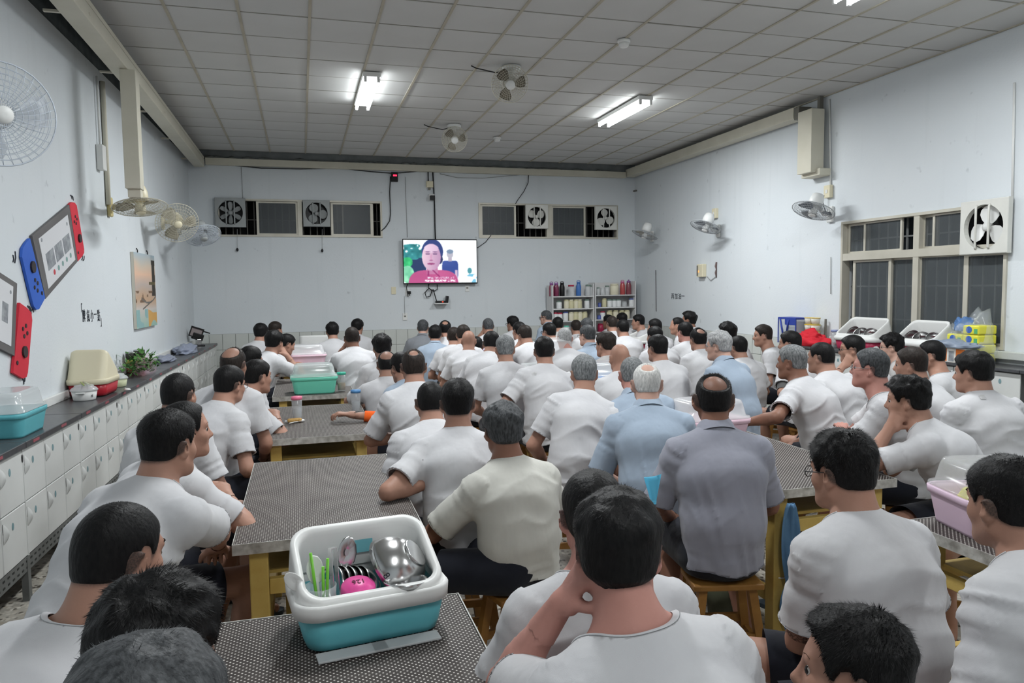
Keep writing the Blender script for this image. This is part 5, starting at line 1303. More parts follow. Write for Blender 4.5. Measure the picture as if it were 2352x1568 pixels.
# middle and right columns
tub('pale pink tub with clear lid behind the grey-shirted man', (2.34, 3.92, TT), rad(4), .44, .32, .13, PINK, CLEARF)
tub('blue tub with a clear lid on the second middle table', (2.50, 6.0, TT), 0, .38, .30, .15, BLUE, CLEARF)
t = thing('propped_cover', 'large clear tub lid propped upright on the third middle table', 'lid', (2.46, 7.05, TT)); bm = bmesh.new()
loft(bm, [(.36, .42, 0, .05), (.36, .42, .015, .05), (.33, .39, .02, .05), (.31, .37, .07, .05), (.29, .35, .08, .05)], False, True, 6); bmesh.ops.rotate(bm, verts=bm.verts, cent=(0, 0, 0), matrix=Matrix.Rotation(PI/2, 3, 'X')); bmesh.ops.translate(bm, verts=bm.verts, vec=(0, 0, .21)); finish('lid_shell', bm, CLEARF, t)
tub('white tub lying below the propped clear lid', (2.42, 7.32, TT), 0, .42, .32, .12, CLEARF, CLEARF, lid=None)
tub('lavender tub on the fourth middle table among the heads', (2.28, 9.1, TT), 0, .40, .30, .16, plast('plastic_lavender', srgb(206, 190, 214)), CLEARF)
dish_box('red dish box with a white clear-topped hood in the far right column', (4.85, 10.0, TT), rad(-90), .44, .32, MAGENTA, WHITEP, hb=.09, hh=.16, front=.05)
tub('pale pink tub of yellow tissue packs at the right edge', (2.50, 2.12, TT), rad(-14), .40, .31, .14, plast('plastic_pink_lilac', srgb(224, 198, 218)), clearp('lid_clear', srgb(226, 230, 232), .32))
YT = mat('tissue_wrap_yellow', srgb(226, 222, 60), .4); BT = mat('tissue_wrap_blue', srgb(70, 104, 180), .4)
for k, (dx, dy, rz_, lab) in enumerate(((-.085, .03, .5, 'yellow tissue pack on the left in the pink tub'), (.05, -.02, -.6, 'yellow tissue pack leaning right in the pink tub'))):
    t = thing('tissue_pack', lab, 'tissue pack', (2.50+dx, 2.12+dy, TT+.09), rz_); boxo('wrap', (-.085, -.045, 0), (.085, .045, .055), YT, t, .012); boxo('logo_patch', (-.03, -.03, .0545), (.03, .03, .0558), BT, t); boxo('white_band', (.04, -.04, .0545), (.07, .04, .0557), WHITEP, t); t.rotation_euler = (.5, .2, rz_)
# shelf units at the back
SHW = mat('shelf_white', srgb(214, 214, 214), .5)
def shelf_unit(lab, px0, px1, boards, ztop, side0=True):
    Yf, Yb = 11.72, 12.03; x0 = on(px0, 700, 1, Yf)[0]; x1 = on(px1, 700, 1, Yf)[0]
    t = thing('shelf_unit', lab, 'shelf', (x0, Yb, 0))
    W_ = x1-x0; D_ = Yb-Yf
    boxo('side_panel', (0, -D_, 0), (.018, 0, ztop-.02), SHW, t, .003); boxo('side_panel', (W_-.018, -D_, 0), (W_, 0, ztop), SHW, t, .003); boxo('back_panel', (.018, -.012, 0), (W_-.018, 0, ztop-.02), SHW, t)
    for z in boards: boxo('shelf_board', (.018, -D_, z-.018), (W_-.018, -.012, z), SHW, t)
    return x0, x1
SZ = [1.495, 1.285, 1.075, .86, .65, .44, .1]
a0, a1 = shelf_unit('left white shelf unit against the back wall', 1269, 1365, SZ, 1.70)
b0, b1 = shelf_unit('right white shelf unit in the back right corner', 1367, 1461, [z+.012 for z in SZ], 1.74)
def bottle(lab, px, z, r, h, m, loop=True, capm=None):
    x = on(px, 690, 1, 11.80)[0]; t = thing('water_bottle', lab, 'bottle', (x, 11.84, z)); capm = capm or m
    lathe_o('bottle_body', [(r*.9, 0), (r, .01), (r, h*.62), (r*.72, h*.78), (r*.70, h*.8)], m, t, 16); lathe_o('cap', [(r*.74, h*.79), (r*.74, h*.90), (r*.5, h*.92)], capm, t, 16)
    if loop: tube_o('carry_loop', [(-r*.62, 0, h*.88), (-r*.6, 0, h*.97), (0, 0, h), (r*.6, 0, h*.97), (r*.62, 0, h*.88)], .006, capm, t, 6)
    else: lathe_o('spout', [(r*.3, h*.91), (r*.2, h)], capm, t, 10)
WINE = clearp('bottle_wine', srgb(130, 50, 84), .85); WINE2 = clearp('bottle_wine2', srgb(150, 70, 90), .85); PUR = mat('cap_purple', srgb(140, 90, 150), .4)
bottle('wine-red bottle with a purple loop cap, leftmost on the shelf top', 1268.5, SZ[0], .042, .245, WINE2, True, PUR); bottle('dark wine bottle with purple cap beside the black bottle', 1279.5, SZ[0], .045, .245, WINE, True, PUR)
bottle('black bottle with a loop cap on the left shelf unit', 1293, SZ[0], .045, .25, BLACKP); bottle('blue bottle with a loop cap on the left shelf unit', 1331, SZ[0], .045, .265, clearp('bottle_blue', srgb(70, 120, 190), .85))
bottle('red and orange bottle with pink cap on the right shelf unit', 1432, SZ[0]+.012, .046, .25, clearp('bottle_red', srgb(190, 84, 84), .85), True, mat('cap_pink', srgb(200, 100, 140), .4)); bottle('dark red bottle with a pointed spout at the right shelf end', 1446, SZ[0]+.012, .046, .26, clearp('bottle_maroon', srgb(140, 74, 84), .9), False, PUR)
CRM = [mat('powder_cream', srgb(220, 214, 190), .5), mat('powder_buff', srgb(206, 200, 164), .5), mat('powder_white', srgb(226, 228, 228), .5)]
LIDR = mat('lid_red', srgb(176, 44, 72), .4); LIDB = mat('lid_blue2', srgb(90, 104, 170), .4); LIDG = mat('lid_green', srgb(120, 140, 130), .4)
def jar(lab, px, z, r, h, body, lidm, group=None, y=11.82):
    x = on(px, 715, 1, y)[0]; t = thing('jar', lab, 'jar', (x, y, z), group=group)
    lathe_o('jar_body', [(r*.92, 0), (r, .006), (r, h*.82), (r*.85, h*.86)], body, t, 14); lathe_o('lid', [(r*.9, h*.85), (r*.92, h), (r*.3, h+.001)], lidm, t, 14)
jar('clear jar with a red lid between the black and blue bottles', 1312, SZ[0], .056, .19, CLEAR, LIDR)
jar('tall clear jar right of the blue bottle', 1351, SZ[0], .05, .19, CLEARF, LIDG); jar('clear jar at the right end of the left shelf top', 1360, SZ[0], .045, .18, CLEARF, LIDG)
jar('small brownish jar at the left end of the right shelf top', 1374, SZ[0]+.012, .03, .13, CLEARF, LIDG); jar('clear jar in the left of the right shelf top', 1384, SZ[0]+.012, .04, .13, CLEARF, CLEARF); jar('clear jar with a dark lid on the right shelf top', 1394.5, SZ[0]+.012, .042, .16, CLEARF, LIDG); jar('wide cream jar in the middle of the right shelf top', 1411, SZ[0]+.012, .075, .19, CRM[0], CRM[0])
jar('white jar at the left of the upper row, left unit', 1284, SZ[1], .048, .13, CRM[2], LIDG)
for k, px in enumerate((1301, 1312, 1323, 1331)): jar('cream tubs of powder along the upper row, left unit', px, SZ[1], .045, .15, CRM[k % 2], CRM[(k+1) % 2], 'cream tubs in the upper row of the left shelf unit')
jar('grey-white jar at the right of the upper row, left unit', 1348, SZ[1], .045, .15, CRM[2], LIDG)
jar('small blue bottle cap jar at left of the right unit', 1377, SZ[1]+.012, .028, .075, LIDB, LIDB)
for px in (1400, 1411, 1421): jar('white jars with teal bases in a row on the right unit', px, SZ[1]+.012, .044, .13, CRM[2], LIDG, 'row of three white jars on the right shelf unit')
jar('white jar with a blue lid at the end of the right unit', 1450, SZ[1]+.012, .045, .14, CRM[2], LIDB)
jar('buff jar left of the three white jars', 1388, SZ[1]+.012, .04, .15, CRM[1], CRM[1]); jar('low clear jar right of the three white jars', 1434, SZ[1]+.012, .045, .09, CLEARF, CLEARF)
jar('red-lidded jar at the far left of the lower row', 1275.5, SZ[2], .042, .145, CRM[2], LIDR); jar('red-lidded white jar second in the lower row', 1286, SZ[2], .046, .14, CRM[2], LIDR); jar('blue-lidded jar in the lower row, left unit', 1299, SZ[2], .046, .155, CRM[2], LIDB)
for k, px in enumerate((1312, 1322, 1332, 1343)): jar('cream tubs of powder along the lower row, left unit', px, SZ[2], .046, .15, CRM[k % 2], CRM[k % 2], 'cream tubs in the lower row of the left shelf unit')
jar('red-lidded white jar at the left of the right unit', 1384, SZ[2]+.012, .044, .135, CRM[2], LIDR); jar('small dark blue jar by the red-lidded jar, right unit', 1376, SZ[2]+.012, .034, .07, LIDB, LIDB)
for k, px in enumerate((1400, 1414, 1428, 1440)): jar('buff tubs along the lower row of the right unit', px, SZ[2]+.012, .05, .15, CRM[(k+1) % 2], CRM[1], 'buff tubs in the lower row of the right shelf unit')
jar('teal-lidded jar on the third row, left unit', 1301, SZ[3], .05, .13, CRM[2], AQUA); jar('magenta jar on the third row, right unit', 1380, SZ[3]+.012, .06, .14, MAGENTA, MAGENTA)

# ------------------------------------------------------------------ things on the left counter and wall
LZ = .8635
def lc(px, py, d=.17): s_, z_, P_ = onL(px, py, d); return tuple(LW(s_, d, LZ)), s_
(p, s_) = lc(10, 985, .17); tub('teal tub with clear lid cut off by the left picture edge', tuple(LW(4.72, .165, LZ)), -LANG+PI/2, .42, .27, .13, TEAL, CLEARF)
p, s_ = lc(200, 900, .17); dish_box('cream and red dish box on the left counter', tuple(LW(6.34, .155, LZ)), -LANG+PI-.03, .28, .40, RED, CREAMP, hb=.10, hh=.21, front=.02, back=.30)
bowl('steel bowl inside the cream and red dish box', tuple(LW(6.44, .15, LZ+.10)), .085, (rad(50), 0, 0))
def casserole(lab, loc, r, h, m, lidm, num=None):
    t = thing('lidded_pot', lab, 'pot', loc, -LANG); lathe_o('pot_body', [(r*.8, 0), (r*.84, .004), (r*.97, h), (r*.93, h), (r*.8, .01)], m, t, 28)
    lathe_o('lid', [(r*1.04, h), (r*1.05, h+.008), (r*.92, h+.022), (r*.75, h+.03), (r*.70, h+.042), (r*.2, h+.046)], lidm, t, 28)
    for s in (-1, 1):
        bm = bmesh.new(); box(bm, (-.03, s*r*1.0-.02, h-.014), (.03, s*r*1.0+.02, h-.004)); bev(bm, .004); finish('handle', bm, m, t)
    if num: o = text_o('number', num, .035, INK, t); o.matrix_local = axis_m((r*.905*.8, -r*.905*.6, h*.5), (.8, -.6, .0), (.6, .8, 0))
    return t
casserole('white pot marked 8 in front of the cream dish box', tuple(LW(6.04, .17, LZ)), .088, .068, WHITEP, CLEARF, '8')
for k, z_ in enumerate((.125, .11)): 
    o = tube_o('chopstick', [(0, -.12, 0), (0, .14, .004)], .004, plast('chopstick_green' if k == 0 else 'chopstick_pale', srgb(150, 170, 80) if k == 0 else srgb(206, 210, 190)), None, 6); o.location = LW(6.04, .16+.03*k, LZ+.118+.001*k); o.rotation_euler = (0, 0, .35+.1*k); tag(o, ['green chopstick laid across the lid of the pot marked 8', 'pale chopstick laid across the lid of the pot marked 8'][k], 'chopstick')
casserole('pale green pot behind the cream and red dish box', tuple(LW(6.80, .20, LZ)), .085, .065, mat('plastic_pale_green', srgb(206, 212, 176), .4), CLEARF)
spoon('ladle', 'white ladle lying in front of the pale green pot', tuple(LW(6.58, .315, LZ+.012)), (rad(90), 0, .3), WHITEP, .20, b=1.5)
# vegetables in a pink bag
p = LW(7.72, .20, LZ); t = thing('vegetable_bag', 'bunch of green leaves wrapped in thin pink plastic', 'vegetables', tuple(p), -LANG)
LEAF = mottled('leaf_green', srgb(52, 96, 44), srgb(84, 132, 60), 20, .6); bm = bmesh.new()
for k in range(420):
    c = Vector((random.gauss(0, .06), random.gauss(-.05, .15), abs(random.gauss(.085, .045))+.012)); L_ = random.uniform(.04, .09); dv = Vector((random.uniform(-1, 1), random.uniform(-1, 1), random.uniform(-.2, .7))).normalized(); sd = dv.cross(Vector((0, 0, 1))).normalized()*random.uniform(.008, .018)
    a = bm.verts.new(c); b = bm.verts.new(c+dv*L_*.5+sd); d = bm.verts.new(c+dv*L_); e = bm.verts.new(c+dv*L_*.5-sd)
    for v in (a, b, d, e): v.co.z = max(v.co.z, .004)
    bm.faces.new((a, b, d, e))
o = finish('leaves', bm, LEAF, t); o['kind'] = 'stuff'
def crumple(name, lab, loc, sx, sy, sz, m, parent=None, cat='bag', seed=1, sub=4):
    bm = bmesh.new(); bmesh.ops.create_icosphere(bm, subdivisions=sub, radius=1)
    V = np.array([v.co for v in bm.verts]); n_ = vnoise(V*2.2+seed*9)*.55+vnoise(V*5+seed)*.35
    for v, k in zip(bm.verts, n_): v.co = Vector((v.co.x*sx, v.co.y*sy, max((v.co.z+.35), 0)*sz))*(.55+k*.9)
    o = finish(name, bm, m, parent, True)
    if parent is None: o.location = loc; tag(o, lab, cat)
    else: o.location = loc
    return o
crumple('bag_film', '', (.01, .02, 0), .085, .25, .13, mat('film_pink', srgb(226, 180, 200), .3, alpha=.20), t, seed=2)
for k, ss in enumerate((7.90, 8.22)):
    t = thing('food_can', ['nearer black and red food tin behind the vegetables', 'farther black and red food tin behind the vegetables'][k], 'tin', tuple(LW(ss, .070, LZ)), -LANG)
    r = .052
    lathe_o('tin_body', [(r, 0), (r, .085)], mat('tin_red', srgb(196, 110, 96), .4), t, 24); lathe_o('label_band', [(r+.0006, .085), (r+.0006, .13)], mat('tin_gold', srgb(190, 172, 84), .4), t, 24, cap0=True); lathe_o('top_band', [(r, .13), (r, .195), (r*.9, .198)], mat('tin_black', srgb(58, 54, 50), .4), t, 24)
    lathe_o('rim', [(r*1.02, .194), (r*1.02, .2), (r*.94, .2), (r*.94, .196)], STEEL, t, 24)
crumple('plastic_bag', 'crumpled grey-blue plastic bag lying on the far left counter', tuple(LW(10.3, .16, LZ+.002)), .13, .42, .085, mat('film_grey', srgb(150, 158, 178), .35, alpha=.9), seed=5)
crumple('plastic_bag', 'small flat grey bag beside the vegetable bundle', tuple(LW(9.1, .15, LZ+.002)), .10, .24, .05, mat('film_grey2', srgb(140, 146, 164), .35, alpha=.9), seed=8)
t = thing('work_lamp', 'black folding work lamp at the far end of the left counter', 'lamp', tuple(LW(11.40, .16, LZ)), -LANG-1.25)
boxo('foot', (-.06, -.07, 0), (.06, .07, .02), BLACKP, t, .005); boxo('stem', (-.025, -.03, .02), (.025, .03, .10), STEEL, t, .006)
RL = Matrix.Translation((0, 0, .17))@Matrix.Rotation(-.35, 4, 'X')
bm = bmesh.new(); box(bm, (-.07, -.075, -.085), (.02, .075, .01), RL); bev(bm, .01); finish('lamp_body', bm, BLACKP, t)
for nm, lo, hi in (('guard_frame', (.0, -.13, .07), (.02, .05, .09)), ('guard_frame', (.0, -.13, -.06), (.02, .05, -.045)), ('guard_frame', (.0, -.13, -.06), (.02, -.115, .09)), ('guard_frame', (.0, .035, -.06), (.02, .05, .09)), ('handle', (-.02, .05, .05), (.015, .14, .068))): boxo(nm, lo, hi, BLACKP, t, .003, RL)
boxo('lens', (-.002, -.115, -.045), (.004, .035, .07), mat('lens_grey', srgb(150, 140, 140), .2), t, 0, RL)
# big cut-out boards on the left wall
def board_piece(name, parent, P0, pts, m, d0=.004, d1=.02):
    poly = [(s-P0[0], z-P0[1]) for s, z in pts]
    Mx = Matrix(((0, 0, 1, 0), (1, 0, 0, 0), (0, 1, 0, 0), (0, 0, 0, 1)))
    bm = bmesh.new(); prism(bm, poly, d0, d1, Mx); return finish(name, bm, m, parent)
BBL = mottled('foam_blue', srgb(52, 96, 190), srgb(58, 104, 198), 4, .7); BRD = mottled('foam_red', srgb(204, 44, 62), srgb(212, 52, 68), 4, .7); BGR = mottled('foam_grey', srgb(98, 96, 96), srgb(108, 106, 106), 4, .7); PAGE = mat('page_white', srgb(214, 215, 218), .7)
PHOTO = mottled('print_grey', srgb(120, 124, 130), srgb(168, 172, 176), 18, .7); BTN = mat('button_dark', srgb(50, 44, 46), .5)
def sz(px, py): a = onL(px, py, .01); return (a[0], a[1])
def mid(a, b, t_): return (a[0]+(b[0]-a[0])*t_, a[1]+(b[1]-a[1])*t_)
def quad_uv(q, u0, u1, v0, v1):  # q = TL,TR,BR,BL
    f = lambda u, v: mid(mid(q[0], q[1], u), mid(q[3], q[2], u), v)
    return [f(u0, v0), f(u1, v0), f(u1, v1), f(u0, v1)]
def disc(par, P0, c, r, m, name='button', d0=.02, d1=.0235):
    board_piece(name, par, P0, [(c[0]+r*math.cos(a), c[1]+r*math.sin(a)) for a in np.linspace(0, 2*PI, 15)[:-1]], m, d0, d1)
def marks(par, P0, L_):
    for (x0, y0), (x1, y1) in L_:
        a, b = sz(x0, y0), sz(x1, y1); n_ = np.array([-(b[1]-a[1]), b[0]-a[0]]); n_ = n_/np.linalg.norm(n_)*.006; m_ = mid(a, b, .5); m_ = (m_[0]+n_[0]*2, m_[1]+n_[1]*2)
        board_piece('motion_mark', par, P0, [(a[0]-n_[0], a[1]-n_[1]), (m_[0]-n_[0], m_[1]-n_[1]), (b[0]-n_[0], b[1]-n_[1]), (b[0]+n_[0], b[1]+n_[1]), (m_[0]+n_[0], m_[1]+n_[1]), (a[0]+n_[0], a[1]+n_[1])], INK, .001, .003)
P0 = sz(70, 542)
t = thing('wall_board', 'tilted cut-out board shaped like a handheld game with blue and red ends', 'wall decoration', tuple(LW(P0[0], .001, P0[1])), -LANG)
G1 = [sz(70, 541), sz(155.5, 470), sz(175, 600), sz(101, 686)]
board_piece('grey_frame', t, P0, G1, BGR); PG = [sz(84, 548), sz(151, 493), sz(169, 596), sz(107, 663)]; board_piece('page', t, P0, PG, PAGE, .02, .022)
for k in range(3): board_piece('photo_print', t, P0, quad_uv(PG, .10+.29*k, .35+.29*k, .36, .70), PHOTO, .022, .0232)
for k in range(5): q = quad_uv(PG, .26+.15*k, .27+.15*k, .82, .83)[0]; disc(t, P0, q, .020, mat('dot_red', srgb(196, 70, 80), .6) if k == 0 else mat('dot_teal%d' % k, srgb(128, 160, 156), .6), 'print_dot', .022, .0235)
disc(t, P0, quad_uv(PG, .07, .08, .06, .07)[0], .014, PHOTO, 'print_dot', .022, .0235); disc(t, P0, quad_uv(PG, .92, .93, .16, .17)[0], .014, PHOTO, 'print_dot', .022, .0235)
board_piece('blue_end', t, P0, [sz(65, 547), sz(56, 557), sz(48, 570), sz(46.5, 590), sz(70, 690), sz(74, 704), sz(80, 711), sz(86, 710), sz(100, 684)], BBL)
board_piece('red_end', t, P0, [sz(156, 469), sz(162, 464), sz(168, 465), sz(173, 472), sz(190, 572), sz(190, 580), sz(186, 588), sz(175.5, 600)], BRD)
disc(t, P0, sz(70, 613), .040, BTN, 'joystick', .02, .031); disc(t, P0, sz(178.5, 547), .034, BTN, 'joystick', .02, .031)
for px, py in ((76, 643), (82, 650), (75, 660), (82, 667), (92, 673)): disc(t, P0, sz(px, py), .014, BTN)
for px, py in ((169, 497), (173, 503), (167, 509), (171, 513), (176, 580)): disc(t, P0, sz(px, py), .011, BTN)
marks(t, P0, [((38, 577), (37, 604)), ((33, 585), (33, 602)), ((70, 703), (75, 722)), ((76, 712), (80, 716)), ((192, 584), (190, 597)), ((196, 588), (193, 598)), ((164, 448), (168, 457)), ((168, 450), (171, 460))])
P1 = sz(35, 650)
t = thing('wall_board', 'second cut-out handheld game board with a red end at the left edge', 'wall decoration', tuple(LW(P1[0], .001, P1[1])), -LANG)
G2 = [sz(-60, 590), sz(35, 651), sz(29, 817), sz(-66, 770)]
board_piece('grey_frame', t, P1, G2, BGR); PG = quad_uv(G2, .06, .89, .08, .90); board_piece('page', t, P1, PG, PAGE, .02, .022)
board_piece('photo_print', t, P1, quad_uv(PG, .68, .86, .34, .66), PHOTO, .022, .0232); disc(t, P1, quad_uv(PG, .92, .93, .12, .13)[0], .012, PHOTO, 'print_dot', .022, .0235)
board_piece('red_end', t, P1, [sz(41, 695), sz(58, 707), sz(68, 718), sz(70, 735), sz(60, 855), sz(57, 866), sz(48, 869), sz(26, 856)], BRD)
disc(t, P1, sz(51, 808), .038, BTN, 'joystick', .02, .031)
for px, py in ((55, 748), (48, 755), (58, 765), (51, 772), (35, 833)): disc(t, P1, sz(px, py), .014, BTN)
marks(t, P1, [((54, 868), (58, 882)), ((58, 863), (60, 876)), ((72, 731), (71, 748)), ((66, 702), (73, 718))])
# painting
q = [sz(302, 578), sz(350, 588), sz(355, 745), sz(308, 757)]; sa, sb = (q[0][0]+q[3][0])/2, (q[1][0]+q[2][0])/2; za, zb = (q[2][1]+q[3][1])/2, (q[0][1]+q[1][1])/2
t = thing('painting', 'tall pale abstract watercolour canvas hanging on the left wall', 'painting', tuple(LW(sa, .003, za)), -LANG); W_, H_ = sb-sa, zb-za
boxo('canvas', (0, 0, 0), (.03, W_, H_), mat('canvas_edge', srgb(206, 202, 190), .8), t, .002)
gu, gv = np.meshgrid(np.linspace(0, 1, 61), np.linspace(0, 1, 121)); uu, vv = gu, gv
def nz2(sx, sy, s): return vnoise(np.stack([(uu*sx).ravel()+s, (vv*sy).ravel(), np.full(uu.size, s+.3)], 1)).reshape(uu.shape)
col = np.zeros(uu.shape+(3,)); yv = 1-vv+.10*(nz2(3, 6, 2)-.5)
for k in range(3): col[..., k] = np.interp(yv, [0, .15, .3, .45, .6, .75, 1], [[188, 222, 214, 186, 186, 170, 214][k] if k == 0 else 0 for _ in range(7)] if False else {0: [168, 206, 224, 186, 192, 200, 150], 1: [186, 190, 186, 172, 160, 192, 184], 2: [196, 172, 160, 164, 132, 186, 172]}[k])
wob = .05*(nz2(4, 12, 5)-.5)
dk = (np.abs(uu-.90+wob) < .09) & (vv > .42) & (vv < .93); col[dk] = (64, 60, 54); dk = (np.abs(uu-.82+wob) < .17) & (np.abs(vv-.60) < .025); col[dk] = (96, 88, 60)
br = (nz2(9, 14, 7) > .60) & (vv > .34) & (vv < .50); col[br] = (120, 96, 76); dk = np.abs((uu-.6)**2*.6+.33-vv) < .012; col[dk & (uu > .25)] = (110, 108, 104); dk = np.abs(vv-(.18+.22*uu)) < .010; col[dk & (uu < .8) & (uu > .3)] = (92, 88, 84)
og = (nz2(5, 7, 11) > .55) & (vv < .30) & (uu > .55); col[og] = (206, 160, 92); bl = (nz2(4, 5, 17) > .5) & (vv < .25) & (uu < .55); col[bl] = (140, 176, 176)
V = np.stack([np.full(gu.size, .0306), gu.ravel()*W_, gv.ravel()*H_], 1); ii = np.arange(120)[:, None]*61+np.arange(60)[None, :]; Q = np.stack([ii, ii+1, ii+62, ii+61], -1).reshape(-1, 4)
me = mesh_np('painted_face', V, Q, False); ca = me.color_attributes.new('paint', 'FLOAT_COLOR', 'POINT'); c_ = col.reshape(-1, 3)/255; lin = np.where(c_ <= .04045, c_/12.92, ((c_+.055)/1.055)**2.4)
ca.data.foreach_set('color', np.concatenate([lin, np.ones((len(lin), 1))], 1).astype(f32).ravel()); PM_ = mat('paint', srgb(200), .7); at = nd(PM_, 'ShaderNodeAttribute', attribute_name='paint'); lk(PM_, at.outputs['Color'], bsdf(PM_).inputs['Base Color']); link('painted_face', me, PM_, t)
for yy in (.27, .75): tube_o('hook', [(.012, W_*yy, H_), (.012, W_*yy, H_+.03), (.002, W_*yy, H_+.05)], .006, BLACKP, t, 6)

# ------------------------------------------------------------------ things on the right counter
def rc(px, d=.17, py=780): return on(px, py, 0, XR-d)[1]
for px0, px1, lab in ((1933, 2026, 'red dish box with a white hood on the right counter, left one'), (2071, 2165, 'red dish box with a white hood on the right counter, right one')):
    ya, yb = rc(px1, .2), rc(px0, .2); wd = (ya+yb)/2
    dish_box(lab, (XR-.175, wd, RZ+.002), rad(-90), abs(yb-ya), .30, MAGENTA, WHITEP, hb=.11, hh=.19, front=.02, back=.16)
    for k, (dy, r_) in enumerate(((.10, .095), (.02, .08), (-.08, .075))): bowl('steel bowls heaped in the %s dish box on the right counter' % ('left' if px0 < 2000 else 'right'), (XR-.16, wd+dy, RZ+.13+.01*k), r_, (rad(20*k), rad(-62), rad(10*k)), group='steel bowls in the %s right-counter dish box' % ('left' if px0 < 2000 else 'right'))
y = rc(1918); t = tumbler('clear tumbler with a blue-grey lid on the right counter', (XR-.17, y, RZ+.001), .042, .185, mat('lid_bluegrey', srgb(130, 140, 180), .4)); 
y = rc(1872); t = thing('folded_cloth', 'bright red folded cloth on the right counter', 'cloth', (XR-.19, y, RZ+.001)); crumple('fold', '', (0, 0, .0), .12, .27, .10, mottled('cloth_red', srgb(196, 28, 44), srgb(206, 36, 52), 6, .8), t, seed=11); crumple('fold', '', (-.02, .05, .0), .10, .18, .13, mottled('cloth_red2', srgb(190, 26, 42), srgb(200, 34, 48), 6, .8), t, seed=14)
y0, y1 = rc(1838), rc(1797); t = thing('clear_bag', 'clear carrier bag with blue trim beside the stacked cup packs', 'bag', (XR-.14, (y0+y1)/2, RZ+.001)); hw_ = (y1-y0)/2; BL = mat('trim_blue', srgb(44, 64, 150), .5)
boxo('film', (-.09, -hw_, .004), (.09, hw_, .30), clearp('bag_film', srgb(196, 204, 214), .45), t, .01)
for lo, hi in (((-.094, -hw_-.003, .285), (.094, hw_+.003, .305)), ((-.096, -hw_-.003, 0), (-.088, -hw_+.010, .29)), ((-.096, hw_-.010, 0), (-.088, hw_+.003, .29))): boxo('trim', lo, hi, BL, t)
tube_o('strap', [(-.095, hw_*.75, .29), (-.10, hw_*.4, .12), (-.10, 0, .10), (-.10, -hw_*.25, .28)], .011, BL, t, 6); boxo('flap', (-.097, -hw_, .22), (-.090, hw_*.2, .30), BL, t)
boxo('card', (-.06, -hw_*.8, .01), (-.055, hw_*.2, .20), PHOTO, t)
y0, y1 = rc(1872), rc(1842); yy = (y0+y1)/2
CUPW = mat('cup_paper', srgb(206, 204, 192), .5); CUPY = mat('cup_yellow', srgb(222, 190, 70), .5)
for r_ in range(4):
    for c_ in range(2):
        t = thing('noodle_cup', ['bottom', 'lower middle', 'upper middle', 'top'][r_]+' white cup with yellow band in the %s column of the stack' % ['nearer', 'farther'][c_], 'cup', (XR-.12, yy+(-.055 if c_ == 0 else .055), RZ+.002+.078*r_))
        lathe_o('cup_body', [(.040, 0), (.052, .070)], CUPW, t, 18); lathe_o('lid', [(.054, .070), (.054, .077)], CUPY, t, 18)
boxo('trim_3', (XR-.05, yy-.13, RZ), (XR-.03, yy-.115, RZ+.30), ALUD)['kind'] = 'structure'
y0, y1 = rc(2268, .15), rc(2182, .15); yc = (y0+y1)/2; hw_ = (y1-y0)/2
WRAP = mat('tissue_wrap_yellow2', srgb(226, 220, 70), .45); WR2 = mat('tissue_wrap_lime', srgb(190, 206, 90), .45)
for r_ in range(4):
    for c_ in range(2):
        if r_ == 3 and c_ == 1: continue
        t = thing('tissue_pack', '%s yellow tissue pack in the %s column of the bagged stack' % (['bottom', 'second', 'third', 'top'][r_], ['nearer', 'farther'][c_]), 'tissue pack', (XR-.15, yc-.03+(c_-.5)*hw_*.86, RZ+.004+.082*r_))
        boxo('wrap', (-.10, -hw_*.42, 0), (.10, hw_*.42, .078), WRAP, t, .012); disc_m = axis_m((-.1005, hw_*.08, .04), (-1, 0, 0), (0, 1, 0)); bm = bmesh.new(); prism(bm, [(.030*math.cos(a), .030*math.sin(a)) for a in np.linspace(0, 2*PI, 15)[:-1]], 0, .0012, disc_m); finish('blue_disc', bm, BT, t); boxo('green_patch', (-.1012, -hw_*.36, .008), (-.1, -hw_*.18, .05), mat('patch_green%d%d' % (r_, c_), srgb(90, 170, 110), .5), t)
t = thing('plastic_wrap', 'clear plastic film bag round the yellow tissue packs', 'bag', (XR-.15, yc-.03, RZ+.002)); crumple('film', '', (0, 0, 0), .15, hw_*1.15, .32, CLEARB, t, seed=21); crumple('blue_top', '', (0, hw_*.4, .27), .09, hw_*.45, .09, mat('film_blue', srgb(96, 140, 200), .3, alpha=.6), t, seed=23)
y0, y1 = rc(2228, .28), rc(2168, .28); yc = (y0+y1)/2; hw_ = (y1-y0)/2
t = thing('carton', 'orange and white printed carton under the grey bag', 'carton', (XR-.27, yc, RZ+.001)); boxo('box', (-.05, -hw_, 0), (.05, hw_, .13), mat('carton_white', srgb(224, 222, 216), .6), t, .003)
for a, b, m_ in ((-.95, -.25, 'o'), (.45, .85, 'o'), (-.1, .3, 'd')): boxo('print_panel', (-.0512, a*hw_, .01), (-.0502, b*hw_, .12) if m_ == 'o' else (-.0502, b*hw_, .10), mat('carton_orange%s' % a, srgb(220, 120, 50), .6) if m_ == 'o' else PHOTO, t)
crumple('plastic_bag', 'flattened grey plastic bag on top of the orange carton', (XR-.27, yc+.03, RZ+.132), .09, .26, .05, mat('film_grey3', srgb(130, 142, 160), .4), seed=31)
crumple('face_mask_bundle', 'white crumpled wrapper on the right counter between the dish boxes', (XR-.25, rc(2015, .25), RZ+.001), .06, .07, .05, WHITEP, cat='wrapper', seed=33, sub=3)

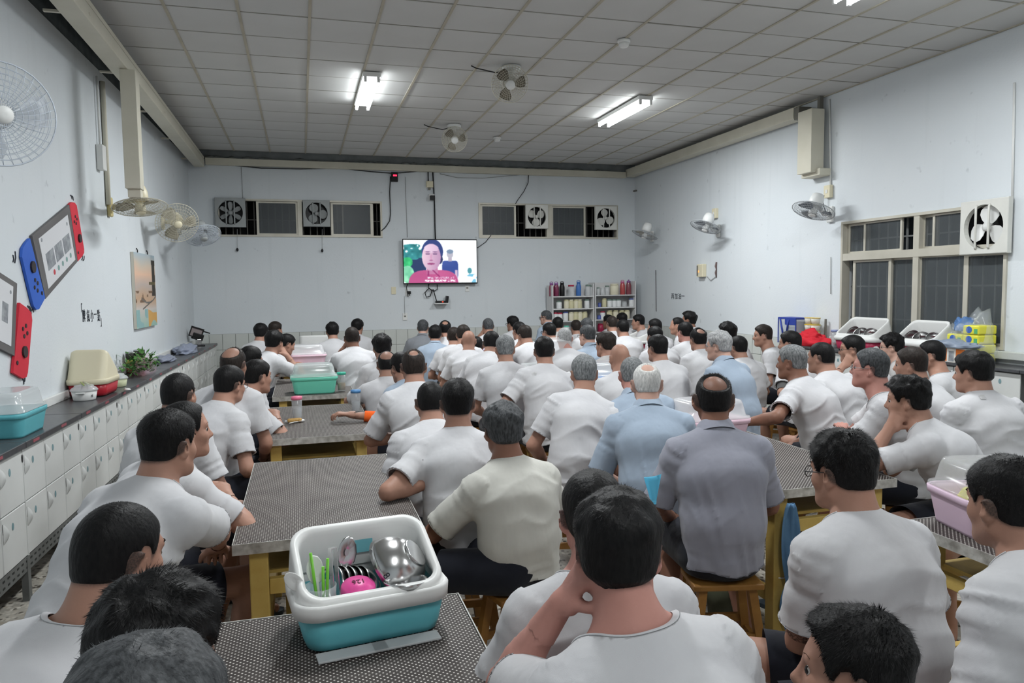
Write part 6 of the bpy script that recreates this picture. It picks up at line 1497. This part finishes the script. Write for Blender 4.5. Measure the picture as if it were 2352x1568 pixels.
# ------------------------------------------------------------------ cloth on the table leg, floor things
TOWEL = cloth_mat('towel_blue', srgb(104, 146, 186), srgb(122, 164, 200))
bm = bmesh.new(); n1, n2 = 9, 26; rows = []
for j in range(n2):
    v = j/(n2-1); w_ = .016+.040*math.sin(PI*min(v*1.6, 1))**.7 if v < .62 else .014+.034*math.sin(PI*(v-.62)/.38*.9+.25)
    rows.append([bm.verts.new(((u-.5)*2*w_+.010*v, -.012-.014*math.sin(u*15+v*5)-.016*math.sin(PI*u), -.60*v)) for u in np.linspace(0, 1, n1)])
for a, b in zip(rows, rows[1:]):
    for i in range(n1-1): f = bm.faces.new((a[i], a[i+1], b[i+1], b[i])); f.smooth = True
bmesh.ops.solidify(bm, geom=bm.faces[:], thickness=.006)
t = finish('hanging_towel', bm, TOWEL); t.location = (2.10, 2.815, .665); tag(t, 'blue towel tied to the front leg of the middle table', 'towel')
o = tube_o('string', [(2.12-.038*math.cos(a)-.02, 2.88-.042*math.sin(a), .30) for a in np.linspace(0, 2*PI, 17)[:-1]], .003, WHITEP, None, 5, True); tag(o, 'white string tied round the front leg of the middle table', 'string')
def shoe(lab, x, y, rz, m): 
    t = thing('slipper', lab, 'slipper', (x, y, 0), rz); o = link('sole', SLIPPER, None, t)
for k, (x, y, rz_) in enumerate(((2.3, 3.1, .5), (2.45, 3.3, 1.2), (2.2, 3.5, -.4))): shoe(['dark slipper under the middle table nearest the leg', 'dark slipper turned sideways under the middle table', 'dark slipper farther back under the middle table'][k], x, y, rz_, RUBBER)
t = thing('bucket', 'dim grey-green bucket behind the front leg of the middle table', 'bucket', (1.98, 3.15, 0)); lathe_o('pail', [(.075, 0), (.09, .22), (.086, .22), (.072, .006)], mat('bucket_olive', srgb(88, 92, 74), .5), t, 20); tube_o('bail', [(-.09, 0, .21), (-.06, 0, .29), (.06, 0, .29), (.09, 0, .21)], .004, mat('bail_red', srgb(130, 50, 50), .5), t, 6)
t = thing('wooden_crate', 'low wooden crate under the second left table', 'crate', (.08, 3.5, 0)); boxo('crate_base', (-.2, -.2, .0), (.2, .2, .03), YEL, t, .004); boxo('crate_side', (-.2, -.2, .03), (.2, -.18, .16), YEL, t); boxo('crate_side', (-.2, .18, .03), (.2, .2, .16), YEL, t)
# ------------------------------------------------------------------ the men at the tables (px, py = crown of the head in the photograph)
ORANGE = cloth_mat('sleeve_orange', srgb(232, 96, 34), srgb(240, 104, 40)); BANDG = cloth_mat('armband_grey', srgb(84, 84, 84), srgb(96, 96, 96))
TATTOO = mat('tattoo_ink', srgb(50, 46, 48), .6); _v = coords(TATTOO); _n = noise(TATTOO, _v, 38, 2); lk(TATTOO, ramp(TATTOO, _n, [(.40, (0, 0, 0, 1)), (.46, (.75, .75, .75, 1)), (.50, (.05, .05, .05, 1)), (.60, (.5, .5, .5, 1)), (.66, (0, 0, 0, 1))]), bsdf(TATTOO).inputs['Alpha'])
p_ = person
# left column, left-hand bench, near to far
p_(310, 1468, 'man with dark grey hair filling the bottom left corner', z=1.245, by=30, hy=20, hair='thick', hc='darkgrey', q=3, ly=40, lean=14, hs=.93)
p_(345, 1318, 'man with wavy black hair in front of the grey-haired man, bottom left', z=1.206, by=40, hy=32, hair='fluffy', q=3, ly=40, lean=14, la='table', ra='table')
p_(258, 1159, 'buzz-cut man in wide-necked white T-shirt at the lower left', z=1.185, by=32, hy=42, hp=12, hair='buzz', q=3, ly=40, lean=20, hunch=30, neck=1.35, ra='lap', fat=1.1, wide=1.06, hs=.94)
p_(378, 938, 'large man leaning on the table corner with his right elbow, left', z=1.262, by=38, hy=36, hp=4, hair='crew', q=3, ly=20, lean=22, hunch=22, ra=((548, 1218, .76), (512, 1262, .64), .4), la='table', fat=1.12, wide=1.10)
p_(418, 921, 'man in profile with receding hair behind the large leaning man', z=1.2, by=45, hy=72, hp=2, hair='short', rec=.03, q=3, ly=20, lean=18, ra='table', la='table')
p_(405, 856, 'man with close black crop by the left counter, back of head seen', z=1.245, by=30, hy=25, hair='buzz', q=3, ly=40, lean=6)
p_(523, 838, 'man in dark-rimmed glasses with thinning crown at the left tables', z=1.205, by=42, hy=45, hp=8, hair='short', hc='black', gl=1, q=3, ly=20, lean=18, la='lap', ra='lap')
p_(587, 824, 'man with forearms clasped on the third left table', z=1.188, by=60, hy=58, hp=6, hair='short', q=2, lean=22, la='table', ra='table', ly=20)
p_(533, 796, 'man with a bald patch on grey-brown hair, left tables', z=1.299, by=25, hy=20, hp=6, hair='thin', hc='brown', bald=.048, q=2, ly=40)
p_(572, 794, 'man with receding forehead half hidden behind the bald-patched man', z=1.22, by=40, hy=55, hp=14, hair='short', rec=.035, q=2, ly=40, lean=18)
p_(628, 757, 'dark-haired man propping his face with a raised right hand', z=1.253, by=48, hy=36, hp=6, hair='thick', q=2, ly=20, lean=22, ra='cheek', la='table')
p_(656, 767, 'man looking down in profile beside the dark-haired propped man', z=1.15, by=70, hy=70, hp=24, hair='short', q=2, ly=20, lean=18, la='table', ra='table')
p_(598, 741, 'man with round black hair against the back tiles, left side', z=1.236, by=35, hy=22, hair='thick', q=1, ly=30)
p_(631, 737, 'man with brownish hair turned right, far left table', z=1.243, by=40, hy=50, hair='short', hc='brown', q=1, ly=30)
# left column, right-hand bench
p_(1156, 919, 'grey-black haired man in off-white T-shirt, back turned, hand on knee', z=1.168, by=-14, hy=-4, hp=4, hair='thick', hc='darkgrey', q=3, shirt='cream', lean=5, hunch=20, la='knee', ra='lap', ly=-45, skin='d', sleeve=.235)
p_(1050, 868, 'black-haired man in white T-shirt, left elbow on the second table', z=1.225, by=8, hy=13, hp=2, hair='crew', q=3, lean=12, hunch=20, la=((912, 1122, .77), (1000, 1105, .77), .5), ra='lap', ly=-30, hem=.10)
p_(988, 876, 'buzz-cut man with thick neck leaning on the second left table', z=1.152, by=0, hy=8, hp=8, hair='buzz', q=3, lean=22, hunch=26, la=((878, 1062, .77), (945, 1050, .77), .5), ra='lap', ly=-40, fat=1.1, wide=1.05)
p_(949, 801, 'man with thinning dark brown hair in a loose white T-shirt', z=1.266, by=-2, hy=5, hair='thin', hc='brown', bald=.022, q=3, lean=14, la=((890, 1002, .72), (940, 1000, .72), .5), ra='lap', ly=-40, ears=1.1, sleeve=.24)
p_(922, 808, 'man with an orange arm sleeve resting on the third left table', z=1.17, by=-25, hy=-25, hp=14, hair='short', shirt='blue', q=2, lean=22, la=((872, 948, .77), (806, 952, .775), 1.0), ra='lap', ly=-40, cover=(-1, 'arm_sleeve', ORANGE, -.08, .62, True))
p_(888, 805, 'man with bald crown and sticking-out ears at the aqua tub', z=1.145, by=5, hy=8, hp=6, hair='thin', bald=.05, q=2, lean=10, ears=1.15, ly=-30, la='table')
p_(877, 765, 'man with bushy black hair above the bald-crowned man', z=1.247, by=-8, hy=-4, hair='fluffy', q=2, lean=10, ly=-30)
p_(808, 750, 'dark-skinned man with thinning hair, left hand to his face', z=1.274, by=-8, hy=-5, hp=4, hair='buzz', rec=.01, hc='brown', skin='d', q=2, lean=16, la='cheek', ra='lap', ly=-50)
p_(763, 738, 'man with round black hair turned left beside the white dish hood', z=1.228, by=-5, hy=-8, hair='thick', q=1, ly=-40)
p_(820, 731, 'man with black mop of hair facing right before the back tiles', z=1.227, by=15, hy=30, hair='thick', q=1)
# middle, nearest
p_(1362, 1079, 'man with red flushed neck partly behind the front man', z=1.19, by=8, hy=16, hp=6, hair='short', q=3, skin='p', lean=6, hunch=26, fat=1.12, wide=1.05, neck=1.2)
p_(1420, 1122, 'front man holding his left ear, thick black hair, centre bottom', z=1.255, by=-8, hy=20, hp=10, hair='thick', q=3, lean=14, hunch=24, la='ear', ra='lap', neck=1.3, fat=1.08, wide=1.06, side=-3, skin='p')
# middle column
p_(1160, 768, 'grey-haired man in white T-shirt left of the big leaning man', z=1.262, by=8, hy=10, hair='short', hc='grey', q=2, lean=6, wide=1.05)
p_(1250, 771, 'broad black-haired man leaning with left elbow out, centre', z=1.266, by=6, hy=8, hair='short', q=3, lean=8, side=3, tw=-10, la='hip', ra='table', fat=1.08, wide=1.08, sleeve=.23, fold=1.5)
p_(1342, 813, 'grey-haired man tilting right with a red patch on his shorts', z=1.239, by=12, hy=12, hp=10, hair='short', hc='grey', q=3, lean=12, side=11, ra='hang', la='lap', fold=1.3)
p_(1128, 758, 'man with black hair bending forward, striped sleeve folds, centre left', z=1.245, by=30, hy=24, hp=14, hair='short', q=2, lean=24, hunch=30, ra='table', la='table')
p_(1076, 759, 'shaven bald man with shiny head in white T-shirt, centre left', z=1.2, by=12, hy=14, hp=4, hair='bald', skin='m', q=2, lean=8)
p_(1064, 745, 'dark-haired man just behind the shaven bald man', z=1.245, by=12, hy=12, hp=14, hair='short', hc='brown', q=1)
p_(1042, 750, 'man half hidden left of the shaven bald man', z=1.19, by=12, hy=12, hair='short', hc='brown', q=1, lean=14)
p_(1022, 735, 'man with receding crown in white shirt, back centre left', z=1.236, by=8, hy=8, hair='short', bald=.035, q=1)
p_(999, 745, 'black-haired man in blue shirt behind the receding-crown man', z=1.19, by=15, hy=10, hair='thick', shirt='blue', q=1, lean=12, collar=True)
p_(971, 733, 'man in dark grey collared shirt nearest the back wall tiles', z=1.217, by=18, hy=20, hair='short', hc='darkgrey', shirt='dgrey', collar=True, q=1, skin='l')
p_(1094, 772, 'man in purple T-shirt mostly hidden by the shaven bald man', z=1.1, by=20, hy=20, hp=10, hair='buzz', skin='d', shirt='purple', q=1, lean=16)
p_(1121, 730, 'man with cropped brown hair and hand at chin, back centre', z=1.243, by=-2, hy=-5, hair='buzz', hc='darkgrey', q=1, la='cheek', lean=14)
p_(1178, 724, 'bespectacled man looking left in white, back centre', z=1.228, by=0, hy=-35, hair='thick', gl=1, q=1)
p_(1193, 738, 'dark-haired man looking left between the bespectacled and resting men', z=1.226, by=-5, hy=-20, hair='short', q=1, lean=12)
p_(1206, 746, 'brown-haired man resting his face on his left hand, centre', z=1.227, by=-12, hy=-15, hp=16, hair='short', hc='brown', q=1, la='cheek', lean=22, ra='table')
p_(1255, 712, 'man in glasses and blue shirt in front of the left shelf unit', z=1.295, by=-20, hy=-50, hair='buzz', hc='darkgrey', shirt='blue', gl=1, collar=True, q=1, skin='l')
p_(1281, 727, 'black-haired man below the lower shelf row, left unit', z=1.220, by=0, hy=0, hair='short', q=1, shirt='warm')
p_(1262, 740, 'man in glasses behind the propped clear lid', z=1.214, by=-12, hy=-28, hair='short', gl=1, q=1)
p_(1297, 752, 'man with pinkish shaven grey head behind the propped clear lid', z=1.238, by=5, hy=5, hp=8, hair='buzz', hc='silver', skin='p', q=1)
p_(1323, 734, 'dark-haired man beside the shelf upright, back right of centre', z=1.15, by=0, hy=-5, hair='short', hc='brown', q=1)
p_(1348, 729, 'man with faded grey hair in front of the shelf divider', z=1.236, by=0, hy=-2, hair='short', hc='darkgrey', q=1)
p_(1350, 745, 'man in glasses and pale blue shirt, mid right', z=1.238, by=-15, hy=-30, hair='short', hc='darkgrey', shirt='blue', gl=1, collar=True, q=2, skin='l')
p_(1392, 760, 'man with bowl-cut brown hair and glasses looking left', z=1.231, by=-5, hy=-32, hair='thick', hc='brown', gl=1, shirt='warm', q=2)
p_(1424, 790, 'bald-headed man with tanned scalp beside the white-haired man', z=1.218, by=15, hy=5, hp=6, hair='bald', q=2, lean=14)
p_(1398, 722, 'dark-haired man in profile under the right shelf unit', z=1.19, by=-15, hy=-45, hair='short', q=1, skin='d')
p_(1406, 725, 'man with close olive-brown crop, right of the shelf divider', z=1.247, by=0, hy=-5, hair='buzz', hc='brown', q=1)
p_(1429, 717, 'man with tall black hair right at the back shelf', z=1.248, by=0, hy=-10, hair='crew', q=1)
p_(1431, 733, 'black-haired man with white shirt before the tall-haired man', z=1.219, by=2, hy=-12, hair='short', q=1)
p_(1467, 721, 'young man in white vest in left profile by the right shelf', z=1.228, by=-50, hy=-65, hair='short', q=1, neck=1.3)
p_(1505, 731, 'dark-haired man turned left by the right wall tiles', z=1.217, by=-20, hy=-45, hair='short', q=1)
p_(1505, 748, 'man with short dark hair in white behind the crew-cut man', z=1.217, by=-2, hy=-15, hair='short', q=1, lean=14)
p_(1512, 767, 'crew-cut man with a long neck in front of the tub table', z=1.241, by=-5, hy=-14, hair='crew', q=2)
p_(1583, 713, 'man with fluffy black hair standing out on the right wall', z=1.305, by=-25, hy=-55, hp=-4, hair='fluffy', q=1, skin='d')
p_(1557, 728, 'bald-fronted man in profile below the fluffy-haired man', z=1.24, by=-45, hy=-65, hair='buzz', rec=.05, q=1)
p_(1575, 738, 'black-haired man with flushed neck right of centre', z=1.250, by=0, hy=-12, hair='short', skin='p', q=2)
p_(1605, 752, 'broad man with a bald spot and dark sides, right', z=1.230, by=0, hy=-4, hair='short', bald=.036, q=2, fat=1.15, wide=1.1, lean=14)
p_(1653, 757, 'silver-haired man in pale blue shirt looking left', z=1.295, by=-18, hy=-42, hair='thick', hc='silver', shirt='blue', collar=True, q=3, skin='l', gl=2)
p_(1672, 738, 'black-haired man behind the silver-haired man', z=1.25, by=-20, hy=-40, hair='fluffy', q=1)
p_(1697, 770, 'black-haired man in broad white T-shirt right of the silver-haired man', z=1.15, by=-2, hy=-14, hair='short', q=2, wide=1.06)
p_(1754, 744, 'young man in V-neck in left profile at the right wall', z=1.235, by=-55, hy=-68, hair='short', hc='brown', neck=1.4, q=2)
p_(1817, 758, 'heavy man with hand on hip and a dark armband, right', z=1.242, by=-15, hy=-40, hair='short', q=2, fat=1.3, wide=1.12, la='hip', lean=10, cover=(-1, 'armband', BANDG, .62, .9, False))
p_(1822, 790, 'man with dark face and silver-topped hair, arm along the table', z=1.252, by=-22, hy=-34, hp=4, hair='short', hc='grey', skin='d', q=3, lean=14, la=((1790, 992, .78), (1712, 970, .76), .4), ra='lap', neck=1.15)
p_(1889, 785, 'dark buzz-cut man in white T-shirt in the right middle', z=1.232, by=-12, hy=-30, hair='buzz', q=2, wide=1.06, lean=14)
p_(1960, 768, 'man in glasses with his hand over his mouth, right', z=1.231, by=-40, hy=-55, hair='short', gl=1, q=2, la='cheek', lean=14)
p_(2003, 798, 'grey-haired man in glasses and deep V-neck, right', z=1.280, by=-48, hy=-46, hp=-2, hair='short', hc='darkgrey', skin='p', gl=2, q=3, neck=1.45, ra='fold', la='fold')
p_(2050, 763, 'man in dark glasses below the right dish box', z=1.206, by=-45, hy=-52, hair='fluffy', gl=1, shirt='warm', q=2, skin='l')
p_(2096, 795, 'man with dark side-swept hair behind the chin-resting man', z=1.237, by=-22, hy=-40, hair='short', hc='brown', q=2)
p_(2143, 780, 'tanned man with long neck and wide collar, far right', z=1.205, by=-35, hy=-45, hair='short', neck=1.5, q=2)
p_(2240, 803, 'big man in tight white T-shirt with back to the camera, far right', z=1.264, by=5, hy=-25, hp=6, hair='thick', q=3, fat=1.12, wide=1.12, fold=1.5, lean=4)
p_(2090, 858, 'fluffy-haired man resting chin on his left hand, right', z=1.196, by=-38, hy=-42, hp=6, hair='fluffy', q=3, la='cheek', ra='fold', lean=20, hunch=22, ly=-60, hem=.10)
p_(1943, 986, 'man in black glasses with tattooed arm and spiky hair, lower right', z=1.217, by=0, hy=-14, hp=8, hair='spiky', gl=1, q=3, la=((1838, 1430, .66), (1960, 1440, .58), .5), ra='lap', ly=-62, lean=6, skin='m', sleeve=.22, spread=.10, cover=(-1, 'tattoo', TATTOO, .55, .92, False))
p_(2325, 1046, 'man in draped white T-shirt cut off by the right edge', z=1.219, by=-2, hy=0, hp=8, hair='crew', q=3, lean=16, hunch=30, fat=1.12, wide=1.06, sleeve=.24, fold=1.8)
p_(1972, 1396, 'man with receding forehead at the bottom right edge', z=1.05, by=-40, hy=-50, hp=0, hr=8, hair='spiky', rec=.012, q=3, lean=30, hunch=34, skin='m')
# the collared-shirt men
p_(1486, 834, 'white-haired old man in pale blue shirt', z=1.235, by=14, hy=20, hp=8, hair='thin', hc='white', bald=.026, shirt='blue', collar=True, q=3, skin='l', ears=1.15, sleeve=.26, wide=1.05, hem=.02)
p_(1452, 819, 'grey buzz-cut man in pale blue shirt behind the white-haired man', z=1.215, by=10, hy=20, hp=8, hair='buzz', hc='grey', rec=.02, shirt='blue', collar=True, q=3, skin='p', lean=14, side=-6, sleeve=.27)
_m55 = p_(1640, 857, 'bald-crowned man with big ears in lavender-grey shirt on a stool', z=1.262, by=14, hy=22, hp=6, hair='short', hc='black', bald=.047, shirt='grey', collar=True, q=3, skin='d', ears=1.35, lean=3, hunch=20, sleeve=.245, hem=.05, la='lap', ra='lap', ly=0, wide=1.06, foot=.06)

# ------------------------------------------------------------------ stools, one under each man
WOOD = mottled('stool_wood', srgb(150, 108, 52), srgb(122, 84, 38), 10, .5, .2, 50)
def stool(lab, loc, rz, src=None):
    t = thing('wooden_stool', lab, 'stool', loc, rz)
    if src is None:
        boxo('seat', (-.15, -.11, .372), (.15, .11, .3985), WOOD, t, .006)
        for sx in (-1, 1):
            for sy in (-1, 1):
                bm = bmesh.new(); a = Vector((sx*.105, sy*.075, .372)); b = Vector((sx*.155, sy*.115, 0)); vs_ = []
                for p in (b, a): vs_.append([bm.verts.new(p+Vector((dx*.018, dy*.018, 0))) for dx, dy in ((-1, -1), (1, -1), (1, 1), (-1, 1))])
                bm.faces.new(vs_[0][::-1]); bm.faces.new(vs_[1])
                for i in range(4): bm.faces.new((vs_[0][i], vs_[0][(i+1) % 4], vs_[1][(i+1) % 4], vs_[1][i]))
                finish('leg', bm, WOOD, t)
            boxo('stretcher', (sx*.142-.010, -.095, .10), (sx*.142+.010, .095, .135), WOOD, t)
        for sy in (-1, 1): boxo('stretcher', (-.125, sy*.098-.010, .15), (.125, sy*.098+.010, .185), WOOD, t)
    else:
        for ch in src.children: c = ch.copy(); C.objects.link(c); c.parent = t
    return t
_src = None
for r_, lab in PEOPLE:
    s_ = stool('yellow-brown wooden stool under the '+' '.join(lab.replace(',', '').split()[:9]), tuple(r_.location), r_.rotation_euler.z, _src); s_['group'] = 'wooden stools at the tables'
    if _src is None: _src = s_
# extras carried by single men
t = thing('face_mask', 'pale blue face mask hooked on the left sleeve of the lavender-grey shirt', 'mask', tuple(on(1497, 1122, 1, _m55.location.y-.02)), .3)
bm = bmesh.new(); rows = []
for j in range(7):
    v = j/6; rows.append([bm.verts.new(((u-.45)*.10*(1-.75*v)+.01*v, -.012*math.sin(PI*u), .055-.12*v)) for u in np.linspace(0, 1, 6)])
for a, b in zip(rows, rows[1:]):
    for i in range(5): bm.faces.new((a[i], a[i+1], b[i+1], b[i]))
bmesh.ops.solidify(bm, geom=bm.faces[:], thickness=.003); finish('mask_cloth', bm, mat('mask_blue', srgb(120, 196, 220), .8), t, True)

# labels and patches on the clothes
def who(key): return [r for r, l in PEOPLE if key in l][0]
bpy.context.view_layer.update()
TAGW = mat('label_white', srgb(222, 222, 222), .8)
decal(who('front man holding'), 'shirt', 1502, 1432, .030, .042, TAGW, 'neck_label', .2)
decal(who('big man in tight'), 'shirt', 2256, 912, .030, .034, TAGW, 'neck_label')
decal(who('broad black-haired man'), 'shirt', 1228, 858, .034, .026, TAGW, 'neck_label', -.3)
decal(who('grey-haired man tilting'), 'shorts', 1290, 1028, .075, .075, mottled('patch_red', srgb(150, 62, 58), srgb(120, 48, 48), 30, .8), 'red_patch')
